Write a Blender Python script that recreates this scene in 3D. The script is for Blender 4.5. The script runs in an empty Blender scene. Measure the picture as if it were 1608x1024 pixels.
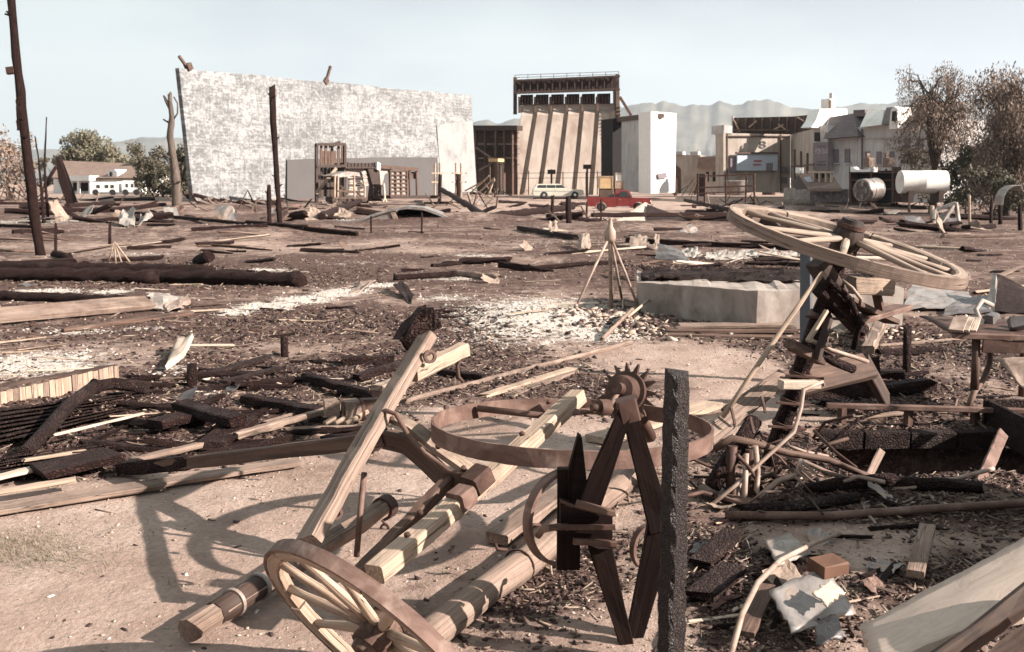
import bpy, math, random
import numpy as np
from mathutils import Vector, Matrix

# ------------------------------------------------------------------ camera, sky, sun, exposure
SC = bpy.context.scene
COL = SC.collection
R = math.radians
FPX, CX, CY, HORIZON, EYE = 1563.0, 804.0, 512.0, 286.0, 1.65
PITCH = math.atan((CY - HORIZON) / FPX)
cam_d = bpy.data.cameras.new('camera')
cam = bpy.data.objects.new('camera', cam_d)
COL.objects.link(cam)
cam.location = (0, 0, EYE)
cam.rotation_euler = (math.pi / 2 - PITCH, 0, 0)
cam_d.sensor_width = 36.0
cam_d.lens = 36.0 * FPX / 1608.0
cam_d.clip_start = 0.05
cam_d.clip_end = 20000
cam_d.dof.use_dof = True
cam_d.dof.focus_distance = 5.2
cam_d.dof.aperture_fstop = 8.0
SC.camera = cam

SUN_EL, SUN_AZ = R(27.5), R(108)          # azimuth clockwise from +Y (the viewing direction)
TO_SUN = Vector((math.sin(SUN_AZ) * math.cos(SUN_EL), math.cos(SUN_AZ) * math.cos(SUN_EL), math.sin(SUN_EL)))
world = bpy.data.worlds.new('World')
SC.world = world
world.use_nodes = True
wn, wl = world.node_tree.nodes, world.node_tree.links
wn.clear()
sky = wn.new('ShaderNodeTexSky')
sky.sky_type = 'NISHITA'
sky.sun_disc = False
sky.sun_elevation = SUN_EL
sky.sun_rotation = SUN_AZ
sky.air_density = 0.15
sky.dust_density = 0.15
sky.ozone_density = 0.6
# pale haze low in the sky all round, with soft high cloud
tcw = wn.new('ShaderNodeTexCoord')
sxw = wn.new('ShaderNodeSeparateXYZ')
rzw = wn.new('ShaderNodeValToRGB')
for q, (p, c) in zip([rzw.color_ramp.elements[0], rzw.color_ramp.elements[1], rzw.color_ramp.elements.new(.2)], ((0.0, 1.0), (.45, 0.0), (.2, .80))):
    q.position = p
    q.color = (c, c, c, 1)
mpw = wn.new('ShaderNodeMapping')
mpw.inputs['Scale'].default_value = (1.0, 1.0, 3.2)
mpw.inputs['Location'].default_value = (.35, .1, .2)
nzw = wn.new('ShaderNodeTexNoise')
nzw.inputs['Scale'].default_value = 1.7
nzw.inputs['Detail'].default_value = 4
rpw = wn.new('ShaderNodeValToRGB')
rpw.color_ramp.elements[0].position = 0.42
rpw.color_ramp.elements[0].color = (0.78, 0.78, 0.78, 1)
rpw.color_ramp.elements[1].position = 0.62
rpw.color_ramp.elements[1].color = (1.25, 1.25, 1.25, 1)
mlw = wn.new('ShaderNodeMath'); mlw.operation = 'MULTIPLY'; mlw.use_clamp = True
mxw = wn.new('ShaderNodeMixRGB')
mxw.inputs['Color2'].default_value = (4.5, 5.15, 5.2, 1)
bgw = wn.new('ShaderNodeBackground')
bgw.inputs['Strength'].default_value = 0.05
oww = wn.new('ShaderNodeOutputWorld')
wl.new(tcw.outputs['Generated'], sxw.inputs[0])
wl.new(sxw.outputs['Z'], rzw.inputs['Fac'])
wl.new(tcw.outputs['Generated'], mpw.inputs['Vector'])
wl.new(mpw.outputs['Vector'], nzw.inputs['Vector'])
wl.new(nzw.outputs['Fac'], rpw.inputs['Fac'])
wl.new(rzw.outputs['Color'], mlw.inputs[0])
wl.new(rpw.outputs['Color'], mlw.inputs[1])
wl.new(mlw.outputs[0], mxw.inputs['Fac'])
wl.new(sky.outputs['Color'], mxw.inputs['Color1'])
wl.new(mxw.outputs['Color'], bgw.inputs['Color'])
wl.new(bgw.outputs['Background'], oww.inputs['Surface'])
sun_d = bpy.data.lights.new('sun', 'SUN')
sun_d.energy = 5.0
sun_d.angle = R(0.6)
sun_d.color = (1.0, 0.915, 0.83)
sun = bpy.data.objects.new('sun', sun_d)
COL.objects.link(sun)
sun.rotation_euler = (-TO_SUN).to_track_quat('-Z', 'Y').to_euler()
sun.location = (20, -10, 30)
SC.view_settings.view_transform = 'Standard'
SC.view_settings.look = 'None'
SC.view_settings.gamma = 1.0
SC.view_settings.exposure = 1.68
SC.render.resolution_x, SC.render.resolution_y = 1024, 652

# ------------------------------------------------------------------ helpers
RND = random.Random(11)
NPR = np.random.default_rng(5)
U = RND.uniform

_perm = np.random.default_rng(3).random((256, 256))
def vnoise(x, y):
    xi, yi = np.floor(x).astype(int), np.floor(y).astype(int)
    fx, fy = x - xi, y - yi
    fx, fy = fx * fx * (3 - 2 * fx), fy * fy * (3 - 2 * fy)
    a, b = _perm[xi % 256, yi % 256], _perm[(xi + 1) % 256, yi % 256]
    c, d = _perm[xi % 256, (yi + 1) % 256], _perm[(xi + 1) % 256, (yi + 1) % 256]
    return (a * (1 - fx) + b * fx) * (1 - fy) + (c * (1 - fx) + d * fx) * fy
def fbm(x, y, o=4):
    s, a, t = 0.0, 1.0, 0.0
    for k in range(o):
        s = s + a * vnoise(x * 2 ** k + 17.3 * k, y * 2 ** k + 5.1 * k)
        t += a
        a *= 0.5
    return s / t
def sst(a, b, v):
    t = np.clip((v - a) / (b - a), 0, 1)
    return t * t * (3 - 2 * t)

def ray(px, py):
    u, v = (px - CX) / FPX, (CY - py) / FPX
    return Vector((u, math.cos(PITCH) + v * math.sin(PITCH), -math.sin(PITCH) + v * math.cos(PITCH)))
def Q(px, py, Y):
    """point at world depth Y that the photograph shows at (px, py)"""
    d = ray(px, py)
    return Vector((0, 0, EYE)) + d * (Y / d.y)
def Z(px, py, z):
    d = ray(px, py)
    return Vector((0, 0, EYE)) + d * ((z - EYE) / d.z)
def macro(x, y):
    x, y = np.asarray(x, float), np.asarray(y, float)
    dip = np.interp(y, [25, 80, 86, 107], [0, -0.65, -0.65, 0.0])
    return dip * sst(-22, -6, x)
PITS = [(2.02, 3.6, 5.55, 6.55, 0.9)]
MOUNDS = [(0.35, 11.8, 1.3, 0.7, 0.16), (-9.0, 33.0, 5.0, 2.0, 0.35), (-2.5, 47.0, 5.0, 2.5, 0.5), (6.0, 40.0, 5.0, 2.0, 0.3),
          (2.55, 3.35, 0.9, 0.55, 0.10), (1.1, 3.9, 0.6, 0.6, 0.05), (-3.2, 7.0, 1.6, 0.5, 0.06), (13.0, 58.0, 8.0, 3.0, 0.5),
          (-16, 60, 7, 3, 0.5), (20, 75, 6, 3, .6)]
def H(x, y):
    x, y = np.asarray(x, float), np.asarray(y, float)
    far = np.clip(y / 20, 0.25, 1.5)
    z = macro(x, y) + 0.10 * far * (fbm(x * 0.35, y * 0.35, 3) - 0.5)
    rough = 0.25 + 0.75 * Mchar(x, y)
    z = z + 0.075 * rough * (fbm(x * 2.2 + 9, y * 2.2, 3) - 0.5) + 0.035 * rough * (fbm(x * 11, y * 11 + 3, 2) - 0.5)
    for mx, my, rx, ry, h in MOUNDS:
        z = z + h * np.exp(-((x - mx) / rx) ** 2 - ((y - my) / ry) ** 2)
    for x0, x1, y0, y1, dd in PITS:
        e = 0.07
        z = z - dd * sst(x0 - e, x0 + e, x + 0.10 * (y - y0) * 0) * (1 - sst(x1 - e, x1 + e, x)) * sst(y0 - e, y0 + e, y) * (1 - sst(y1 - e, y1 + e, y))
    return z
def gz(x, y):
    return float(H(np.array([x]), np.array([y]))[0])
def G(px, py, dz=0.0):
    """ground point the photograph shows at (px, py)"""
    d = ray(px, py)
    z = 0.0
    for _ in range(7):
        p = Vector((0, 0, EYE)) + d * ((z - EYE) / d.z)
        z = 0.5 * z + 0.5 * float(macro(p.x, p.y))
    p.z = gz(p.x, p.y) + dz
    return p

# ---- where the ground is burnt, bare or covered with pale ash: patches in ground metres
def patch(px, py, rx, ry, s=1.0):
    d = ray(px, py)
    t = -EYE / d.z
    D = d.y * t
    return (d.x * t, D, rx / FPX * D, max(0.12, ry * D * D / (FPX * EYE)), s)
CHARP = [patch(*a) for a in [(470, 505, 190, 22, 1), (250, 432, 360, 20, .9), (1130, 425, 150, 20, 1.2), (600, 575, 130, 40, .8), (820, 600, 300, 50, .55),
    (170, 650, 230, 55, 1.1), (400, 590, 170, 45, .8), (60, 730, 170, 22, 1.1), (330, 690, 160, 40, .9), (1400, 620, 170, 55, .9), (1160, 930, 90, 130, 1.0),
    (1260, 900, 130, 90, .5), (880, 930, 120, 60, .45), (1310, 560, 130, 45, .8), (1340, 780, 190, 50, .8), (720, 510, 120, 30, .6), (1500, 930, 150, 90, .8),
    (1540, 560, 120, 60, .7), (740, 560, 110, 25, .7), (300, 520, 120, 15, .6), (1460, 800, 190, 30, .7), (940, 860, 60, 30, .6), (1120, 700, 60, 30, .7)]]
CHARP.append((2.8, 6.05, 1.1, .55, 3.0))  # strong dark patch over the pit, painting in its shade
TANP = [patch(*a) for a in [(230, 890, 360, 130, 1.3), (600, 800, 220, 60, 1.0), (1090, 570, 130, 34, 1.2), (1180, 650, 110, 40, 1.1), (460, 560, 90, 20, .8),
    (850, 700, 170, 50, .8), (880, 322, 140, 9, 1.6), (1090, 318, 70, 9, 1.5), (700, 650, 60, 20, .6), (1340, 868, 120, 36, 1.6), (1020, 980, 90, 60, .7),
    (400, 385, 330, 12, .5), (1500, 640, 90, 25, .6)]]
ASHP = [patch(*a) for a in [(850, 495, 190, 42, 1.0), (50, 572, 130, 28, 1.05), (370, 488, 50, 6, 1.1), (420, 480, 60, 7, 1.15), (480, 470, 60, 8, 1.2), (540, 459, 60, 8, 1.15), (600, 447, 50, 5, 1.0), (75, 457, 60, 5, 1.1), (178, 458, 36, 4, 1.0),
    (1150, 402, 160, 5, .8), (270, 580, 60, 16, .6), (950, 525, 110, 16, .8), (50, 347, 100, 6, .7), (420, 422, 60, 4, .8), (700, 438, 90, 5, .7),
    (590, 340, 130, 5, .55), (600, 600, 60, 15, .5), (1300, 840, 90, 20, .5), (900, 960, 60, 40, .35), (1470, 480, 90, 10, .6), (1000, 380, 200, 6, .45), (330, 620, 40, 10, .6),
    (1540, 690, 90, 14, .5), (230, 515, 90, 6, .6), (1420, 385, 150, 6, .5), (200, 398, 150, 5, .55), (560, 412, 140, 5, .5), (330, 362, 160, 4, .5), (760, 400, 120, 5, .5), (1250, 372, 120, 5, .5), (120, 520, 120, 8, .55), (700, 468, 80, 8, .7)]]
def _p(P, x, y):
    m = np.zeros_like(x)
    for cx, cy, rx, ry, s in P:
        q = ((x - cx) / rx) ** 2 + ((y - cy) / ry) ** 2
        m = np.maximum(m, s * np.exp(-q * 1.1))
    return m
def Mchar(x, y):
    x, y = np.asarray(x, float), np.asarray(y, float)
    base = np.interp(y, [3, 8, 12, 20, 60, 100, 160], [.30, .34, .50, .57, .55, .36, .1])
    n = fbm(x * 0.55 + 40, y * 0.55, 4) - 0.5
    return np.clip(base + _p(CHARP, x, y) * 0.8 - _p(TANP, x, y) * 0.55 + n * 0.55, 0, 1)
def Mash(x, y):
    x, y = np.asarray(x, float), np.asarray(y, float)
    n = fbm(x * 0.8 + 4, y * 0.8 + 70, 4) - 0.5
    far = np.interp(y, [8, 14, 90], [0.0, .16, .2])
    return np.clip(_p(ASHP, x, y) + n * 0.5 * (far + .2) + far * (n > .12), 0, 1)

def frame(d, up):
    d = d.normalized()
    up = Vector(up)
    s = d.cross(up)
    if s.length < 1e-4:
        s = d.cross(Vector((1, 0.3, 0)))
    s.normalize()
    return d, s, s.cross(d).normalized()

ORIG = {}
class MB:
    def __init__(self):
        self.v, self.f, self.g, self.s = [], [], [], []
    def add(self, vs, fs, gs=None, smooth=False):
        o = len(self.v)
        vs = [Vector(p) for p in vs]
        self.v += vs
        self.g += gs if gs is not None else [tuple(p) for p in vs]
        for f in fs:
            self.f.append([i + o for i in f])
            self.s.append(smooth)
        return self
    def sweep(self, pts, sec, up=(0, 0, 1), scale=None, closed=False, jit=0.0, rag=0.0, smooth=False, cap=True):
        pts = [Vector(p) for p in pts]
        n, m = len(pts), len(sec)
        off = (U(-50, 50), U(-50, 50), U(-50, 50))
        vs, gs = [], []
        L = 0.0
        S0 = None
        for i, p in enumerate(pts):
            if closed:
                d = pts[(i + 1) % n] - pts[i - 1]
            else:
                d = pts[min(i + 1, n - 1)] - pts[max(i - 1, 0)]
            if S0 is None or closed:
                dd, s, u = frame(d, up)
            else:
                dd = d.normalized()
                s = S0 - dd * S0.dot(dd)
                s.normalize()
                u = s.cross(dd)
            S0 = s
            k = scale[i] if scale else 1.0
            if i:
                L += (pts[i] - pts[i - 1]).length
            for a, b in sec:
                ja, jb = a * k + U(-jit, jit), b * k + U(-jit, jit)
                e = U(-rag, rag) if (not closed and i in (0, n - 1)) else 0.0
                vs.append(p + s * ja + u * jb + dd * e)
                gs.append((L + off[0], a + off[1], b + off[2]))
        fs = []
        for i in range(n if closed else n - 1):
            j = (i + 1) % n
            for q in range(m):
                r = (q + 1) % m
                fs.append([i * m + q, i * m + r, j * m + r, j * m + q])
        o = len(self.f)
        self.add(vs, fs, gs, smooth)
        if cap and not closed:
            b = len(self.v) - len(vs)
            self.f += [[b + q for q in range(m)][::-1], [b + (n - 1) * m + q for q in range(m)]]
            self.s += [False, False]
        return self
    def beam(self, p0, p1, w, h, up=(0, 0, 1), seg=None, jit=0.0, bev=0.12, rag=0.0, taper=(1, 1), bow=0.0):
        p0, p1 = Vector(p0), Vector(p1)
        L = (p1 - p0).length
        seg = seg or max(1, min(14, int(L / max(0.06, 1.2 * max(w, h)))))
        c = bev * min(w, h)
        a, b = w / 2, h / 2
        sec = [(-a + c, -b), (a - c, -b), (a, -b + c), (a, b - c), (a - c, b), (-a + c, b), (-a, b - c), (-a, -b + c)] if c > 0 else [(-a, -b), (a, -b), (a, b), (-a, b)]
        pts = [p0.lerp(p1, i / seg) + Vector(up) * (bow * math.sin(math.pi * i / seg)) for i in range(seg + 1)]
        sc = [taper[0] + (taper[1] - taper[0]) * i / seg for i in range(seg + 1)]
        return self.sweep(pts, sec, up, sc, jit=jit, rag=rag)
    def tube(self, pts, r, n=8, jit=0.0, scale=None, rag=0.0, closed=False, up=(0, 0, 1)):
        sec = [(r * math.cos(2 * math.pi * k / n), r * math.sin(2 * math.pi * k / n)) for k in range(n)]
        return self.sweep(pts, sec, up, scale, jit=jit, rag=rag, smooth=True, closed=closed)
    def log(self, p0, p1, r, n=9, seg=None, jit=None, taper=(1, 1), rag=0.03):
        p0, p1 = Vector(p0), Vector(p1)
        seg = seg or max(3, min(30, int((p1 - p0).length / (r * 1.3))))
        pts = [p0.lerp(p1, i / seg) + Vector((U(-1, 1), U(-1, 1), U(-1, 1))) * r * 0.12 for i in range(seg + 1)]
        sc = [(taper[0] + (taper[1] - taper[0]) * i / seg) * U(.92, 1.06) for i in range(seg + 1)]
        return self.tube(pts, r, n, jit if jit is not None else r * 0.15, sc, rag)
    def circle(self, c, nrm, rad, sec, n=48, a0=0.0, a1=None, jit=0.0, smooth=False, start=None):
        """sweep a section round a circle or an arc; section a = along the axis, b = outward"""
        c, nrm = Vector(c), Vector(nrm).normalized()
        x = Vector(start) if start is not None else Vector((0, 0, 1)).cross(nrm)
        x = (x - nrm * x.dot(nrm)).normalized()
        y = nrm.cross(x)
        full = a1 is None
        aa = [2 * math.pi * k / n for k in range(n)] if full else [a0 + (a1 - a0) * k / n for k in range(n + 1)]
        off = (U(-50, 50), U(-50, 50), U(-50, 50))
        m = len(sec)
        vs, gs, fs = [], [], []
        for t in aa:
            rr = x * math.cos(t) + y * math.sin(t)
            for a, b in sec:
                vs.append(c + rr * (rad + b + U(-jit, jit)) + nrm * (a + U(-jit, jit)))
                gs.append((t * rad + off[0], a + off[1], b + off[2]))
        N = len(aa)
        for i in range(N if full else N - 1):
            j = (i + 1) % N
            for q in range(m):
                fs.append([i * m + q, i * m + (q + 1) % m, j * m + (q + 1) % m, j * m + q])
        if not full:
            fs += [list(range(m))[::-1], [(N - 1) * m + q for q in range(m)]]
        return self.add(vs, fs, gs, smooth)
    def lathe(self, p, axis, prof, n=20, smooth=True):
        p = Vector(p)
        pr = [prof[0]]
        for q in range(1, len(prof) - 1):          # double the ring at sharp corners so shading breaks there
            a = Vector((prof[q][0] - prof[q - 1][0], prof[q][1] - prof[q - 1][1])); b = Vector((prof[q + 1][0] - prof[q][0], prof[q + 1][1] - prof[q][1]))
            pr.append(prof[q])
            if a.length > 1e-6 and b.length > 1e-6 and a.angle(b) > .6: pr.append(prof[q])
        prof = pr + [prof[-1]]
        d, s, u = frame(Vector(axis), (0.1, 0.2, 1))
        off = (U(-50, 50), U(-50, 50), U(-50, 50))
        vs, gs, fs = [], [], []
        for t, r in prof:
            for k in range(n):
                a = 2 * math.pi * k / n
                vs.append(p + d * t + (s * math.cos(a) + u * math.sin(a)) * r)
                gs.append((t + off[0], r * math.cos(a) + off[1], r * math.sin(a) + off[2]))
        for i in range(len(prof) - 1):
            if prof[i] == prof[i + 1]: continue
            for k in range(n):
                fs.append([i * n + k, i * n + (k + 1) % n, (i + 1) * n + (k + 1) % n, (i + 1) * n + k])
        self.add(vs, fs, gs, smooth)
        b = len(self.v) - len(vs)
        self.f += [[b + k for k in range(n)][::-1], [b + (len(prof) - 1) * n + k for k in range(n)]]
        self.s += [False, False]
        return self
    def prism(self, pts, ext):
        pts = [Vector(p) for p in pts]
        ext = Vector(ext)
        n = len(pts)
        vs = pts + [p + ext for p in pts]
        fs = [list(range(n)), [n + k for k in range(n)][::-1]]
        fs += [[k, n + k, n + (k + 1) % n, (k + 1) % n] for k in range(n)]
        return self.add(vs, fs)
    def box(self, c, sx, sy, sz, rz=0.0):
        c = Vector(c)
        x, y = Vector((math.cos(rz), math.sin(rz), 0)), Vector((-math.sin(rz), math.cos(rz), 0))
        vs = [c + x * a * sx / 2 + y * b * sy / 2 + Vector((0, 0, g * sz / 2)) for g in (-1, 1) for a, b in ((-1, -1), (1, -1), (1, 1), (-1, 1))]
        return self.add(vs, [[3, 2, 1, 0], [4, 5, 6, 7], [0, 1, 5, 4], [1, 2, 6, 5], [2, 3, 7, 6], [3, 0, 4, 7]])
    def sheet(self, c00, c10, c11, c01, nu=10, nv=8, amp=0.01, thick=0.006, curl=0.0, rag=0.0, freq=2.0):
        c00, c10, c11, c01 = map(Vector, (c00, c10, c11, c01))
        nrm = (c10 - c00).cross(c01 - c00).normalized()
        lu, lv = (c10 - c00).length, (c01 - c00).length
        ph = U(0, 90)
        top, bot, gs = [], [], []
        for j in range(nv + 1):
            for i in range(nu + 1):
                a, b = i / nu, j / nv
                p = (c00 * (1 - a) + c10 * a) * (1 - b) + (c01 * (1 - a) + c11 * a) * b
                nz = float(fbm(np.array([a * freq + ph]), np.array([b * freq + ph]), 3)[0]) - 0.5
                p = p + nrm * (nz * amp * 2 + curl * ((2 * a - 1) ** 2 + .5 * (2 * b - 1) ** 2))
                if rag and (i in (0, nu) or j in (0, nv)):
                    p = p + ((c10 - c00).normalized() * U(-rag, rag) + (c01 - c00).normalized() * U(-rag, rag))
                top.append(p + nrm * thick / 2)
                bot.append(p - nrm * thick / 2)
                gs.append((a * lu + ph, b * lv, nz))
        n = len(top)
        I = lambda i, j: j * (nu + 1) + i
        ft, fe = [], []
        for j in range(nv):
            for i in range(nu):
                q = [I(i, j), I(i + 1, j), I(i + 1, j + 1), I(i, j + 1)]
                ft += [q, [k + n for k in q[::-1]]]
        for i in range(nu):
            fe += [[I(i, 0), I(i, 0) + n, I(i + 1, 0) + n, I(i + 1, 0)], [I(i + 1, nv), I(i + 1, nv) + n, I(i, nv) + n, I(i, nv)]]
        for j in range(nv):
            fe += [[I(0, j + 1), I(0, j + 1) + n, I(0, j) + n, I(0, j)], [I(nu, j), I(nu, j) + n, I(nu, j + 1) + n, I(nu, j + 1)]]
        o = len(self.v)
        self.add(top + bot, ft, gs + gs, nu * nv > 20 and amp < .03)
        for f in fe:
            self.f.append([i + o for i in f]); self.s.append(False)
        return self
    def mesh(self, name, org):
        me = bpy.data.meshes.new(name)
        me.from_pydata([tuple(p - org) for p in self.v], [], self.f)
        at = me.attributes.new('gc', 'FLOAT_VECTOR', 'POINT')
        at.data.foreach_set('vector', np.array(self.g, dtype=np.float32).ravel())
        if any(self.s):
            me.polygons.foreach_set('use_smooth', self.s)
        me.update()
        return me
    def build(self, name, mat, parent=None, label=None, cat=None, group=None, kind=None):
        xs = [p.x for p in self.v]; ys = [p.y for p in self.v]; zs = [p.z for p in self.v]
        org = Vector(((min(xs) + max(xs)) / 2, (min(ys) + max(ys)) / 2, min(zs)))
        o = bpy.data.objects.new(name, self.mesh(name, org))
        COL.objects.link(o)
        if isinstance(mat, str):
            mat = M[mat]
        o.data.materials.append(mat)
        ORIG[o] = org
        if parent is not None:
            o.parent = parent
            o.location = org - ORIG[parent]
        else:
            o.location = org
        tag(o, label, cat, group, kind)
        return o
def tag(o, label=None, cat=None, group=None, kind=None):
    if label: o['label'] = label
    if cat: o['category'] = cat
    if group: o['group'] = group
    if kind: o['kind'] = kind
    return o
def thing(name, label, cat, loc, group=None):
    o = bpy.data.objects.new(name, None)
    o.empty_display_size = 0.3
    COL.objects.link(o)
    o.location = loc
    ORIG[o] = Vector(loc)
    return tag(o, label, cat, group)
def copy_to(src, loc, rot, label=None, group=None, scale=None):
    o = src.copy()
    COL.objects.link(o)
    o.location = loc
    o.rotation_euler = rot
    if scale: o.scale = scale
    if label: o['label'] = label
    if group: o['group'] = group
    return o

class Facade:
    """vertical plane through two ground points; p() gives the plane's point seen at a pixel"""
    def __init__(self, px0, D0, px1, D1):
        self.a, self.b = Q(px0, HORIZON, D0), Q(px1, HORIZON, D1)
        self.a.z = self.b.z = 0
        self.t = (self.b - self.a).normalized()
        self.n = Vector((self.t.y, -self.t.x, 0))      # towards the camera side
        if self.n.dot(-self.a) < 0: self.n = -self.n
    def p(self, px, py, off=0.0):
        d = ray(px, py)
        o = Vector((0, 0, EYE))
        k = (self.a + self.n * off - o).dot(self.n) / d.dot(self.n)
        return o + d * k
    def poly(self, mb, pts, thick, off=0.0):
        q = [self.p(x, y, off) for x, y in pts]
        return mb.prism(q, -self.n * thick)
    def rect(self, mb, x0, y0, x1, y1, thick, off=0.0):
        return self.poly(mb, [(x0, y0), (x1, y0), (x1, y1), (x0, y1)], thick, off)
    def bar(self, mb, x0, y0, x1, y1, w, h, off=0.0, **k):
        return mb.beam(self.p(x0, y0, off), self.p(x1, y1, off), w, h, up=self.n, seg=1, bev=0, **k)

# ------------------------------------------------------------------ materials
M = {}
def new_mat(name):
    m = bpy.data.materials.new(name)
    m.use_nodes = True
    nt = m.node_tree
    bs = nt.nodes['Principled BSDF']
    M[name] = m
    return m, nt, bs
def nd(nt, t, **k):
    n = nt.nodes.new('ShaderNode' + t)
    for a, b in k.items():
        if a in n.inputs: n.inputs[a].default_value = b
        else: setattr(n, a, b)
    return n
def ramp(nt, fac, stops):
    r = nt.nodes.new('ShaderNodeValToRGB')
    e = r.color_ramp.elements
    while len(e) < len(stops): e.new(0.5)
    for q, (p, c) in zip(e, stops):
        q.position = p
        q.color = (c[0], c[1], c[2], 1) if not isinstance(c, (int, float)) else (c, c, c, 1)
    nt.links.new(fac, r.inputs['Fac'])
    return r.outputs['Color']
def grained(name, stops, scale=(2, 30, 30), nscale=1.0, detail=6, rough=0.8, metal=0.0, bump=0.4, bdist=0.01, stain=None, stain_scale=1.2, stain_at=(.5, .68), crack=None, spec=0.3, dist=0.6, split=0.0):
    """colour from a noise stretched along each piece; optional stain patches and cracked relief"""
    m, nt, bs = new_mat(name)
    L = nt.links.new
    at = nd(nt, 'Attribute', attribute_name='gc')
    mp = nd(nt, 'Mapping', Scale=scale)
    L(at.outputs['Vector'], mp.inputs['Vector'])
    nz = nd(nt, 'TexNoise', Scale=nscale, Detail=detail, Roughness=0.62, Distortion=dist)
    L(mp.outputs['Vector'], nz.inputs['Vector'])
    col = ramp(nt, nz.outputs['Fac'], stops)
    hgt = nz.outputs['Fac']
    if stain:
        n2 = nd(nt, 'TexNoise', Scale=stain_scale, Detail=7, Roughness=0.65)
        L(at.outputs['Vector'], n2.inputs['Vector'])
        f = ramp(nt, n2.outputs['Fac'], [(stain_at[0], 0.0), (stain_at[1], 1.0)])
        mx = nd(nt, 'MixRGB')
        L(f, mx.inputs['Fac']); L(col, mx.inputs['Color1'])
        mx.inputs['Color2'].default_value = (*stain, 1)
        col = mx.outputs['Color']
    if split:
        mp3 = nd(nt, 'Mapping', Scale=(.55, 42, 42))
        L(at.outputs['Vector'], mp3.inputs['Vector'])
        n3 = nd(nt, 'TexNoise', Scale=1.0, Detail=2, Roughness=.5, Distortion=.8)
        L(mp3.outputs['Vector'], n3.inputs['Vector'])
        sp = ramp(nt, n3.outputs['Fac'], [(.488, 0.0), (.5, split), (.512, 0.0)])
        ms = nd(nt, 'MixRGB')
        L(sp, ms.inputs['Fac']); L(col, ms.inputs['Color1'])
        ms.inputs['Color2'].default_value = (.022, .013, .010, 1)
        col = ms.outputs['Color']
        n4 = nd(nt, 'TexNoise', Scale=1.9, Detail=8, Roughness=.7)
        L(at.outputs['Vector'], n4.inputs['Vector'])
        so = ramp(nt, n4.outputs['Fac'], [(.52, 0.0), (.70, .80)])
        m4 = nd(nt, 'MixRGB')
        L(so, m4.inputs['Fac']); L(col, m4.inputs['Color1'])
        m4.inputs['Color2'].default_value = (.05, .032, .026, 1)
        col = m4.outputs['Color']
        sb = nd(nt, 'Math', operation='MULTIPLY_ADD')
        L(sp, sb.inputs[0]); sb.inputs[1].default_value = -1.6
        L(nz.outputs['Fac'], sb.inputs[2])
        hgt = sb.outputs[0]
    if crack:
        mp2 = nd(nt, 'Mapping', Scale=crack)
        L(at.outputs['Vector'], mp2.inputs['Vector'])
        vo = nd(nt, 'TexVoronoi', feature='DISTANCE_TO_EDGE', Scale=1.0)
        nw = nd(nt, 'TexNoise', Scale=.7, Detail=3)
        L(mp2.outputs['Vector'], nw.inputs['Vector'])
        va = nd(nt, 'VectorMath', operation='MULTIPLY_ADD')
        L(nw.outputs['Color'], va.inputs[0])
        va.inputs[1].default_value = (2.2, 2.2, 2.2)
        L(mp2.outputs['Vector'], va.inputs[2])
        L(va.outputs[0], vo.inputs['Vector'])
        cr = ramp(nt, vo.outputs['Distance'], [(0.0, 0.1), (0.30, 1.0)])
        mm = nd(nt, 'MixRGB', blend_type='MULTIPLY', Fac=0.65)
        L(col, mm.inputs['Color1']); L(cr, mm.inputs['Color2'])
        col = mm.outputs['Color']
        ad = nd(nt, 'Math', operation='MULTIPLY_ADD')
        L(cr, ad.inputs[0]); ad.inputs[1].default_value = 1.2
        L(nz.outputs['Fac'], ad.inputs[2])
        hgt = ad.outputs[0]
    L(col, bs.inputs['Base Color'])
    bs.inputs['Roughness'].default_value = rough
    bs.inputs['Metallic'].default_value = metal
    bs.inputs['Specular IOR Level'].default_value = spec
    if bump:
        bp = nd(nt, 'Bump', Strength=bump, Distance=bdist)
        L(hgt, bp.inputs['Height'])
        L(bp.outputs['Normal'], bs.inputs['Normal'])
    return m
def plain(name, col, rough=0.6, metal=0.0, spec=0.4, vary=0.15, scale=3.0):
    c = Vector(col)
    return grained(name, [(0.3, tuple(c * (1 - vary))), (0.7, tuple(c * (1 + vary)))], (scale,) * 3, rough=rough, metal=metal, bump=0.0, spec=spec)

grained('char', [(.30, (.019, .007, .006)), (.55, (.042, .018, .015)), (.80, (.088, .050, .043))], (9, 22, 22), rough=.7, spec=.15, bump=.9, bdist=.02, crack=(34, 64, 64), stain=(.105, .083, .077), stain_scale=2.6, stain_at=(.58, .80))
grained('char_flat', [(.3, (.020, .009, .0075)), (.6, (.050, .028, .024)), (.8, (.105, .072, .063))], (5, 14, 14), rough=.75, spec=.15, bump=.8, bdist=.02, crack=(38, 60, 60), stain=(.14, .112, .10), stain_scale=1.4, stain_at=(.56, .78))
grained('char_post', [(.28, (.018, .008, .007)), (.55, (.042, .024, .020)), (.75, (.13, .100, .090))], (50, 70, 70), rough=.55, bump=1.0, bdist=.008, crack=(85, 110, 110), stain=(.060, .026, .016), stain_scale=9, stain_at=(.58, .74), spec=.5)
grained('wood_pale', [(.22, (.19, 0.123, 0.090)), (.5, (.335, 0.242, 0.180)), (.78, (.44, 0.337, 0.261))], (1.3, 70, 70), rough=.8, bump=.6, bdist=.006, stain=(.22, .145, .10), stain_scale=3.0, stain_at=(.54, .78), dist=1.2, split=.9)
grained('wood_grey', [(.22, (.115, 0.075, 0.058)), (.5, (.215, 0.150, 0.118)), (.78, (.32, 0.237, 0.191))], (1.1, 75, 75), rough=.85, bump=.7, bdist=.006, stain=(.115, .072, .053), stain_scale=2.6, stain_at=(.48, .72), dist=1.2, split=.9)
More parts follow.
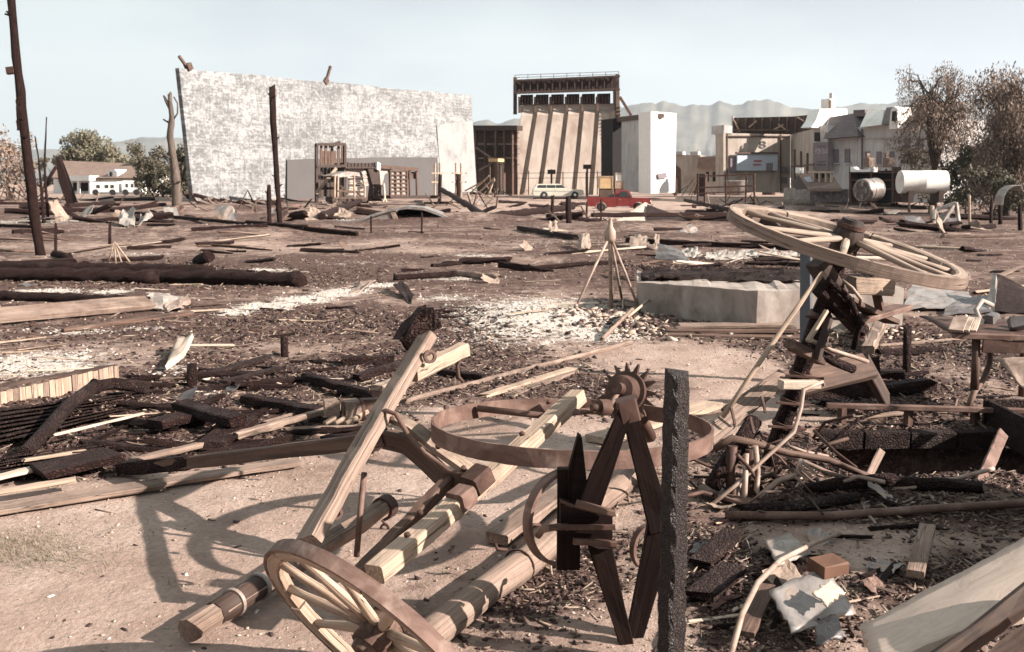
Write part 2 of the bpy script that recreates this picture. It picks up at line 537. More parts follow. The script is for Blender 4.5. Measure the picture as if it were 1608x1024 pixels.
grained('wood_brown', [(.25, (.036, .019, .014)), (.5, (.095, .054, .039)), (.78, (.18, .115, .085))], (1.5, 34, 34), rough=.75, bump=.5, bdist=.006, stain=(.03, .02, .016), stain_scale=3.2, stain_at=(.52, .75), split=.9)
grained('wood_dark', [(.25, (.018, .010, .008)), (.5, (.042, .024, .018)), (.78, (.095, .058, .043))], (1.6, 30, 30), rough=.7, bump=.6, bdist=.006, stain=(.012, .009, .009), stain_scale=4, stain_at=(.5, .72))
grained('plank_white', [(.22, (.35, 0.261, 0.211)), (.5, (.43, 0.332, 0.275)), (.78, (.49, 0.389, 0.324))], (.8, 24, 24), rough=.8, bump=.3, bdist=.004, stain=(.30, .22, .175), stain_scale=1.6, stain_at=(.6, .8))
grained('wood_bleached', [(.22, (.16, 0.112, 0.086)), (.5, (.265, 0.195, 0.153)), (.78, (.36, 0.275, 0.221))], (1.2, 60, 60), rough=.78, bump=.5, bdist=.005, stain=(.22, .155, .12), stain_scale=2.4, stain_at=(.52, .80), dist=1.0, split=.7)
grained('wood_white', [(.22, (.31, 0.228, 0.176)), (.5, (.44, 0.347, 0.275)), (.78, (.54, 0.442, 0.360))], (1.2, 60, 60), rough=.78, bump=.5, bdist=.005, stain=(.30, .22, .17), stain_scale=2.4, stain_at=(.52, .80), dist=1.0, split=.9)
grained('rust', [(.28, (.060, .030, .023)), (.5, (.125, .072, .056)), (.75, (.215, .140, .113))], (6, 9, 9), rough=.72, bump=.35, bdist=.004, metal=.15, stain=(.27, .195, .165), stain_scale=7, stain_at=(.56, .76))
grained('rust_dark', [(.28, (.030, .014, .011)), (.55, (.075, .040, .030)), (.8, (.15, .085, .062))], (8, 12, 12), rough=.7, bump=.4, bdist=.004, metal=.2, stain=(.17, .10, .075), stain_scale=9, stain_at=(.58, .78))
grained('rust_pale', [(.28, (.14, .090, .070)), (.5, (.27, .190, .152)), (.75, (.39, .305, .255))], (8, 12, 12), rough=.65, bump=.3, bdist=.003, metal=.1)
grained('tin', [(.28, (.12, .10, .093)), (.5, (.24, .212, .198)), (.75, (.38, .345, .325))], (3, 4, 4), rough=.48, bump=.2, bdist=.004, metal=.35, stain=(.30, .17, .10), stain_scale=2.2, stain_at=(.52, .72))
grained('tin_dark', [(.28, (.055, .048, .050)), (.5, (.13, .115, .112)), (.75, (.24, .215, .205))], (3, 5, 5), rough=.5, bump=.2, bdist=.004, metal=.3, stain=(.10, .06, .045), stain_scale=2.5)
grained('white_scrap', [(.28, (.16, .125, .105)), (.5, (.28, .24, .212)), (.75, (.40, .36, .325))], (3, 5, 5), rough=.8, bump=.3, bdist=.006, stain=(.20, .13, .095), stain_scale=3.5, stain_at=(.57, .74))
grained('ash_chip', [(.28, (.26, .215, .185)), (.5, (.45, .40, .355)), (.75, (.66, .61, .555))], (2, 2, 2), nscale=3, rough=.9, bump=0)
grained('tan_chip', [(.28, (.20, .14, .105)), (.5, (.33, .25, .20)), (.75, (.47, .38, .31))], (2, 2, 2), nscale=3, rough=.9, bump=0)
grained('char_chip', [(.28, (.016, .007, .006)), (.5, (.044, .022, .018)), (.75, (.12, .078, .065))], (2, 2, 2), nscale=3, rough=.7, bump=0)
grained('splinter', [(.28, (.05, .03, .022)), (.5, (.17, .12, .09)), (.75, (.42, .34, .27))], (2, 2, 2), nscale=3, rough=.85, bump=0)
grained('concrete', [(.25, (.15, .115, .098)), (.5, (.26, .212, .184)), (.75, (.37, .318, .283))], (3, 3, 1.4), detail=9, rough=.92, bump=.5, bdist=.015, stain=(.125, .092, .076), stain_scale=2.2, stain_at=(.52, .72))
grained('plaster', [(.25, (.50, .46, .42)), (.5, (.66, .62, .57)), (.75, (.76, .72, .67))], (1, 1, 1), rough=.85, bump=.1, stain=(.50, .44, .39), stain_scale=.6)
grained('wall_pale', [(.25, (.20, .193, .188)), (.5, (.25, .242, .236)), (.75, (.29, .28, .274))], (1, 1, 1), rough=.9, bump=.1, stain=(.15, .144, .14), stain_scale=.5, stain_at=(.5, .7))
grained('stucco_tan', [(.25, (.23, .185, .152)), (.5, (.35, .292, .25)), (.75, (.43, .368, .32))], (1.6, 1.6, .22), rough=.9, bump=.1, stain=(.24, .185, .15), stain_scale=.55, stain_at=(.5, .75))
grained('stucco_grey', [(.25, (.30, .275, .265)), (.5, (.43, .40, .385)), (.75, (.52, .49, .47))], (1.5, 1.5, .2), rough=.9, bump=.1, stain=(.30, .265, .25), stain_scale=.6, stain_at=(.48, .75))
grained('dam_stone', [(.25, (.27, .205, .17)), (.5, (.39, .315, .265)), (.75, (.48, .405, .35))], (.7, .7, .16), rough=.92, bump=.25, bdist=.08, stain=(.24, .165, .13), stain_scale=.30, stain_at=(.5, .75))
grained('roof_brown', [(.25, (.13, .085, .068)), (.5, (.19, .130, .105)), (.75, (.25, .18, .145))], (1, 1, 4), rough=.9, bump=.2)
grained('roof_slate', [(.25, (.085, .068, .066)), (.5, (.125, .10, .098)), (.75, (.17, .142, .138))], (1, 1, 4), rough=.9, bump=.2)
grained('bark', [(.28, (.05, .035, .028)), (.55, (.10, .075, .06)), (.8, (.18, .145, .12))], (2, 16, 16), rough=.9, bump=.6, bdist=.02)
grained('leaf', [(.28, (.085, .072, .045)), (.5, (.135, .118, .078)), (.75, (.20, .172, .12))], (.8, .8, .8), rough=.8, bump=0)
grained('leaf_brown', [(.28, (.115, .075, .056)), (.5, (.195, .137, .105)), (.75, (.30, .22, .172))], (.8, .8, .8), rough=.8, bump=0)
grained('leaf_dark', [(.28, (.048, .040, .026)), (.5, (.085, .072, .048)), (.75, (.13, .112, .078))], (.8, .8, .8), rough=.8, bump=0)
grained('dull_grass', [(.28, (.10, .085, .055)), (.5, (.18, .15, .105)), (.75, (.30, .25, .18))], (2, 2, 2), nscale=6, rough=.9, bump=0)
grained('straw', [(.28, (.20, .16, .10)), (.5, (.34, .28, .18)), (.75, (.45, .38, .26))], (2, 2, 2), rough=.9, bump=0)
grained('wood_shade_black', [(.25, (.005, .0026, .0022)), (.5, (.009, .0045, .0038)), (.78, (.019, .010, .008))], (1.6, 30, 30), rough=.7, bump=.6, bdist=.006, stain=(.020, .010, .007), stain_scale=4, stain_at=(.55, .75), spec=.08)  # near-black wood: the hound frame's shade is put into the colour
plain('cream_paint', (.50, .465, .385), rough=.45, vary=.12)
plain('red_paint', (.155, .018, .015), rough=.5, vary=.3)
plain('glass', (.03, .032, .036), rough=.08, spec=.8)
plain('tyre', (.020, .018, .018), rough=.8)
plain('chrome', (.62, .60, .58), rough=.25, metal=.8)
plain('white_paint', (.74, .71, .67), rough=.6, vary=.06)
plain('blue_sign', (.40, .44, .50), rough=.6, vary=.08)
plain('red_letters', (.36, .06, .05), rough=.6)
plain('dull_panel', (.16, .13, .14), rough=.8)
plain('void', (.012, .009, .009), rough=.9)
plain('flat_grey', (.074, .067, .066), rough=.85, vary=.07, scale=.4)
plain('steel_blue', (.10, .105, .12), rough=.5, metal=.4)
plain('ply', (.46, .30, .155), rough=.75, vary=.2, scale=2)
plain('orange_wood', (.105, .048, .028), rough=.75, vary=.25, scale=9)

# big painted backing: white paint flaking off grey in blocks
def flaking():
    m, nt, bs = new_mat('flaking_paint')
    L = nt.links.new
    at = nd(nt, 'Attribute', attribute_name='gc')
    def noise(scale, detail=6, ns=1.0, rough=.6):
        mp = nd(nt, 'Mapping', Scale=scale)
        L(at.outputs['Vector'], mp.inputs['Vector'])
        n = nd(nt, 'TexNoise', Scale=ns, Detail=detail, Roughness=rough)
        L(mp.outputs['Vector'], n.inputs['Vector'])
        return n.outputs['Fac']
    def voro(scale):
        mp = nd(nt, 'Mapping', Scale=scale)
        L(at.outputs['Vector'], mp.inputs['Vector'])
        v = nd(nt, 'TexVoronoi', feature='F1', distance='CHEBYCHEV', Scale=1.0, Randomness=.75)
        L(mp.outputs['Vector'], v.inputs['Vector'])
        return v
    def math_(op, a, b):
        n = nd(nt, 'Math', operation=op)
        for k, q in enumerate((a, b)):
            if isinstance(q, (int, float)): n.inputs[k].default_value = q
            else: L(q, n.inputs[k])
        return n.outputs[0]
    v1 = voro((1.3, 1, 2.0))
    v2 = voro((3.6, 1, 4.4))
    rb = nd(nt, 'RGBToBW'); L(v1.outputs['Color'], rb.inputs[0])
    rb2 = nd(nt, 'RGBToBW'); L(v2.outputs['Color'], rb2.inputs[0])
    big = noise((.10, 1, .30), 3)
    mid = noise((2.6, 1, 4.6), 8, 1.0, .78)
    streak = noise((3.6, 1, .5), 5)
    s = math_('ADD', math_('MULTIPLY', rb.outputs[0], .18), math_('MULTIPLY', rb2.outputs[0], .16))
    s = math_('ADD', s, math_('MULTIPLY', mid, .95))
    s = math_('ADD', s, math_('MULTIPLY', streak, .35))
    s = math_('ADD', s, math_('MULTIPLY', big, .50))
    lines = noise((.35, 1, 5.5), 4)
    s = math_('ADD', s, math_('MULTIPLY', lines, .42))
    s = math_('ADD', s, math_('MULTIPLY', v2.outputs['Distance'], -.30))
    s = math_('ADD', s, -.12)
    col = ramp(nt, s, [(0.0, (.088, .088, .090)), (.545, (.114, .112, .112)), (.61, (.170, .167, .166)), (.70, (.275, .272, .270))])
    sc = math_('MULTIPLY', s, .60)
    nt.links.new(sc, [n for n in nt.nodes if n.bl_idname == 'ShaderNodeValToRGB'][-1].inputs['Fac'])
    L(col, bs.inputs['Base Color'])
    bs.inputs['Roughness'].default_value = .9
    bs.inputs['Specular IOR Level'].default_value = .15
    bp = nd(nt, 'Bump', Strength=.4, Distance=.05)
    L(s, bp.inputs['Height']); L(bp.outputs['Normal'], bs.inputs['Normal'])
flaking()

def ground_mat():
    m, nt, bs = new_mat('burnt_ground')
    L = nt.links.new
    ge = nd(nt, 'NewGeometry')
    P = ge.outputs['Position']
    def noise(s, d=6, r=.62, w=0.0):
        n = nd(nt, 'TexNoise', Scale=s, Detail=d, Roughness=r, Distortion=w)
        L(P, n.inputs['Vector'])
        return n.outputs['Fac']
    def mth(op, a, b):
        n = nd(nt, 'Math', operation=op)
        for k, q in enumerate((a, b)):
            if isinstance(q, (int, float)): n.inputs[k].default_value = q
            else: L(q, n.inputs[k])
        return n.outputs[0]
    def mix(f, a, b):
        n = nd(nt, 'MixRGB')
        for k, q in zip(('Fac', 'Color1', 'Color2'), (f, a, b)):
            if isinstance(q, tuple): n.inputs[k].default_value = (*q, 1)
            else: L(q, n.inputs[k])
        return n.outputs['Color']
    ch = nd(nt, 'Attribute', attribute_name='char').outputs['Fac']
    ah = nd(nt, 'Attribute', attribute_name='ash').outputs['Fac']
    n1, n2, n3, n4 = noise(1.3), noise(7.0, 8, .7), noise(34.0, 6, .7), noise(2.6, 8, .7, .8)
    dirt = ramp(nt, n1, [(.30, (.20, .132, .106)), (.50, (.325, .234, .194)), (.70, (.42, .32, .272))])
    dirt = mix(ramp(nt, n3, [(.38, .55), (.55, 0.0)]), dirt, (.20, .145, .115))
    dirt = mix(ramp(nt, n2, [(.60, 0.0), (.75, .6)]), dirt, (.47, .39, .33))
    burn = ramp(nt, n2, [(.30, (.026, .0135, .011)), (.5, (.070, .041, .034)), (.72, (.145, .096, .080))])
    burn = mix(ramp(nt, n3, [(.52, 0.0), (.70, .75)]), burn, (.18, .130, .108))
    f = mth('ADD', mth('MULTIPLY', ch, 1.25), mth('MULTIPLY', mth('SUBTRACT', n4, .5), 1.5))
    f = mth('ADD', f, mth('MULTIPLY', mth('SUBTRACT', n3, .5), .7))
    col = mix(ramp(nt, f, [(.34, 0.0), (.72, 1.0)]), dirt, burn)
    asc = ramp(nt, n3, [(.35, (.27, .22, .19)), (.5, (.43, .375, .33)), (.7, (.58, .525, .47))])
    g = mth('ADD', ah, mth('MULTIPLY', mth('SUBTRACT', n2, .5), 1.7))
    g = mth('ADD', g, mth('MULTIPLY', mth('SUBTRACT', n3, .5), .9))
    col = mix(ramp(nt, g, [(.50, 0.0), (.74, 1.0)]), col, asc)
    L(col, bs.inputs['Base Color'])
    bs.inputs['Roughness'].default_value = .95
    bs.inputs['Specular IOR Level'].default_value = .1
    h = mth('ADD', n2, mth('MULTIPLY', n3, .45))
    bp = nd(nt, 'Bump', Strength=.75, Distance=.035)
    L(h, bp.inputs['Height']); L(bp.outputs['Normal'], bs.inputs['Normal'])
ground_mat()

def rock_mat():
    m, nt, bs = new_mat('mountain_scrub')
    ge = nd(nt, 'NewGeometry')
    n = nd(nt, 'TexNoise', Scale=.006, Detail=8, Roughness=.65)
    nt.links.new(ge.outputs['Position'], n.inputs['Vector'])
    c = ramp(nt, n.outputs['Fac'], [(.35, (.055, .055, .045)), (.5, (.10, .095, .075)), (.68, (.17, .15, .12))])
    nt.links.new(c, bs.inputs['Base Color'])
    bs.inputs['Roughness'].default_value = 1.0
    bs.inputs['Specular IOR Level'].default_value = 0.0
rock_mat()
# ------------------------------------------------------------------ ground
def ground():
    def axis(core0, core1, step, lo, hi, grow):
        a = list(np.arange(core0, core1, step))
        s, v = step, core1
        while v < hi:
            a.append(v); s *= grow; v += s
        a.append(hi)
        s, v = step, core0
        while v > lo:
            s *= grow; v -= s; a.insert(0, max(v, lo))
        return np.array(sorted(set(np.round(a, 4))))
    xs = axis(-4.2, 4.2, 0.035, -6500, 6500, 1.045)
    ys = axis(2.6, 10.5, 0.035, -600, 6400, 1.022)
    X, Y = np.meshgrid(xs, ys)
    zz = H(X.ravel(), Y.ravel())
    far = sst(150, 400, np.hypot(X.ravel(), Y.ravel()))
    zz = zz * (1 - far)
    V = np.stack([X.ravel(), Y.ravel(), zz], 1)
    nx, ny = len(xs), len(ys)
    i = np.arange(nx - 1)[None, :] + np.arange(ny - 1)[:, None] * nx
    F = np.stack([i, i + 1, i + 1 + nx, i + nx], -1).reshape(-1, 4)
    me = bpy.data.meshes.new('ground')
    me.vertices.add(len(V)); me.vertices.foreach_set('co', V.ravel().astype(np.float32))
    me.loops.add(F.size); me.loops.foreach_set('vertex_index', F.ravel().astype(np.int32))
    me.polygons.add(len(F)); me.polygons.foreach_set('loop_start', (np.arange(len(F)) * 4).astype(np.int32))
    me.polygons.foreach_set('use_smooth', np.ones(len(F), bool))
    me.update(calc_edges=True)
    for nm, fn in (('char', Mchar), ('ash', Mash)):
        a = me.attributes.new(nm, 'FLOAT', 'POINT')
        v = fn(X.ravel(), Y.ravel()) * (1 - far)
        a.data.foreach_set('value', v.astype(np.float32))
    o = bpy.data.objects.new('ground', me)
    COL.objects.link(o)
    me.materials.append(M['burnt_ground'])
    o['kind'] = 'structure'
ground()

def ridge(name, prof, D, depth, label):
    """mountain ridge: crest heights read from the skyline, slopes running down to both sides"""
    n = 320
    px = np.linspace(prof[0][0], prof[-1][0], n)
    py = np.interp(px, [p[0] for p in prof], [p[1] for p in prof])
    rows = 15
    vs, fs = [], []
    for j in range(rows):
        t = j / (rows - 1)                       # 0 foot, .5 crest, 1 rear foot
        k = 1 - abs(2 * t - 1)
        for i in range(n):
            c = Q(px[i], py[i], D)
            rg = float(fbm(np.array([px[i] * .05 + 3]), np.array([t * 5.0]), 4)[0]) - .5
            z = max(-20, c.z * (k ** .8) * (1 + rg * .9 * (1 - k)) + (float(fbm(np.array([px[i] * .045]), np.array([t * 2.]), 5)[0]) - .5) * c.z * .11 + (float(fbm(np.array([px[i] * .21 + 7]), np.array([t * 3.]), 3)[0]) - .5) * c.z * .018)
            vs.append((c.x * (1 + (t - .5) * depth / D) + rg * 160 * (1 - k), D + (t - .5) * depth + rg * 300 * (1 - k), z if 0 < t < 1 else -20))
    for j in range(rows - 1):
        for i in range(n - 1):
            fs.append([j * n + i, j * n + i + 1, (j + 1) * n + i + 1, (j + 1) * n + i])
    mb = MB().add(vs, fs, smooth=True)
    o = mb.build(name, 'mountain_scrub', kind='structure')
    return o
ridge('mountains', [(700, 205), (745, 192), (768, 187), (785, 194), (805, 189), (840, 182), (900, 176), (940, 174), (985, 167), (1035, 161), (1075, 166), (1105, 162), (1140, 161),
                    (1165, 164), (1200, 157), (1240, 166), (1280, 170), (1320, 166), (1350, 160), (1400, 160), (1440, 152), (1500, 160), (1580, 150), (1700, 170), (1850, 190)], 5200, 1400, None)
ridge('hills', [(-250, 250), (-100, 236), (0, 240), (60, 232), (110, 238), (160, 228), (200, 220), (240, 214), (290, 216), (350, 222), (420, 214), (520, 220), (640, 214), (740, 205)], 5700, 900, None)

# ------------------------------------------------------------------ big white painted backing wall
WF = Facade(305, 86, 748, 126)
def white_wall():
    t = thing('backing_wall', 'huge white painted backing wall with paint flaking off in grey blocks', 'wall', WF.p(520, 300))
    mb = MB()
    A, B = [(281, 107), (305, 325)], [(740, 150), (749, 302)]
    nu, nv = 40, 16
    vs, gs, fs = [], [], []
    for j in range(nv + 1):
        for i in range(nu + 1):
            a, b = i / nu, j / nv
            l = (A[0][0] + (A[1][0] - A[0][0]) * b, A[0][1] + (A[1][1] - A[0][1]) * b)
            r = (B[0][0] + (B[1][0] - B[0][0]) * b, B[0][1] + (B[1][1] - B[0][1]) * b)
            x, y = l[0] + (r[0] - l[0]) * a, l[1] + (r[1] - l[1]) * a
            if j == 0: y += math.sin(a * 19) * .6 + U(-.5, .5)
            p = WF.p(x, y, 0.05 * math.sin(a * 31) + 0.04 * math.sin(b * 12))
            vs.append(p); gs.append(((p - WF.a).dot(WF.t), 0, p.z))
    n = len(vs)
    vs += [p - WF.n * .45 for p in vs]; gs += gs
    I = lambda i, j: j * (nu + 1) + i
    for j in range(nv):
        for i in range(nu):
            q = [I(i, j), I(i, j + 1), I(i + 1, j + 1), I(i + 1, j)]
            fs += [q, [k + n for k in q[::-1]]]
    for i in range(nu):
        fs.append([I(i, 0), I(i + 1, 0), I(i + 1, 0) + n, I(i, 0) + n])
    for j in range(nv):
        fs += [[I(0, j), I(0, j) + n, I(0, j + 1) + n, I(0, j + 1)], [I(nu, j), I(nu, j + 1), I(nu, j + 1) + n, I(nu, j) + n]]
    mb.add(vs, fs, gs).build('wall_face', 'flaking_paint', t)
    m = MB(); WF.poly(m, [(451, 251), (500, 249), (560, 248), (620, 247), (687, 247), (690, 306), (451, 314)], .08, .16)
    m.build('grey_patch', 'flat_grey', t, label='flat grey band low on the white wall')  # flat darker grey panel set just proud of the wall face
    m = MB(); WF.poly(m, [(686, 196), (742, 190), (748, 301), (694, 304)], .06, .12)
    m.g = [((p - WF.a).dot(WF.t) + 60, 0, p.z) for p in m.v]
    m.build('repair_panel', 'wall_pale', t, label='paler repaired panel at the far end of the wall')
    m = MB(); WF.bar(m, 512, 128, 519, 104, .22, .22); WF.bar(m, 510, 131, 514, 124, .5, .3)
    m.build('broken_prop', 'wood_brown', t)
    m = MB(); WF.bar(m, 297, 110, 281, 88, .2, .2); WF.bar(m, 298, 110, 294, 100, .5, .5)
    m.build('broken_prop', 'wood_brown', t)
    # raking shores behind the wall
    for k in range(7):
        a = WF.p(330 + k * 60, 135 + 4 * k, -.6); b = Vector((a.x, a.y, 0)) - WF.n * 5
        MB().beam(a, b, .2, .2, seg=1).build('raking_shore', 'wood_brown', t)
white_wall()

# ------------------------------------------------------------------ timber-framed flat seen from behind, between wall and dam
def backing_frame():
    f = Facade(735, 134, 830, 128)
    t = thing('timber_framework', 'tall dark timber framework with horizontal rails between white wall and dam', 'framework', f.p(775, 300))
    m = MB(); f.rect(m, 738, 200, 812, 312, .15, -.9); m.build('boarding', 'wood_brown', t)
    m = MB(); f.rect(m, 738, 197, 812, 205, 1.2, .3); m.build('top_rail', 'wood_dark', t)
    for y in (208, 216, 225, 233, 241, 247, 258):
        m = MB(); f.rect(m, 738, y, 812, y + (2.6 if y in (225, 247) else 1.3), .5, -.2)
        m.build('rail', 'wood_grey' if y in (225, 247) else 'wood_dark', t)
    for x in (746, 760, 776, 790, 803):
        m = MB(); f.rect(m, x, 200, x + (3 if x == 776 else 1.6), 306, .3, .15); m.build('stud', 'wood_brown', t)
    for (a, b, c, d) in ((748, 232, 770, 247), (752, 268, 772, 256)):
        m = MB(); f.bar(m, a, b, c, d, .2, .2, .5); m.build('brace', 'wood_grey', t)
backing_frame()
def ladder_stage():
    f = Facade(748, 112, 800, 110)
    t = thing('ladder_platform', 'small timber platform with ladder in front of the dark framework', 'platform', f.p(775, 306))
    m = MB(); f.rect(m, 767, 249, 782, 254, 1.4, .5); m.build('deck', 'ply', t)
    for x in (769, 780):
        m = MB(); f.bar(m, x, 252, x, 306, .14, .14, .4); m.build('post', 'wood_brown', t)
    for x in (781, 789):
        m = MB(); f.bar(m, x, 254, x + 1, 298, .1, .1, .9); m.build('ladder_rail', 'wood_brown', t)
    for k in range(11):
        m = MB(); f.bar(m, 781, 257 + k * 3.7, 789.6, 257 + k * 3.7, .07, .07, .9); m.build('rung', 'wood_pale', t)
    for (a, b, c, d) in ((740, 302, 768, 276), (750, 304, 776, 280), (730, 300, 760, 284)):
        m = MB(); f.bar(m, a, b, c, d, .14, .14, .9); m.build('brace', 'wood_pale', t)
ladder_stage()
for (x0, x1, y0, lab) in ((786, 792, 254, 'slim white tank standing behind the ladder platform'), (801, 808, 253, 'tall white pipe standing before the dam')):
    p = G((x0 + x1) / 2, 306); q = Q((x0 + x1) / 2, y0, p.y)
    r = (x1 - x0) / 2 * p.y / FPX
    t = thing('white_cylinder', lab, 'pipe', p)
    MB().lathe(p, (0, 0, 1), [(0, r), (q.z - p.z - .2, r), (q.z - p.z, r * .6)], 12).build('shell', 'white_paint', t)
    MB().lathe(p, (0, 0, 1), [(-.05, r * 2.2), (.5, r * 1.4)], 12).build('base', 'white_scrap', t)

# ------------------------------------------------------------------ dam set piece
def dam():
    D = 136.0
    s = D / FPX
    t = thing('dam_building', 'brown concrete dam front with six sloping buttresses under a dark gate bridge', 'dam', Q(885, 306, D))
    def P(px, py, dy=0.0, at=D):
        q = Q(px, py, at); q.y += dy
        return q
    # rear sloping face
    mb = MB(); mb.prism([P(822, 164, .1), P(968, 162, .1), P(952, 308, -3.2), P(794, 308, -3.2)], (0, 2.5, 0))
    mb.g = [(p.x, p.y, p.z) for p in mb.v]
    mb.build('sloping_face', 'dam_stone', t)
    # buttresses
    for k in range(6):
        xt0, xt1 = 820 + k * 24.2, 836 + k * 24.2
        xb0, xb1 = 796 + k * 26.3, 815 + k * 26.3
        yt = 174 - k * .5
        pts_l = [P(xt0, yt, -.2), P(xt0 - 1, yt + 8, -1.2), P(xb0, 306, -5.0), P(xb0, 306, 0), P(xt0, yt, 3.0)]
        pts_r = [P(xt1, yt, -.2), P(xt1, yt + 8, -1.2), P(xb1, 306, -5.0), P(xb1, 306, 0), P(xt1, yt, 3.0)]
        for q in (2, ):
            pts_l[q] = Q(xb0, 306, D) + Vector((0, -4.2, 0)); pts_r[q] = Q(xb1, 306, D) + Vector((0, -4.2, 0))
        vs = pts_l + pts_r
        fs = [[0, 1, 2, 3, 4], [9, 8, 7, 6, 5]] + [[i, 5 + i, 5 + (i + 1) % 5, (i + 1) % 5] for i in range(5)]
        MB().add(vs, fs, [(p.x + 3 * k, p.y, p.z) for p in vs]).build('buttress', 'dam_stone', t)
        m = MB(); m.beam(P(xt0 - 4.5, 153, -.9), P(xt0 - 4.5, yt + 4, -.9), .32, .32, seg=1); m.build('pier_post', 'wood_brown', t)
        m = MB(); m.prism([P(xt0 - 2.5, 149.5 - k * .4, -.4), P(xt1 + 1, 149 - k * .4, -.4), P(xt1 + 1, 164 - k * .3, -.4), P(xt0 - 2.5, 164.5 - k * .3, -.4)], (0, 1.6, 0))
        b = m.build('gate_box', 'char_flat', t)
        for q in range(4):
            xx = xt0 + q * 4.6
            MB().beam(P(xx, 152 - k * .4, -.55), P(xx, 164 - k * .3, -.55), .14, .14, seg=1).build('rib', 'wood_brown', b)
    m = MB(); m.prism([P(814, 166), P(968, 163), P(968, 173), P(816, 176)], (0, 1.8, 0)); m.build('ledge', 'dam_stone', t)
    # bridge girder of dark panels
    for k in range(14):
        x0 = 809 + k * 11.5
        y0, y1 = 128.5 - k * .45, 147 - k * .35
        m = MB(); m.prism([P(x0, y0, -1.4 - .08 * (k % 2)), P(x0 + 11.2, y0 - .4, -1.4 - .08 * (k % 2)), P(x0 + 11.2, y1 - .3, -1.4), P(x0, y1, -1.4)], (0, 2.2, 0))
        m.build('girder_panel', 'char_flat', t)
        MB().beam(P(x0, y0 - 1, -1.7), P(x0, y1 + 1, -1.7), .16, .16, seg=1).build('girder_stiffener', 'wood_dark', t)
    m = MB(); m.beam(P(807, 129, -1.9), P(971, 122, -1.9), .3, .25, seg=1); m.build('girder_flange', 'wood_dark', t)
    m = MB(); m.beam(P(807, 148, -1.9), P(971, 142.5, -1.9), .3, .3, seg=1); m.build('girder_flange', 'wood_dark', t)
    for k in range(9):
        x = 808.5 + k * 20.2
        MB().beam(P(x, 119.5 - k * .7, -1.2), P(x, 128 - k * .7, -1.2), .07, .07, seg=1).build('rail_post', 'rust_dark', t)
    for dy in (0, 4):
        MB().beam(P(808, 119.5 + dy, -1.2), P(970, 114 + dy, -1.2), .06, .06, seg=1).build('hand_rail', 'rust_dark', t)
    # right-hand tower and side wall that shades the last bay
    m = MB(); m.prism([P(966, 118, -1.0), P(971, 118, -1.0), P(971, 306, -4.3), P(963, 306, -4.3)], (0, 4, 0)); m.build('side_column', 'wood_brown', t)
    for k in range(22):
        MB().box(P(968 - k * .22, 170 + k * 6, -2.0 - k * .11), .7, .2, .12).build('step_bracket', 'rust_dark', t)
    m = MB(); m.prism([P(957, 176, -1.0), P(965, 174, -1.0), P(964, 306, -4.25), P(957, 306, -4.25)], (0, 4, 0)); m.build('side_wall', 'dam_stone', t)
    m = MB(); m.beam(P(972, 153, -1), P(990, 182, -1), .35, .35, seg=1); m.build('raking_strut', 'wood_brown', t)
    m = MB(); m.prism([P(806, 120, 1), P(812, 120, 1), P(812, 178, 1), P(806, 178, 1)], (0, 1.5, 0)); m.build('end_post', 'wood_brown', t)
dam()

# ------------------------------------------------------------------ small white block beside the dam
def white_block():
    c = Q(1022, HORIZON, 112); 
    fl, fr = Facade(976, 113, 1022, 103), Facade(1022, 103, 1062, 106)
    t = thing('white_hut', 'plain white flat-topped block right of the dam with left side coloured as shade', 'building', fl.p(1022, 303))
    m = MB(); fl.poly(m, [(976, 190), (1022, 184), (1022, 304), (976, 300)], .4); m.build('side_wall', 'stucco_grey', t)  # grey colour on this wall stands for shade on the white block
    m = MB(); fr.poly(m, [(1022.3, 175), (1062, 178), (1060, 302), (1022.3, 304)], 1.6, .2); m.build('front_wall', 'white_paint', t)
    m = MB(); fl.poly(m, [(968, 184), (1021, 178), (1021, 185), (968, 192)], 1.5, .15); m.build('parapet', 'wood_brown', t)
    f2 = Facade(955, 115, 990, 116)
    m = MB(); f2.poly(m, [(962, 186), (980, 184), (980, 304), (962, 304)], 3.0, .5); m.build('open_end', 'void', t, label='open end of the white block with dark interior painted black')  # solid black slab standing in for the unlit interior
    m = MB(); fr.poly(m, [(1033, 273), (1046, 271), (1048, 279), (1035, 281)], .1, .45); m.build('vent_panel', 'dull_panel', t)
white_block()
def low_adobe():
    f = Facade(1058, 135, 1142, 132)
    t = thing('low_building', 'low tan adobe building with arched doorway beyond the white block', 'building', f.p(1100, 300))
    m = MB(); f.poly(m, [(1056, 243), (1100, 244), (1100, 304), (1056, 304)], 5); m.build('wall', 'stucco_tan', t)
    m = MB(); f.poly(m, [(1097, 246), (1140, 243), (1140, 304), (1097, 304)], 5, .4); m.build('wall', 'stucco_tan', t)
    m = MB(); f.poly(m, [(1097, 248), (1140, 245), (1140, 263), (1094, 264)], 1.2, 1.1); m.build('tile_roof', 'roof_brown', t)
    m = MB(); f.poly(m, [(1058, 304), (1058, 266)] + [(1062 + 7 * math.sin(a * math.pi / 12) - 0, 262 - 2 * math.cos(a * math.pi / 12) + a) for a in range(0, 8)] + [(1069, 304)], .3, .1); m.build('arch_door', 'wood_brown', t)
    for x in (1108, 1119, 1130):
        m = MB(); f.rect(m, x, 270, x + 5, 285, .2, .5); m.build('window', 'void', t)
    for x in (1060, 1084):
        m = MB(); f.rect(m, x, 238, x + 12, 243, 1.5, .2); m.build('parapet', 'stucco_grey', t)
low_adobe()

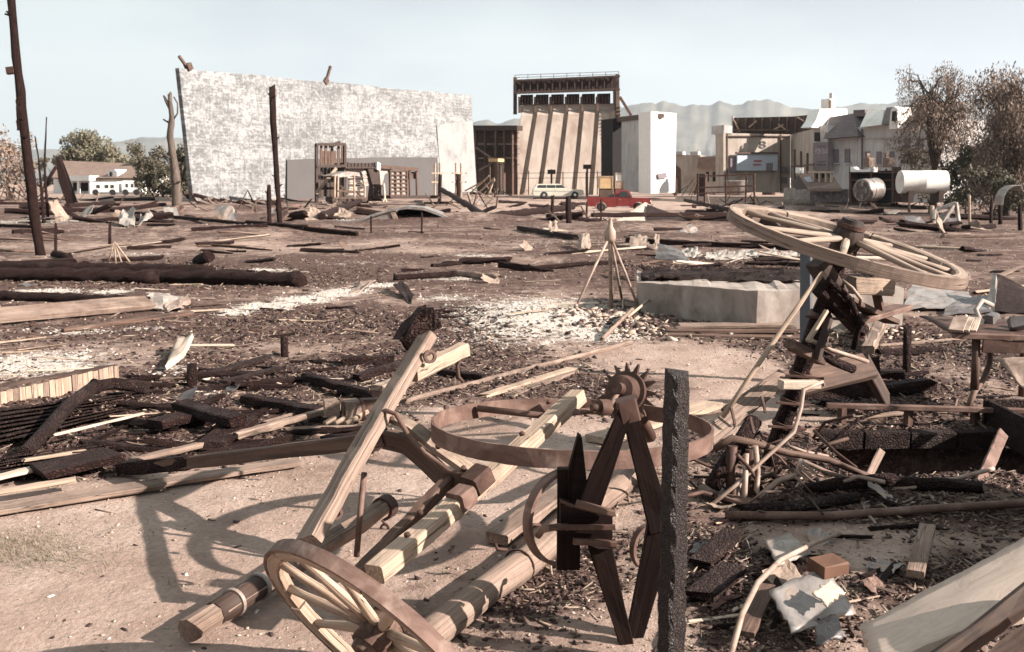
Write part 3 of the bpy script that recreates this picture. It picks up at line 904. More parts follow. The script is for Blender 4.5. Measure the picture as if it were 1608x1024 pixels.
# ------------------------------------------------------------------ stage building and the mansard row on the right
def stage():
    f1, f2 = Facade(1137, 110.3, 1241, 112.5), Facade(1241, 112.5, 1280, 96)
    t = thing('stage_building', 'large tan stage building with dark braced roof screen and faded white signboard', 'building', f1.p(1200, 303))
    m = MB(); f1.poly(m, [(1137, 209), (1241, 211), (1241, 303), (1137, 301)], 2); w = m.build('front_wall', 'stucco_tan', t)
    m = MB(); f2.poly(m, [(1241.5, 211), (1280, 202), (1280, 306), (1241.5, 303)], 3); m.build('return_wall', 'stucco_tan', t)
    m = MB(); f1.rect(m, 1136, 208, 1139.5, 302, .5, .35); m.build('pilaster', 'stucco_tan', t)
    m = MB(); f1.poly(m, [(1137, 196), (1150, 198), (1150, 210), (1137, 209)], 3, .1); m.build('parapet', 'stucco_grey', t)
    f0 = Facade(1149, 113, 1286, 108)
    m = MB(); f0.poly(m, [(1150, 185), (1245, 183), (1284, 179), (1280, 203), (1241, 211), (1150, 209)], .4); sc = m.build('roof_screen', 'wood_dark', t)
    m = MB(); f0.rect(m, 1149, 183, 1151, 209, .5, .2); m.build('screen_post', 'white_scrap', sc)
    for (a, b, c, d) in ((1176, 200, 1188, 190), (1212, 205, 1230, 196), (1222, 195, 1234, 204), (1152, 188, 1162, 207), (1252, 184, 1262, 190)):
        m = MB(); f0.bar(m, a, b, c, d, .14, .14, .3); m.build('brace', 'wood_pale', sc)
    for k in range(9):
        m = MB(); f0.bar(m, 1158 + 13 * k, 186 - .3 * k, 1158 + 13 * k, 209, .12, .12, .15); m.build('stud', 'wood_brown', sc)
    m = MB(); f0.bar(m, 1150, 204, 1240, 204.5, .16, .16, .35); m.build('screen_rail', 'wood_brown', sc)
    m = MB(); f1.rect(m, 1158, 240, 1221, 268, .25, .5); sb = m.build('signboard', 'blue_sign', t)
    m = MB(); f1.rect(m, 1157, 239, 1222, 241.5, .4, .7); m.build('sign_cornice', 'wood_brown', sb)
    text_on(f1, '8', 1191, 236, 1202, 224, M['flat_grey'], sb, .06)
    for (x0, x1, y) in ((1184, 1197, 251.5), (1183, 1196, 257.5)):
        for k in range(4):
            w_ = (x1 - x0) / 4
            m = MB(); f1.rect(m, x0 + k * w_, y, x0 + k * w_ + w_ * .72, y + 2.4, .05, .56); m.build('letter', 'red_letters', sb)
    for x in (1204, 1209.5):
        m = MB(); f1.rect(m, x, 256, x + 4, 268, .1, .6); m.build('dark_pane', 'dull_panel', sb)
    m = MB(); f1.rect(m, 1147, 246, 1157, 270, .3, .2); m.build('side_door', 'dull_panel', t)
    for x in (1142, 1226):
        m = MB(); f1.rect(m, x, 211, x + 1.2, 300, .15, .2); m.build('downpipe', 'wood_brown', t)
    m = MB(); f1.rect(m, 1137, 213, 1241, 214.5, .3, .22); m.build('gutter', 'wood_brown', t)
    for x, y in ((1229, 262), (1229, 278)):
        m = MB(); f1.rect(m, x, y, x + 7, y + 10, .1, .15); m.build('window', 'dull_panel', t)
    for k in range(3):
        m = MB(); f2.bar(m, 1248 + k * 10, 235 + k * 3, 1248 + k * 10, 303, .2, .2, .6); m.build('scaffold_pole', 'wood_brown', t)
    m = MB(); f2.bar(m, 1243, 262, 1278, 258, .15, .15, .6); m.build('scaffold_rail', 'wood_brown', t)
def text_on(f, s, x0, y0, x1, y1, mat, parent, off):
    cu = bpy.data.curves.new('lettering', 'FONT')
    cu.body = s
    cu.align_x = 'LEFT'; cu.align_y = 'BOTTOM'
    a, b, c = f.p(x0, y0, off), f.p(x1, y0, off), f.p(x0, y1, off)
    cu.size = (c - a).length * 1.35
    cu.extrude = .012
    tmp = bpy.data.objects.new('lettering', cu)
    COL.objects.link(tmp)
    bpy.context.view_layer.update()
    w = max(tmp.dimensions.x, .01)
    dg = bpy.context.evaluated_depsgraph_get()
    me = bpy.data.meshes.new_from_object(tmp.evaluated_get(dg))
    bpy.data.objects.remove(tmp)
    xa = (b - a).normalized(); za = Vector((0, 0, 1)); na = xa.cross(za)
    k = (b - a).length / w
    rot = Matrix(((xa.x * k, 0 * k + za.x, -na.x * -1), (xa.y * k, za.y, na.y), (xa.z * k, za.z, na.z)))
    for v in me.vertices:
        q = Vector(v.co)
        v.co = xa * q.x * k + za * q.y + na * q.z
    o = bpy.data.objects.new('lettering', me)
    COL.objects.link(o)
    me.materials.clear(); me.materials.append(mat)
    at = me.attributes.new('gc', 'FLOAT_VECTOR', 'POINT')
    o.parent = parent
    o.location = a - ORIG[parent]
    return o
stage()
def tower():
    f = Facade(1276, 97, 1312, 93)
    t = thing('corner_tower', 'pale stepped corner tower with chimney beside the stage building', 'tower', f.p(1288, 306))
    m = MB(); f.poly(m, [(1276, 198), (1300, 197), (1300, 308), (1276, 306)], 5); m.build('wall', 'stucco_grey', t)  # grey wall and white gable carry the tower's shaded and sunlit tones
    f_ = f; f = Facade(1274, 96.5, 1331, 100)
    m = MB(); f.poly(m, [(1274, 200), (1281, 190), (1288, 171), (1330, 171), (1331, 184), (1302, 186), (1296, 202)], 1.2, .6); rf = m.build('stepped_gable', 'white_paint', t)
    m = MB(); f.rect(m, 1303, 155, 1312, 172, 1.0, -.5); ch = m.build('chimney', 'plaster', t)
    m = MB(); f.rect(m, 1306.5, 146, 1309.5, 156, .3, -.8); m.build('chimney_pot', 'stucco_grey', ch)
    m = MB(); f.rect(m, 1303, 157, 1306, 170, .1, -.4); m.build('flue', 'wood_brown', ch)
    f = f_
    m = MB(); f.rect(m, 1278.5, 208, 1286, 222, .2, .12); m.build('window', 'void', t)
    m = MB(); f.poly(m, [(1276.5, 224), (1300, 223), (1300, 268), (1276.5, 268)], .2, .35); sg = m.build('sign_panel', 'dull_panel', t)
    text_on(f, 'FOR BAR', 1280, 244, 1299.5, 236, M['stucco_grey'], sg, .40)
    for y in (229, 253, 258):
        m = MB(); f.rect(m, 1283, y, 1296, y + 1.3, .03, .40); m.build('small_print', 'flat_grey', sg)
tower()
def mansards():
    f = Facade(1298, 95, 1345, 92)
    t = thing('mansard_house', 'grey shaded house with slate mansard roof right of the pale tower', 'house', f.p(1320, 308))
    m = MB(); f.poly(m, [(1300, 217), (1346, 213), (1346, 312), (1300, 310)], 6); m.build('wall', 'stucco_grey', t)
    for x in (1308, 1326):
        m = MB(); f.rect(m, x, 234, x + 8, 256, .1, .1); w = m.build('window', 'dull_panel', t)
        m = MB(); f.rect(m, x - 1, 256, x + 9, 257.5, .3, .25); m.build('sill', 'stucco_grey', w)
    a = [f.p(x, y, o) for x, y, o in ((1293, 218, 1.0), (1347, 214, 1.0), (1341, 178, -1.6), (1303, 184, -1.6))]
    m = MB(); m.prism(a, -f.n * 4); m.build('mansard_roof', 'roof_slate', t)
    m = MB(); f.poly(m, [(1340, 173), (1358, 172), (1358, 182), (1340, 184)], 4, -1.4); m.build('roof_step', 'roof_slate', t)
    g = Facade(1345, 92, 1440, 86)
    t = thing('gabled_house', 'long pale grey house with steep dormered roof half hidden by trees', 'house', g.p(1390, 312))
    m = MB(); g.poly(m, [(1346.5, 200), (1432, 191), (1470, 186), (1470, 320), (1346.5, 313)], 6); m.build('wall', 'stucco_grey', t)
    a = [g.p(x, y, o) for x, y, o in ((1350, 200, .8), (1384, 196, .8), (1388, 173, -1.4), (1362, 174, -1.4))]
    m = MB(); m.prism(a, -g.n * 3); m.build('steep_roof', 'plaster', t)
    a = [g.p(x, y, o) for x, y, o in ((1384, 196, .9), (1480, 186, .9), (1480, 158, -1.6), (1392, 169, -1.6))]
    m = MB(); m.prism(a, -g.n * 3); m.build('steep_roof', 'roof_slate', t)
    m = MB(); g.poly(m, [(1396, 203), (1399, 172), (1404, 167), (1409, 170), (1410, 202)], 2.4, 1.6); d = m.build('dormer', 'plaster', t)
    m = MB(); g.poly(m, [(1400, 190), (1401, 175), (1407, 174), (1407, 190)], .1, 1.7); m.build('pane', 'void', d)
    for x in (1420, 1440, 1462):
        m = MB(); g.rect(m, x, 215, x + 9, 240, .1, .1); m.build('window', 'dull_panel', t)
    for x in (1358, 1376, 1396):
        m = MB(); g.rect(m, x, 238, x + 7, 258, .1, .1); w = m.build('window', 'dull_panel', t)
        m = MB(); g.rect(m, x - 1, 258, x + 8, 259.5, .3, .25); m.build('sill', 'stucco_grey', w)
    m = MB(); g.rect(m, 1352, 202, 1353, 310, .15, .2); m.build('downpipe', 'dull_panel', t)
    m = MB(); g.rect(m, 1346.5, 216, 1470, 217.2, .3, .15); m.build('string_course', 'stucco_grey', t)
mansards()
def far_house():
    D = 150
    f = Facade(84, D, 225, D - 6)
    t = thing('ranch_house', 'long low white house with brown shingle roof behind the burnt field', 'house', f.p(150, 308))
    m = MB(); f.poly(m, [(84, 274), (222, 276), (222, 312), (84, 312)], 8); m.build('wall', 'white_paint', t)
    rf = MB(); f.poly(rf, [(78, 277), (224, 279), (221, 276)], .1)
    a = [f.p(x, y, o) for x, y, o in ((80, 279, 1.2), (225, 280, 1.2), (219, 257, -4), (92, 252, -4))]
    m = MB(); m.prism(a, -f.n * .3 + Vector((0, 0, -.15))); r = m.build('roof', 'roof_brown', t)
    m = MB(); f.rect(m, 207, 247, 214, 266, 1.5, -3.2); m.build('chimney', 'white_paint', r)
    m = MB(); f.poly(m, [(170, 280), (170, 270), (174, 266), (180, 266), (184, 270), (184, 280)], 2.5, .6); d = m.build('dormer', 'white_paint', r)
    m = MB(); f.rect(m, 172, 270, 175, 277, .1, .75); m.build('pane', 'void', d)
    m = MB(); f.poly(m, [(96, 284), (96, 276), (140, 276), (140, 284)], 3, 2.4); m.build('porch_beam', 'white_paint', t)
    for x in (97, 109, 121, 139):
        m = MB(); f.rect(m, x, 283, x + 3, 310, .3, 2.2); m.build('porch_post', 'white_paint', t)
    for x0, x1 in ((101, 108), (113, 120), (125, 138), (177, 184), (198, 203)):
        m = MB(); f.rect(m, x0, 287, x1, 300, .1, .12); m.build('window', 'void', t)
far_house()
# ------------------------------------------------------------------ trees
def leaf_cloud(mb, blobs, n, size, droop=0.0):
    """leaf-sized faces gathered in clumps through the crown"""
    vs, fs = [], []
    tot = sum(b[1] ** 2 for b in blobs)
    for c, r, fl in blobs:
        k = max(4, int(n * r * r / tot))
        for _ in range(k):
            d = Vector((RND.gauss(0, 1), RND.gauss(0, 1), RND.gauss(0, 1) * fl)).normalized() * r * (U(.25, 1.0) ** .55)
            p = Vector(c) + d
            if droop: p.z -= droop * U(0, 1) ** 2
            s = size * U(.5, 1.3)
            a = Vector((U(-1, 1), U(-1, 1), U(-1, 1) - (1.2 if droop else 0))).normalized() * s
            b = Vector((U(-1, 1), U(-1, 1), U(-.4, 1))).normalized() * s * (.35 if droop else .7)
            i = len(vs)
            vs += [p - a, p + b, p + a, p - b]
            fs.append([i, i + 1, i + 2, i + 3])
    mb.add(vs, fs)
def tree(label, px, py, D, h, w, mat, nb=26, leaves=5200, size=.16, clear=.3, group=None, droop=0.0, lean=0.0, blob=.16, name='tree', fork=True, weep=False):
    b = Q(px, py, D); b.z = gz(b.x, b.y)
    t = thing(name, label, 'tree', b, group)
    r0 = h * .022
    tr = MB()
    ends = []
    top = b + Vector((lean, 0, h * clear))
    tr.tube([b, b.lerp(top, .5) + Vector((U(-.1, .1), 0, 0)), top], r0, 8, scale=[1.3, 1.0, .85])
    limbs = 9 if weep else 5
    for k in range(limbs):
        a = 2 * math.pi * k / limbs + U(-.4, .4)
        q = top + Vector((math.cos(a) * w * U(.16, .30), math.sin(a) * w * U(.16, .30), h * (U(.38, .86) if weep else U(.28, .5)) * (1 - clear)))
        tr.tube([top - Vector((0, 0, .2)), top.lerp(q, .5) + Vector((U(-.2, .2), U(-.2, .2), .15)), q], r0 * .62, 6, scale=[1, .75, .45])
        for _ in range(nb // limbs):
            e = q + Vector((U(-1, 1) * w * .42, U(-1, 1) * w * .42, U(-.42, .16) * h * (1 - clear))) if weep else q + Vector((U(-1, 1) * w * .33, U(-1, 1) * w * .33, U(-.35, .62) * h * (1 - clear)))
            e.z = min(e.z, b.z + h * .96)
            tr.tube([q.lerp(top, U(0, .5)), q.lerp(e, .55) + Vector((0, 0, .2)), e], r0 * .26, 5, scale=[1, .7, .3])
            ends.append(e)
    tr.build('trunk', 'bark', t)
    blobs = [(e, h * blob * U(.45, 1.15), U(.5, 1)) for e in ends]
    lf = MB(); leaf_cloud(lf, blobs, leaves, size, droop); lf.build('crown', mat, t)
    return t
tree('thin reddish tree with forked trunk and airy crown behind the pale tank', 1466, 300, 72, 11.4, 3.9, 'leaf_brown', nb=90, leaves=17000, size=.10, clear=.27, blob=.075, droop=.9, weep=True)
tree('big drooping brown tree at the right edge behind the curved sheet', 1582, 306, 64, 10.2, 3.7, 'leaf_brown', nb=90, leaves=30000, size=.13, clear=.14, droop=1.2, blob=.11, weep=True)
tree('tall drooping tree cut by the right picture edge', 1640, 306, 66, 9.6, 3.4, 'leaf_brown', nb=50, leaves=17000, size=.13, clear=.14, droop=1.2, blob=.12, weep=True)
tree('low dark bush between the thin tree and the drooping trees', 1518, 312, 70, 4.4, 3.6, 'leaf_dark', nb=30, leaves=8500, size=.11, clear=.08, blob=.19)
tree('dark shrub under the drooping tree at right edge', 1560, 318, 60, 2.6, 5.2, 'leaf_dark', nb=22, leaves=7200, size=.10, clear=.05, blob=.26)
tree('small dark tree leaning over the grey house wall', 1430, 304, 76, 4.8, 4.0, 'leaf_dark', nb=22, leaves=2600, size=.12, clear=.18, blob=.15)
tree('rounded green tree rising behind the ranch house roof', 134, 302, 178, 9.8, 7.0, 'leaf', nb=30, leaves=5200, size=.26, clear=.16, blob=.17)
tree('second rounded tree joined to the green one behind the ranch house', 160, 302, 174, 9.0, 6.4, 'leaf', nb=30, leaves=5000, size=.26, clear=.12, blob=.18)
tree('low hedge tree at the left end behind the ranch house', 100, 302, 176, 5.6, 9.0, 'leaf', nb=26, leaves=4200, size=.25, clear=.08, blob=.22)
tree('low hedge tree at the chimney end behind the ranch house', 198, 302, 172, 5.4, 8.0, 'leaf', nb=26, leaves=4200, size=.25, clear=.08, blob=.22)
tree('narrow dark tree standing between chimney and bare trunk', 233, 304, 140, 6.6, 3.6, 'leaf_dark', nb=26, leaves=3600, size=.2, clear=.1, blob=.16)
tree('dark green tree beside the left end of the white wall', 292, 306, 118, 6.0, 4.4, 'leaf_dark', nb=26, leaves=5000, size=.18, clear=.06, blob=.2)
tree('broad dark shrub below the bare trunk left of the white wall', 256, 308, 112, 4.0, 6.0, 'leaf_dark', nb=28, leaves=6000, size=.17, clear=.05, blob=.24)
tree('hazy grey brush tree behind the leaning charred pole', 18, 300, 92, 5.6, 5.5, 'leaf_brown', nb=40, leaves=3000, size=.13, clear=.08, blob=.15)
tree('thin hazy brush tree at the far left edge', -22, 300, 84, 6.6, 5.0, 'leaf_brown', nb=40, leaves=2600, size=.13, clear=.1, blob=.15)

def pole(name, label, cat, pts, r, mat, D, taper=None, knots=0, n=9, parts=()):
    """a pole whose axis passes the given pixels, standing at depth D"""
    P = [Q(x, y, D) for x, y in pts]
    P[-1].z = gz(P[-1].x, P[-1].y) - .15
    t = thing(name, label, cat, P[-1])
    fine = []
    for a, b in zip(P[:-1], P[1:]):
        k = max(2, int((b - a).length / .35))
        fine += [a.lerp(b, i / k) for i in range(k)]
    fine.append(P[-1])
    sc = [(taper[0] + (taper[1] - taper[0]) * i / (len(fine) - 1)) * U(.92, 1.07) for i in range(len(fine))] if taper else None
    MB().tube(fine, r, n, jit=r * .12, scale=sc, rag=r).build('shaft', mat, t)
    for k in range(knots):
        q = fine[RND.randrange(1, len(fine) - 2)]
        d = Vector((U(-1, 1), U(-1, .2), U(.1, .8))).normalized()
        MB().tube([q, q + d * r * U(1.4, 2.4)], r * .3, 6, scale=[1, .6]).build('stub', mat, t)
    return t
t = pole('charred_pole', 'tall charred utility pole leaning at the left edge of the field', 'pole', [(14, -40), (26, 90), (40, 220), (54, 335), (64, 402)], .105, 'char', 22.5, (.8, 1.15), 9)
a = Q(20, 112, 22.5); MB().beam(a + Vector((-.10, -.05, 0)), a + Vector((.06, -.05, .02)), .12, .16).build('bracket', 'rust_dark', t)
a, b = Q(27, 150, 22.4), Q(29, 205, 22.4); MB().beam(a, b, .05, .05, jit=.01).build('hanging_strip', 'char', t)
pole('dead_tree', 'bare burnt tree trunk with forked top left of the white wall', 'tree', [(266, 146), (270, 185), (267, 215), (272, 250), (277, 290), (278, 330)], .26, 'bark', 58, (.45, 1.25), 5)
o = [x for x in COL.objects if x.get('label', '').startswith('bare burnt tree')][0]
MB().tube([Q(269, 172, 58), Q(262, 160, 58), Q(257, 150, 58)], .13, 6, scale=[1.1, .8, .4]).build('fork', 'bark', o)
MB().tube([Q(271, 190, 58), Q(279, 178, 58), Q(279, 162, 58), Q(273, 152, 58)], .05, 5).build('twig', 'bark', o)
pole('charred_pole', 'slim charred pole standing in front of the white wall', 'pole', [(427, 136), (429, 190), (433, 250), (437, 310), (440, 348)], .125, 'char', 41.5, (1.1, .85), 6)
pole('sapling', 'thin burnt sapling just right of the leaning pole', 'tree', [(73, 185), (71, 230), (70, 262), (73, 310), (75, 335)], .06, 'char', 44, (.4, 1.3), 2, 6)
pole('sapling', 'shorter forked burnt sapling beside the leaning pole', 'tree', [(55, 215), (60, 245), (64, 285), (68, 330)], .06, 'char', 41, (.4, 1.3), 2, 6)
pole('fence_post', 'short charred post at the foot of the slim pole', 'post', [(422, 292), (423, 345)], .09, 'char', 37, (.9, 1), 0, 7)
for lab, x, y0, y1, rp in (
    ('thick charred stump post before the repair panel of the white wall', 720, 274, 316, 3.6), ('charred stump post left of the thick one by the wall end', 690, 274, 318, 2.8),
    ('charred fence post carrying a rail near the cream estate car', 867, 308, 340, 2.8), ('thick charred fence post in front of the cream estate car', 893, 312, 356, 4.6),
    ('thin iron stake left of the arched boat shell', 583, 340, 372, 1.4), ('thin iron stake in front of the arched boat shell', 662, 334, 372, 1.4),
    ('short stake standing in ash right of the leaning pole', 87, 352, 404, 2.4), ('short stake behind the little wire stand', 172, 352, 382, 2.4),
    ('charred stub post standing alone in the open dirt', 447, 528, 558, 7), ('charred stub post at the edge of the burnt boards', 301, 578, 606, 9),
    ('upright charred post right of the leaning wheel stand', 1425, 515, 592, 7.5), ('pale thin stake in front of the drooping trees', 1523, 306, 352, 2.2),
    ('dark stake left of the curved sheet by the trees', 1556, 312, 350, 2.6), ('stout dark stake below the curved sheet', 1571, 318, 352, 3.2),
    ('dark stake at the right picture edge', 1602, 322, 362, 3.4), ('short stump beside the pale trestle on the right', 1464, 326, 346, 3.6),
    ('leftmost thin black stake in front of the red pickup', 921, 318, 345, 1.6), ('thin black stake before the rear wheel of the red pickup', 944, 314, 346, 1.6)):
    D = G(x, y1).y
    pole('post', lab, 'post', [(x + U(-1.5, 1.5), y0), (x, y1)], rp * D / FPX, 'char' if 'pale' not in lab else 'wood_pale', D, (.95, 1.05), 0, 7)
# ------------------------------------------------------------------ vehicles
def arch(cx, r, n=7):
    return [(cx + r * math.cos(math.pi * k / n), .30 + r * math.sin(math.pi * k / n)) for k in range(n + 1)][::-1]
def car(label, loc, yaw, paint, L, kind):
    t = thing(kind, label, 'car' if kind == 'estate_car' else 'truck', loc)
    c, s = math.cos(yaw), math.sin(yaw)
    def P(x, y, z): return Vector(loc) + Vector((c * x - s * y, s * x + c * y, z))
    yv = P(0, 1, 0) - Vector(loc)
    def side(pts, w, name, mat, parent=None, y=None, inset=0.0, ztop=None):
        m = MB()
        if y is None:
            n = len(pts)
            def hw(z): return w / 2 - inset * max(0, (z - .9)) / .6
            vs = [P(x, -hw(z), z) for x, z in pts] + [P(x, hw(z), z) for x, z in pts]
            fs = [list(range(n)), [n + k for k in range(n)][::-1]] + [[k, n + k, n + (k + 1) % n, (k + 1) % n] for k in range(n)]
            m.add(vs, fs)
        else:
            m.prism([P(x, y, z) for x, z in pts], yv * w)
        return m.build(name, mat, parent or t)
    h = L / 2
    fw, rw, wr = h - .92, -h + 1.12, .34
    if kind == 'estate_car':
        lower = [(-h, .45), (-h + .05, .30)] + [(rw - .42, .28)] + arch(rw, .40) + [(rw + .42, .26), (fw - .42, .26)] + arch(fw, .40) + [(fw + .42, .30), (h - .05, .32), (h, .5), (h - .03, .80), (h - .25, .90), (.75, .97), (-h + .12, .97), (-h, .88)]
        side(lower, 1.84, 'body', paint)
        roof = [(-h + .10, .96), (-h + .35, 1.42), (-h + .55, 1.48), (-.1, 1.50), (.25, 1.46), (1.0, .96)]
        cab = side(roof, 1.76, 'cabin', paint, inset=.18)
        for x0, x1, s0, s1 in ((-h + .42, -h + 1.35, .12, 0), (-h + 1.45, -.35, 0, 0), (-.27, .78, 0, .42)):
            for yy in (-.835, .80):
                side([(x0, 1.03), (x1, 1.03), (x1 - s1, 1.38), (x0 + s0, 1.38)], .035, 'side_window', 'glass', y=yy)
        m = MB(); m.prism([P(.98, -.7, 1.0), P(.98, .7, 1.0), P(.34, .64, 1.42), P(.34, -.64, 1.42)], (P(1, 0, 0) - Vector(loc)) * .03); m.build('windscreen', 'glass', t)
        side([(-h - .10, .40), (-h + .02, .40), (-h + .02, .52), (-h - .10, .52)], 1.8, 'bumper', 'chrome')
        side([(h - .02, .40), (h + .10, .40), (h + .10, .53), (h - .02, .53)], 1.8, 'bumper', 'chrome')
        side([(-h + .1, .74), (h - .1, .72), (h - .1, .75), (-h + .1, .77)], .02, 'side_trim', 'chrome', y=-.945)
        for yy in (-.68, .68):
            m = MB(); m.lathe(P(h - .06, yy, .66), P(1, 0, 0) - Vector(loc), [(0, .11), (.06, .10)], 12); m.build('headlight', 'chrome', t)
    else:
        lower = [(-h, .55), (-h, .42), (rw - .46, .40)] + arch(rw, .46, 8) + [(rw + .46, .36), (fw - .46, .34)] + arch(fw, .48, 8) + [(fw + .48, .40), (h, .45), (h, .98), (h - .2, 1.05), (.85, 1.10), (-.25, 1.10), (-.25, 1.02), (-h, 1.02)]
        side(lower, 1.86, 'body', paint)
        cab = side([(-.28, 1.0), (-.25, 1.62), (-.05, 1.72), (.55, 1.72), (.72, 1.66), (1.02, 1.09)], 1.74, 'cab', paint, inset=.16)
        for x0, x1, s0, s1 in ((.02, .92, .02, .34),):
            for yy in (-.865, .83):
                side([(x0, 1.14), (x1, 1.14), (x1 - s1, 1.60), (x0 + s0, 1.60)], .04, 'side_window', 'glass', y=yy)
        m = MB(); m.prism([P(1.03, -.72, 1.12), P(1.03, .72, 1.12), P(.76, .66, 1.63), P(.76, -.66, 1.63)], (P(1, 0, 0) - Vector(loc)) * .03); m.build('windscreen', 'glass', t)
        m = MB(); m.prism([P(-h + .1, -.80, 1.03), P(-.35, -.80, 1.03), P(-.35, .80, 1.03), P(-h + .1, .80, 1.03)], (0, 0, .012)); m.build('bed_floor', 'wood_dark', t)
        for yy in (-.92, .84):
            side([(-h, 1.02), (-.28, 1.02), (-.28, 1.13), (-h, 1.13)], .08, 'bed_rail', paint, y=yy)
        side([(h, .45), (h + .14, .45), (h + .14, .66), (h, .66)], 1.84, 'bumper', 'chrome')
        side([(-h - .12, .45), (-h, .45), (-h, .60), (-h - .12, .60)], 1.7, 'bumper', 'chrome')
        side([(-.22, .42), (.85, .42), (.85, .36), (-.22, .36)], .06, 'sill_trim', 'chrome', y=-.97)
        side([(-.20, .45), (-.19, 1.08), (-.17, 1.08), (-.18, .45)], .012, 'door_seam', 'void', y=-.94)
        side([(.84, .45), (.85, 1.08), (.87, 1.08), (.86, .45)], .012, 'door_seam', 'void', y=-.94)
        side([(.0, .92), (.15, .92), (.15, .95), (.0, .95)], .03, 'door_handle', 'chrome', y=-.955)
        for yy in (-.7, .7):
            m = MB(); m.lathe(P(h - .02, yy, .82), P(1, 0, 0) - Vector(loc), [(0, .11), (.05, .10)], 12); m.build('headlight', 'chrome', t)
        for x, hh in ((-.5, .35), (-.75, .22)):
            m = MB(); m.box(P(x, -.3, 1.05 + hh / 2), .3, .4, hh, yaw); m.build('load_box', 'dull_panel', t)
    for x in (fw, rw):
        for sg in (-1, 1):
            w = MB().lathe(P(x, sg * .92, wr), yv * -sg, [(0, wr * .62), (0, wr * .93), (.04, wr), (.18, wr), (.21, wr * .92), (.21, wr * .4)], 22).build('wheel', 'tyre', t)
            MB().lathe(P(x, sg * .935, wr), yv * -sg, [(0, .03), (.01, wr * .35), (.03, wr * .60), (.06, wr * .62)], 18).build('rim', 'chrome' if kind == 'estate_car' else 'orange_wood', w)
p = Q(876, 311, 106); p.z = gz(p.x, p.y)
car('cream estate car parked side-on in front of the dam', p, R(2), 'cream_paint', 5.3, 'estate_car')
p = Q(971, 331, 80); p.z = gz(p.x, p.y)
car('red pickup truck parked in the dirt before the white block', p, R(-3), 'red_paint', 5.0, 'pickup_truck')

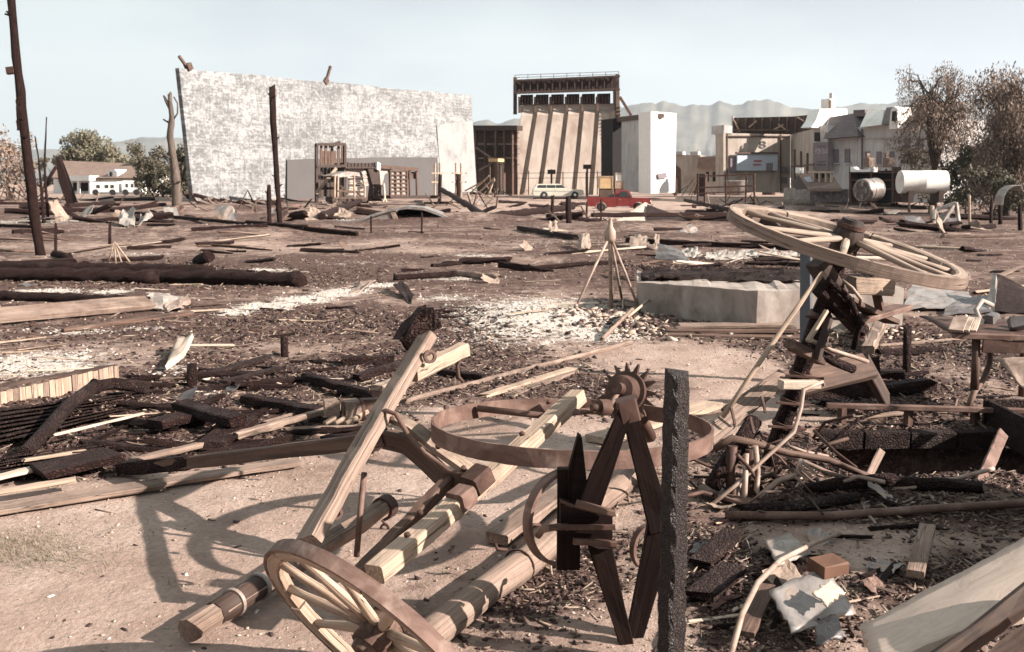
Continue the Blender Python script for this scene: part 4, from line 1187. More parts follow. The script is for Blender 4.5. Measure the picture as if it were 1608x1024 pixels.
# ------------------------------------------------------------------ far debris and set pieces in front of the wall
def burnt_shed():
    f = Facade(495, 84, 660, 92)
    t = thing('burnt_tower', 'gutted brown timber stair tower standing against the white wall', 'tower', f.p(520, 316))
    for x in (497, 541):
        for off in (.0, -2.4):
            m = MB(); f.bar(m, x, 226, x + U(-.5, .5), 318, .22, .22, off, jit=.03); m.build('corner_post', 'wood_dark', t)
    for y in (227, 261, 296):
        for off in (.1, -2.3):
            m = MB(); f.bar(m, 496, y, 542, y - .5, .22, .22, off); m.build('floor_rail', 'wood_dark', t)
    for x, y0, y1 in ((503, 229, 259), (510, 229, 259), (520, 229, 259), (530, 229, 259), (536, 229, 259), (517, 225, 232)):
        m = MB(); f.rect(m, x, y0, x + U(2, 4.5), y1, .08, -.4 + U(-.3, .3)); m.build('wall_board', 'wood_brown', t)
    m = MB(); f.rect(m, 505, 237, 528, 258, .05, -2.0); m.build('rear_boarding', 'wood_brown', t)
    for k in range(8):
        m = MB(); f.rect(m, 498 + k * 5.4, 263, 502.5 + k * 5.4, 314 - U(0, 6), .06, -1.6 + U(-.1, .1)); m.build('wall_board', 'wood_dark', t)
    m = MB(); f.bar(m, 496, 304, 528, 264, .25, .12, .6); m.build('stair_string', 'wood_pale', t)
    m = MB(); f.bar(m, 523, 228, 534, 224, .3, .2, .1); m.build('top_plate', 'wood_dark', t)
    t = thing('burnt_shed', 'low burnt shed with dark slatted roof right of the gutted tower', 'shed', f.p(575, 316))
    for k in range(9):
        m = MB(); f.rect(m, 541 + k * 5.5, 256, 545.2 + k * 5.5, 262, 1.5, .2); m.build('roof_slat', 'wood_dark', t)
    m = MB(); f.rect(m, 542, 262, 592, 264.5, .4, .3); m.build('eave_beam', 'wood_dark', t)
    for k in range(5):
        m = MB(); f.rect(m, 536 + k * 2.6, 255, 538 + k * 2.6, 275, .1, -.5); m.build('wall_slat', 'wood_dark', t)
    m = MB(); f.poly(m, [(546, 264), (588, 263), (582, 276), (546, 280)], .1, -.4); m.build('wall_panel', 'stucco_tan', t)
    m = MB(); f.poly(m, [(588, 256), (595, 254), (600, 316), (582, 316), (585, 290), (578, 266)], .5, .2); m.build('end_wall', 'wood_dark', t)
    m = MB(); f.poly(m, [(593, 254), (598, 257), (597, 268), (592, 266)], .6, .5); m.build('plaster_corner', 'plaster', t)
    m = MB(); f.poly(m, [(595, 264), (620, 264), (604, 274), (598, 300), (595, 300)], .3, .1); m.build('arch_wall', 'stucco_tan', t)
    m = MB(); f.bar(m, 597, 262, 656, 266, .3, .2, .3); m.build('lean_to_rail', 'wood_brown', t)
    for x in (612, 643, 654):
        m = MB(); f.bar(m, x, 266, x + 1, 312, .16, .16, .2); m.build('lean_to_post', 'wood_brown', t)
    m = MB(); f.rect(m, 640, 270, 656, 281, .2, 0); m.build('lean_to_board', 'wood_brown', t)
    m = MB(); f.rect(m, 590, 307, 690, 312, 1.0, .8); m.build('sill', 'wood_dark', t)
    # tarpaulin-roofed rack with pale slats
    t = thing('slatted_rack', 'pale slatted rack under a sagging grey canopy beside the tower', 'rack', f.p(548, 316, 3))
    m = MB(); m.prism([f.p(x, y, 3) for x, y in ((521, 276), (545, 269), (572, 272), (578, 279), (556, 276), (530, 279))], -f.n * 1.4); m.build('canopy', 'tin', t)
    for x in (526, 531, 556, 573):
        m = MB(); f.bar(m, x, 276, x + U(-1, 1.5), 312, .13, .13, 3.1); m.build('rack_post', 'wood_pale', t)
    for k in range(8):
        m = MB(); f.rect(m, 548 + U(-1, 1), 280 + k * 3.4, 572 + U(-3, 3), 282.2 + k * 3.4, .1, 2.6 + U(-.2, .2)); m.build('slat', 'wood_white' if k % 3 else 'wood_brown', t)
    for k in range(4):
        m = MB(); m.prism([f.p(x, y, 3.2) for x, y in ((568 + k, 270 + k * 6), (574 + k, 268 + k * 6), (576 + k, 273 + k * 6), (570 + k, 275 + k * 6))], -f.n * .2); m.build('broken_slat', 'white_scrap', t)
    for a in (((523, 311), (576, 311)), ((530, 300), (556, 300)), ((548, 301), (540, 312)), ((560, 300), (568, 309))):
        m = MB(); f.bar(m, *a[0], *a[1], .12, .12, 3.15); m.build('rack_rail', 'wood_brown', t)
    m = MB(); f.rect(m, 522, 309, 576, 317, 1.0, 2.5); m.build('plinth', 'wood_dark', t)
    t = thing('lattice_panel', 'white lattice panel of square panes leaning on the burnt shed', 'panel', f.p(626, 312, 2.2))
    for i in range(3):
        for j in range(6):
            m = MB(); f.rect(m, 614.5 + i * 8.6, 269.5 + j * 6.3, 621.5 + i * 8.6, 274.6 + j * 6.3, .08, 2.2 + U(-.04, .04)); m.build('pane', 'white_scrap', t)
    for i in range(4):
        m = MB(); f.bar(m, 613.3 + i * 8.6, 268, 613.3 + i * 8.6, 309, .12, .12, 2.3); m.build('mullion', 'wood_brown', t)
    for j in range(7):
        m = MB(); f.bar(m, 612, 268.5 + j * 6.3, 640, 268.5 + j * 6.3, .1, .1, 2.3); m.build('muntin', 'wood_brown', t)
    t = thing('white_stand', 'thin pale pole stand with splayed feet before the shed arch', 'stand', f.p(604, 316, 3))
    m = MB(); f.bar(m, 602.5, 288, 604.5, 314, .14, .14, 3); m.build('pole', 'wood_white', t)
    for d in (-3, 3):
        m = MB(); f.bar(m, 604, 311, 604 + d, 317, .12, .12, 3); m.build('foot', 'wood_white', t)
    for k, (x, lab) in enumerate(((683, 'timber scaffold frame against the wall end panel'), (716, 'right-hand timber scaffold frame against the wall end panel'))):
        g = Facade(680, 108, 735, 112)
        t = thing('scaffold_frame', lab, 'scaffold', g.p(x, 306))
        for dx in (0, 8):
            m = MB(); g.bar(m, x + dx, 256, x + dx, 308, .16, .16); m.build('upright', 'wood_pale', t)
        for y in (272, 286):
            m = MB(); g.bar(m, x - 6, y, x + 16, y, .12, .12, .1); m.build('ledger', 'wood_pale', t)
burnt_shed()

def timber(name, mat, a, b, w, h, label, cat='timber', group=None, za=0.0, zb=0.0, jit=None, up=(0, 0, 1), rag=.04, bev=.15, rnd=False, lift=None):
    p, q = G(*a, 0), G(*b, 0)
    L = h * .42 if lift is None else lift
    p.z += L + za; q.z += L + zb
    m = MB()
    if rnd: m.log(p, q, w / 2, jit=jit, rag=rag)
    else: m.beam(p, q, w, h, up=up, jit=jit if jit is not None else min(w, h) * .10, bev=bev, rag=rag)
    return m.build(name, mat, None, label, cat, group)
T = timber
# left field
T('charred_log', 'char', (-20, 427), (335, 434), .24, .24, 'long charred log lying behind the others across the left field', rnd=True, cat='log')
T('charred_log', 'char', (-20, 441), (245, 443), .26, .26, 'charred log nearest the white ash pools at left', rnd=True, cat='log')
T('charred_log', 'char', (225, 440), (475, 449), .26, .26, 'shorter charred log butted to the right of the long ones', rnd=True, cat='log')
T('charred_log', 'char', (-10, 471), (232, 482), .15, .15, 'thin charred log just behind the grey plank', rnd=True, cat='log')
T('charred_log', 'char', (85, 404), (108, 407), .16, .16, 'stubby charred log by the foot of the leaning pole', rnd=True, cat='log')
T('plank', 'wood_grey', (-15, 512), (233, 486), .30, .07, 'wide grey plank lying slantwise at left', up=(0, -.5, .85), cat='plank', za=.08, zb=.08)
T('plank', 'wood_brown', (100, 520), (300, 494), .10, .05, 'narrow brown plank in front of the wide grey one', cat='plank')
T('charred_log', 'char', (310, 413), (330, 418), .22, .18, 'charred lump of log in the middle of the left field', cat='log', rnd=True, zb=.15)
T('charred_beam', 'char_flat', (20, 368), (90, 366), .14, .14, 'charred beam behind the leaning pole', cat='beam')
T('charred_beam', 'char_flat', (-10, 357), (58, 360), .14, .14, 'charred beam at the left edge behind the leaning pole', cat='beam')
T('charred_beam', 'char', (175, 336), (395, 353), .16, .14, 'long thin charred beam slanting across the field left of the slim pole', cat='beam', za=.15)
T('charred_beam', 'char', (105, 327), (178, 321), .3, .28, 'thick charred beam lying in front of the ranch house', cat='beam')
T('charred_beam', 'char', (145, 335), (260, 331), .22, .2, 'dark beam in the rubble left of the bare trunk', cat='beam')
T('pole_scrap', 'wood_grey', (245, 365), (320, 355), .10, .08, 'pale slanting pole scrap right of the white crumpled sheets', cat='pole')
T('charred_beam', 'char', (390, 368), (480, 372), .22, .18, 'charred beam lying across the field below the slim pole', cat='beam')
T('charred_beam', 'char', (480, 372), (560, 374), .16, .14, 'charred beam continuing right below the boat shell', cat='beam')
T('charred_beam', 'char', (300, 372), (420, 371), .12, .12, 'thin charred beam behind the open left field', cat='beam')
T('charred_log', 'char', (505, 348), (565, 326), .42, .42, 'charred log with its end tipped up left of the boat shell', rnd=True, cat='log', zb=.35)
T('charred_log', 'char', (764, 344), (690, 316), .42, .42, 'big charred log slanting up toward the wall end', rnd=True, cat='log', zb=1.1)
T('charred_log', 'char', (770, 346), (900, 336), .40, .40, 'long charred log rising toward the fence post', rnd=True, cat='log', zb=.35)
T('rail', 'char', (838, 330), (906, 331), .14, .12, 'dark rail laid over the charred fence post', cat='rail', za=.95, zb=.95)
T('charred_log', 'char', (862, 344), (915, 340), .3, .3, 'short charred log behind the thick fence post', rnd=True, cat='log')
T('charred_beam', 'char', (815, 362), (905, 378), .18, .16, 'dark beam slanting down left of the white crumpled scrap', cat='beam')
T('charred_beam', 'char', (930, 358), (1160, 352), .20, .18, 'very long dark beam running right from the tripod top', cat='beam', za=.2, zb=.35)
T('charred_beam', 'char', (1075, 330), (1165, 350), .26, .22, 'dark beam slanting down to the tilted wheel rim', cat='beam', za=.7, zb=.4)
T('pipe', 'wood_grey', (985, 376), (1085, 379), .11, .11, 'pale pipe lying behind the tripod', rnd=True, cat='pipe')
T('charred_beam', 'char', (985, 383), (1240, 392), .16, .14, 'long charred beam behind the row of white scraps', cat='beam')
T('log_scrap', 'wood_grey', (715, 434), (782, 441), .13, .13, 'short pale log in front of the brown field', rnd=True, cat='log')
T('log_scrap', 'char', (620, 440), (716, 437), .11, .11, 'thin dark pole touching the short pale log', rnd=True, cat='log')
T('plank', 'wood_brown', (1040, 527), (1255, 530), .30, .03, 'lowest brown board at the foot of the concrete block', cat='board')
T('plank', 'wood_brown', (1050, 524), (1250, 526), .28, .03, 'middle brown board stacked at the foot of the concrete block', cat='board', za=.035, zb=.035)
T('plank', 'wood_grey', (1062, 522), (1240, 523), .26, .03, 'top board stacked at the foot of the concrete block', cat='board', za=.07, zb=.07)
T('pole_scrap', 'wood_grey', (636, 634), (990, 541), .05, .05, 'long thin grey pole lying across the middle ground', rnd=True, cat='pole')
T('plank', 'wood_pale', (760, 625), (905, 580), .09, .025, 'thin pale plank beside the long grey pole', cat='plank')
T('plank', 'wood_grey', (800, 622), (900, 584), .10, .02, 'split grey plank right of the thin pale one', cat='plank')
T('stick', 'wood_pale', (985, 512), (1075, 470), .035, .035, 'pale stick leaning up on the concrete block', rnd=True, cat='stick', zb=.42, za=.02)
T('stick', 'wood_grey', (945, 535), (992, 510), .045, .045, 'bent grey stick below the tripod', rnd=True, cat='stick', zb=.1)
# right field
T('charred_beam', 'char', (1365, 596), (1425, 600), .10, .08, 'charred beam lying at the foot of the upright post', cat='beam')
T('charred_beam', 'char', (1380, 558), (1480, 552), .06, .06, 'thin charred branch behind the upright post', rnd=True, cat='beam')
T('pole_scrap', 'wood_grey', (1380, 546), (1505, 538), .04, .04, 'thin pole lying left of the rusty table', rnd=True, cat='pole')
T('timber_prop', 'wood_grey', (1362, 558), (1393, 520), .12, .10, 'short grey timber prop leaning below the tilted wheel', cat='timber', zb=.22)
T('charred_beam', 'char', (1460, 618), (1330, 622), .12, .10, 'charred beam lying in front of the upright post', cat='beam')
T('plank', 'wood_grey', (1345, 655), (1420, 648), .06, .02, 'thin grey slat on the dirt by the shaded board', cat='plank')
T('plank', 'wood_pale', (1440, 387), (1530, 392), .2, .06, 'pale plank lying beyond the tilted wheel', cat='plank')
T('plank', 'wood_grey', (1480, 372), (1600, 372), .3, .1, 'long grey board in the right field before the stakes', cat='plank')
T('trestle_beam', 'wood_white', (1365, 320), (1400, 318), .14, .14, 'pale strut leaning before the mirror drum', cat='strut', zb=.7)

def arched_shell():
    t = thing('boat_shell', 'upturned arched grey boat shell with dark hollow underside', 'boat', G(630, 352))
    D = G(630, 352).y
    def A(x, y, off): 
        q = Q(x, y, D); q.y += off; return q
    top = [(541, 352), (562, 345), (585, 336), (612, 328), (640, 324), (665, 326), (688, 334), (705, 342), (716, 349)]
    m = MB(); vs = []
    for off in (0, 2.2):
        for k, (x, y) in enumerate(top): vs.append(A(x, y, off))
    n = len(top)
    m.add(vs, [[k, k + 1, n + k + 1, n + k] for k in range(n - 1)])
    m.v = m.v; 
    vs2 = [p + Vector((0, 0, -.12)) for p in vs]
    m.add(vs2, [[k, n + k, n + k + 1, k + 1] for k in range(n - 1)])
    m.add([vs[k] for k in range(n)] + [vs2[k] for k in range(n)], [[k, n + k, n + k + 1, k + 1] for k in range(n - 1)])
    m.build('hull', 'tin', t)
    m = MB(); m.prism([A(x, y, .1) for x, y in ((541, 354), (585, 338), (612, 330), (616, 354))], (0, .15, 0)); m.build('side_sheet', 'tin', t)
    m = MB(); m.prism([A(x, y, 0.05) for x, y in ((612, 330), (619, 329), (628, 354), (620, 354))], (0, .12, 0)); m.build('frame_rib', 'rust_pale', t)
    m = MB(); m.prism([A(x, y, 2.0) for x, y in ((616, 331), (640, 327), (665, 329), (705, 345), (712, 353), (616, 354))], (0, .1, 0)); m.build('hollow_shade', 'void', t)  # black sheet painting in the shade inside the hollow shell
arched_shell()

def crumple(name, label, quad, mat, amp=.05, thick=.012, rag=.03, zs=(0, 0, 0, 0), cat='sheet', n=7, freq=2.5, curl=0.0):
    P = []
    for (x, y), z in zip(quad, zs):
        p = G(x, y); p.z += z + .02
        P.append(p)
    return MB().sheet(*P, n, n, amp, thick, curl, rag, freq).build(name, mat, None, label, cat)
crumple('crumpled_sheet', 'white crumpled sheet at the end of the wide grey plank', [(232, 487), (290, 487), (288, 480), (234, 478)], 'white_scrap', .06, zs=(0, 0, .12, .14))
crumple('tarred_sheet', 'rusty folded scrap right of the white crumpled sheet', [(262, 490), (300, 484), (296, 478), (258, 482)], 'rust_pale', .04, zs=(0, .06, .1, .05))
crumple('crumpled_sheet', 'pale crumpled sheet left of two in the far left field', [(186, 356), (214, 358), (212, 350), (190, 349)], 'white_scrap', .25, zs=(0, .1, .6, .5), rag=.15)
crumple('crumpled_sheet', 'pale folded sheet right of two in the far left field', [(214, 358), (240, 354), (236, 350), (222, 350)], 'white_scrap', .2, zs=(0, .4, .5, .3), rag=.15)
crumple('white_board', 'small white board lying beyond the thin charred beam', [(256, 342), (281, 342), (277, 336), (258, 336)], 'white_scrap', .04, zs=(0, .05, .35, .3), cat='board')
crumple('tent_sheet', 'pale tent-like sheet propped left of the long dark board', [(962, 353), (1022, 352), (1021, 345), (1012, 345)], 'wood_white', .08, zs=(0, 0, .75, .95), rag=.05)
crumple('dark_board', 'long dark board sloping down right of the tent-like sheet', [(1015, 352), (1075, 352), (1075, 347), (1015, 346)], 'char_flat', .03, zs=(0, 0, .15, .85), cat='board')
crumple('crumpled_scrap', 'white crumpled scrap of tin left of the tripod top', [(908, 394), (926, 394), (924, 386), (910, 387)], 'wood_bleached', .12, zs=(0, .02, .35, .28), rag=.06)
crumple('crumpled_scrap', 'white ball of crumpled tin on the dark beam', [(862, 372), (876, 373), (875, 367), (863, 367)], 'wood_bleached', .12, zs=(0.1, .1, .4, .4), rag=.06)
crumple('crumpled_scrap', 'white curled scrap lying right of the tripod top', [(990, 391), (1020, 392), (1016, 386), (992, 385)], 'wood_bleached', .09, zs=(0, .05, .2, .25), rag=.05)
crumple('crumpled_scrap', 'small upright white scrap right of the curled one', [(1026, 394), (1036, 394), (1034, 387), (1028, 387)], 'wood_bleached', .05, zs=(0, 0, .3, .3), rag=.04)
for k in range(11):
    x = 1045 + k * 23 + U(-6, 6); y = 404 + U(-3, 3)
    w = U(9, 17)
    crumple('paper_scrap', 'pale scrap in the row of litter behind the concrete block', [(x - w, y + 2), (x + w, y + 2), (x + w * .7, y - 3), (x - w * .8, y - 3)], 'white_scrap', .06, .01, .05, (0, .02, U(.04, .16), U(.04, .12)), 'scrap')['group'] = 'row of pale scraps'
crumple('tin_sheet', 'pale bent tin sheet lying below the right rim of the tilted wheel', [(1418, 491), (1535, 488), (1520, 470), (1430, 468)], 'tin', .05, zs=(.0, .02, .10, .22), rag=.03, n=9)
crumple('tin_sheet', 'dark tin sheet next to the pale one by the table', [(1480, 497), (1560, 494), (1550, 478), (1500, 480)], 'tin_dark', .04, zs=(0, .02, .08, .06), rag=.03)
crumple('upright_sheet', 'upright white curled sheet standing behind the rusty table', [(1548, 492), (1562, 494), (1562, 480), (1556, 476)], 'white_scrap', .04, zs=(0, 0, .38, .42), rag=.01)
crumple('upright_sheet', 'dark upright sheet standing right of the white curled one', [(1562, 494), (1618, 496), (1618, 478), (1562, 478)], 'char_flat', .03, zs=(0, 0, .16, .40), rag=.01)
crumple('rubber_sheet', 'flat dark flap lying behind the concrete block', [(1028, 440), (1080, 444), (1070, 438), (1032, 434)], 'tin_dark', .03, zs=(.35, .35, .5, .6), rag=.02)
crumple('brick_slab', 'tilted pale slab of tiles at the edge of the left ash', [(262, 582), (288, 574), (305, 552), (280, 552)], 'wood_white', .02, .04, .01, (.02, .05, .14, .10), 'slab')
crumple('rusty_scrap', 'orange rusty tin scrap on the white ash strip', [(548, 462), (590, 456), (580, 450), (556, 450)], 'rust_pale', .05, zs=(0, .1, .06, .02), rag=.04)
crumple('charred_flap', 'curled charred scrap right of the rusty one on the ash strip', [(618, 462), (645, 476), (650, 468), (630, 455)], 'char_flat', .05, zs=(0.1, 0, .05, .1), rag=.03)

def tripod():
    c = G(960, 492)
    D = c.y
    t = thing('tripod_stand', 'rusty pale metal tripod stand with central pipe in the white ash', 'tripod', c)
    top = Q(958, 366, D)
    MB().tube([top + Vector((0, 0, .12)), top, c], .026, 10, scale=[1, 1, 1]).build('centre_pipe', 'rust_pale', t)
    MB().lathe(top - Vector((0, 0, .12)), (0, 0, 1), [(0, .05), (.05, .075), (.14, .07), (.2, .035), (.30, .022), (.31, .012)], 14).build('head', 'rust_pale', t)
    for x, y, dy in ((904, 506, -.5), (1004, 492, -.15), (978, 478, .8)):
        e = Q(x, y, D + dy); e.z = gz(e.x, e.y) + .02
        l = MB().tube([top + Vector((0, 0, -.03)), top.lerp(e, .5), e], .017, 7).build('leg', 'rust_pale', t)
        MB().lathe(e, (0, 0, 1), [(-.02, .03), (.03, .028), (.05, .018)], 10).build('foot', 'rust_pale', l)
    MB().lathe(c - Vector((0, 0, .04)), (0, 0, 1), [(0, .13), (.05, .12), (.09, .05)], 14).build('base_plate', 'rust_pale', t)
    a = Q(978, 488, D + .1); MB().tube([c + Vector((0, 0, .05)), a, Q(978, 470, D + .6)], .012, 6).build('stay', 'rust_pale', t)
tripod()

def concrete_block():
    near = G(1190, 521)
    f1 = Facade(1000, near.y + 1.5, 1190, near.y)
    f2 = Facade(1190, near.y, 1420, near.y + .25)
    t = thing('concrete_block', 'low broken concrete foundation block in the burnt field', 'block', near)
    ztop = .46
    def top(px, f, j=0): 
        q = f.p(px, 450); q.z = ztop + j; return q
    A, B, C_ = top(1000, f1, -.05), top(1190, f1), top(1420, f2)
    back = Vector((0.2, 1.6, 0))
    m = MB()
    P0 = []
    n1, n2 = 14, 14
    line = [A.lerp(B, k / n1) for k in range(n1)] + [B.lerp(C_, k / n2) for k in range(n2 + 1)]
    rows = 6
    vs, gs, fs = [], [], []
    for j in range(rows + 1):
        for p in line:
            z = p.z * (1 - j / rows) - .12 * (j / rows) + (U(-.004, .004) if j else U(-.007, .005))
            off = Vector((U(-.003, .003), U(-.003, .003), 0))
            vs.append(Vector((p.x, p.y, z)) + off)
    N = len(line)
    for j in range(rows):
        for i in range(N - 1):
            fs.append([j * N + i, (j + 1) * N + i, (j + 1) * N + i + 1, j * N + i + 1])
    b0 = len(vs)
    vs += [p + back + Vector((0, 0, U(-.03, .03))) for p in vs[:N]]
    for i in range(N - 1): fs.append([i, i + 1, b0 + i + 1, b0 + i])
    vs += [Vector((p.x, p.y, -.12)) for p in vs[b0:b0 + N]]
    for i in range(N - 1): fs.append([b0 + i, b0 + i + 1, b0 + N + i + 1, b0 + N + i])
    fs.append([0, b0, b0 + N, rows * N])
    fs.append([N - 1, rows * N + N - 1, b0 + 2 * N - 1, b0 + N - 1])
    m.add(vs, fs).build('block_body', 'concrete', t)
    m = MB(); m.sheet(A + Vector((.1, .1, .02)), C_ + Vector((-.1, .1, .02)), C_ + back * .9 + Vector((-.1, 0, .04)), A + back * .9 + Vector((.1, 0, .04)), 40, 12, .08, .03, 0, .05, 14); m.build('cinder_layer', 'char_flat', t, label='charred rubble layer on top of the concrete')
concrete_block()

# far right yard
def yard():
    def drum(label, x0, x1, y0, y1, mat, name='steel_drum', cat='drum', flange=True):
        p = G((x0 + x1) / 2, y1); r = (x1 - x0) / 2 * p.y / FPX; h = (y1 - y0) * p.y / FPX
        t = thing(name, label, cat, p)
        MB().lathe(p, (0, 0, 1), [(0, r), (h * .32, r), (h * .34, r * 1.03), (h * .36, r), (h * .66, r), (h * .68, r * 1.03), (h * .70, r), (h, r), (h, r * .92), (h * .9, r * .9)], 24).build('shell', mat, t)
        MB().lathe(p + Vector((0, 0, h * .88)), (0, 0, 1), [(0, r * .9), (.02, r * .9)], 20).build('lid', 'dull_panel', t)
        return t
    drum('wide white open tub at the centre of the right yard', 1231, 1279, 295, 321, 'white_scrap', 'tub', 'tub')
    drum('brown drum standing left of the white drum in the right yard', 1197, 1217, 282, 306, 'wood_brown')
    drum('white drum standing right of the brown drum', 1226, 1242, 280, 304, 'white_paint')
    # mirror-like drum lying on its side
    c = Q(1366, 298, 62); t = thing('metal_drum', 'shiny dented metal drum lying on its side in the yard', 'drum', G(1366, 316))
    ax = Vector((.86, .5, .05))
    MB().lathe(c - ax * .75, ax, [(0, .3), (0, .66), (.06, .70), (.5, .69), (.52, .72), (.56, .69), (1.2, .69), (1.25, .72), (1.35, .68), (1.4, .5)], 26).build('shell', 'tin', t)
    MB().lathe(c - ax * .74, ax, [(-.01, .2), (-.01, .60), (.03, .62)], 24).build('end_opening', 'tin_dark', t)
    for k in range(5):
        a = k * 1.256
        d, s, u = frame(ax, (0, 0, 1))
        MB().box(c - ax * .79 + s * .42 * math.cos(a) + u * .42 * math.sin(a), .2, .05, .3, .5).build('dent', 'white_scrap', t)
    # big pale tank on its side
    a, b = Q(1413, 286, 60), Q(1484, 286, 60)
    t = thing('storage_tank', 'large pale horizontal tank before the trees', 'tank', G(1448, 318))
    r = .68
    MB().lathe(a, b - a, [(0, .2), (0, r), ((b - a).length * .48, r), ((b - a).length * .49, r * 1.015), ((b - a).length * .51, r * 1.015), ((b - a).length * .52, r), ((b - a).length, r), ((b - a).length, .2)], 32).build('shell', 'plaster', t)
    for x in (1425, 1472):
        q = Q(x, 309, 60); MB().box(q, .3, 1.1, .7).build('cradle', 'wood_dark', t)
    # wrecked bar front with shelves
    f = Facade(1330, 72, 1415, 68)
    t = thing('wrecked_counter', 'dark wrecked cabinet with shelves and white top behind the metal drum', 'cabinet', f.p(1350, 318))
    for x in (1333, 1366, 1400):
        m = MB(); f.rect(m, x, 262, x + 3, 318, .8); m.build('upright', 'wood_brown', t)
    for y in (270, 282, 296):
        m = MB(); f.rect(m, 1333, y, 1412, y + 2, .7, .02); m.build('shelf', 'wood_brown', t)
    m = MB(); f.rect(m, 1334, 268, 1413, 318, .1, -.7); m.build('dark_backing', 'void', t)
    m = MB(); f.poly(m, [(1335, 262), (1338, 266), (1363, 266), (1366, 262), (1366, 270), (1335, 270)], .8, .2); m.build('white_top', 'white_paint', t)
    for x in (1356, 1386):
        m = MB(); f.rect(m, x, 248, x + 9, 263, .6, -.2); c2 = m.build('chimney_stack', 'roof_brown', t)
        m = MB(); f.rect(m, x + 3, 240, x + 6, 249, .3, -.4); m.build('chimney_pot', 'roof_brown', c2)
    # little gabled set piece
    f = Facade(1240, 76, 1325, 73)
    t = thing('fallen_dormer', 'fallen roof piece with open dormer windows in the yard', 'roof', f.p(1290, 306))
    m = MB(); m.prism([f.p(x, y, o) for x, y, o in ((1254, 274, -1), (1304, 270, -1), (1322, 296, 1.4), (1268, 296, 1.4))], (0, 0, -.2)); r_ = m.build('roof_slope', 'roof_brown', t)
    m = MB(); m.prism([f.p(x, y, o) for x, y, o in ((1254, 274, -1), (1268, 296, 1.4), (1250, 298, .4), (1244, 285, -1))], -f.n * .3); m.build('gable_end', 'wood_dark', t)
    for x in (1276, 1285, 1295, 1303):
        m = MB(); f.rect(m, x, 271, x + 2.4, 286, .3, .5); m.build('dormer_post', 'wood_white', t)
    m = MB(); f.rect(m, 1268, 269, 1306, 272, .5, .55); m.build('dormer_head', 'wood_white', t)
    m = MB(); f.rect(m, 1277, 272, 1304, 286, .1, -.2); m.build('dormer_void', 'void', t)
    m = MB(); m.prism([f.p(x, y, .9) for x, y in ((1262, 279), (1271, 277), (1276, 285), (1268, 286))], -f.n * .1); m.build('loose_panel', 'blue_sign', t)
    m = MB(); f.rect(m, 1249, 263, 1256, 272, .6); m.build('chimney', 'white_paint', t)
    m = MB(); f.rect(m, 1272, 297, 1330, 318, .3, .2); m.build('lower_wall', 'tin_dark', t)
    # framed hoop rack and tin tub
    f = Facade(1095, 66, 1190, 64)
    t = thing('pipe_rack', 'rusty pipe rack on posts in the yard left of the drums', 'frame', f.p(1130, 318))
    for x in (1096, 1107, 1140, 1172, 1184):
        m = MB(); f.bar(m, x, 272 + U(0, 4), x + U(-1, 1), 318, .10, .10); m.build('upright', 'rust_dark', t)
    for y in (276, 294, 303):
        m = MB(); f.bar(m, 1094, y + 1, 1186, y - 2, .10, .10, .1); m.build('rail', 'rust', t)
    m = MB(); f.rect(m, 1094, 273, 1106, 308, .6, -.4); m.build('dark_post', 'wood_dark', t)
    c = Q(1155, 288, 68)
    t = thing('tin_tub', 'grey tin tub standing inside the rusty pipe rack', 'tub', Q(1155, 305, 68))
    MB().lathe(c + Vector((0, 0, -.8)), (0, 0, 1), [(0, .7), (.9, .78), (.95, .82), (1.0, .76)], 20).build('shell', 'tin', t)
    # trestle and curved sheet
    D = G(1490, 356).y
    t = thing('trestle', 'white broken trestle with a grey panel in the right field', 'trestle', G(1490, 356))
    for a, b in (((1500, 318), (1478, 354)), ((1501, 318), (1506, 354)), ((1470, 330), (1500, 319)), ((1468, 330), (1466, 345))):
        MB().beam(Q(*a, D), Q(*b, D - .2), .14, .14, seg=2, jit=.01).build('leg', 'white_scrap', t)
    m = MB(); m.prism([Q(1484, 343, D - .2), Q(1504, 342, D - .2), Q(1502, 354, D - .3), Q(1480, 355, D - .3)], (0, .06, 0)); m.build('grey_panel', 'tin_dark', t)
    m = MB(); m.prism([Q(1470, 340, D), Q(1490, 330, D), Q(1482, 354, D - .2), Q(1466, 350, D - .2)], (0, .04, 0)); m.build('torn_panel', 'white_scrap', t)
    D = 40
    t = thing('curved_sheet', 'curved grey tin sheet arching up before the drooping trees', 'sheet', Q(1580, 330, D))
    pts = [Q(1568, 322, D), Q(1570, 308, D), Q(1576, 298, D), Q(1585, 292, D), Q(1596, 291, D), Q(1600, 300, D)]
    MB().sweep(pts, [(-.01, -.35), (.01, -.35), (.01, .35), (-.01, .35)], up=(0, 1, 0)).build('sheet', 'tin', t)
yard()
for (x, y, w, h, lab, mat) in ((872, 303, 1, 1, 0, 0),)[:0]:
    pass
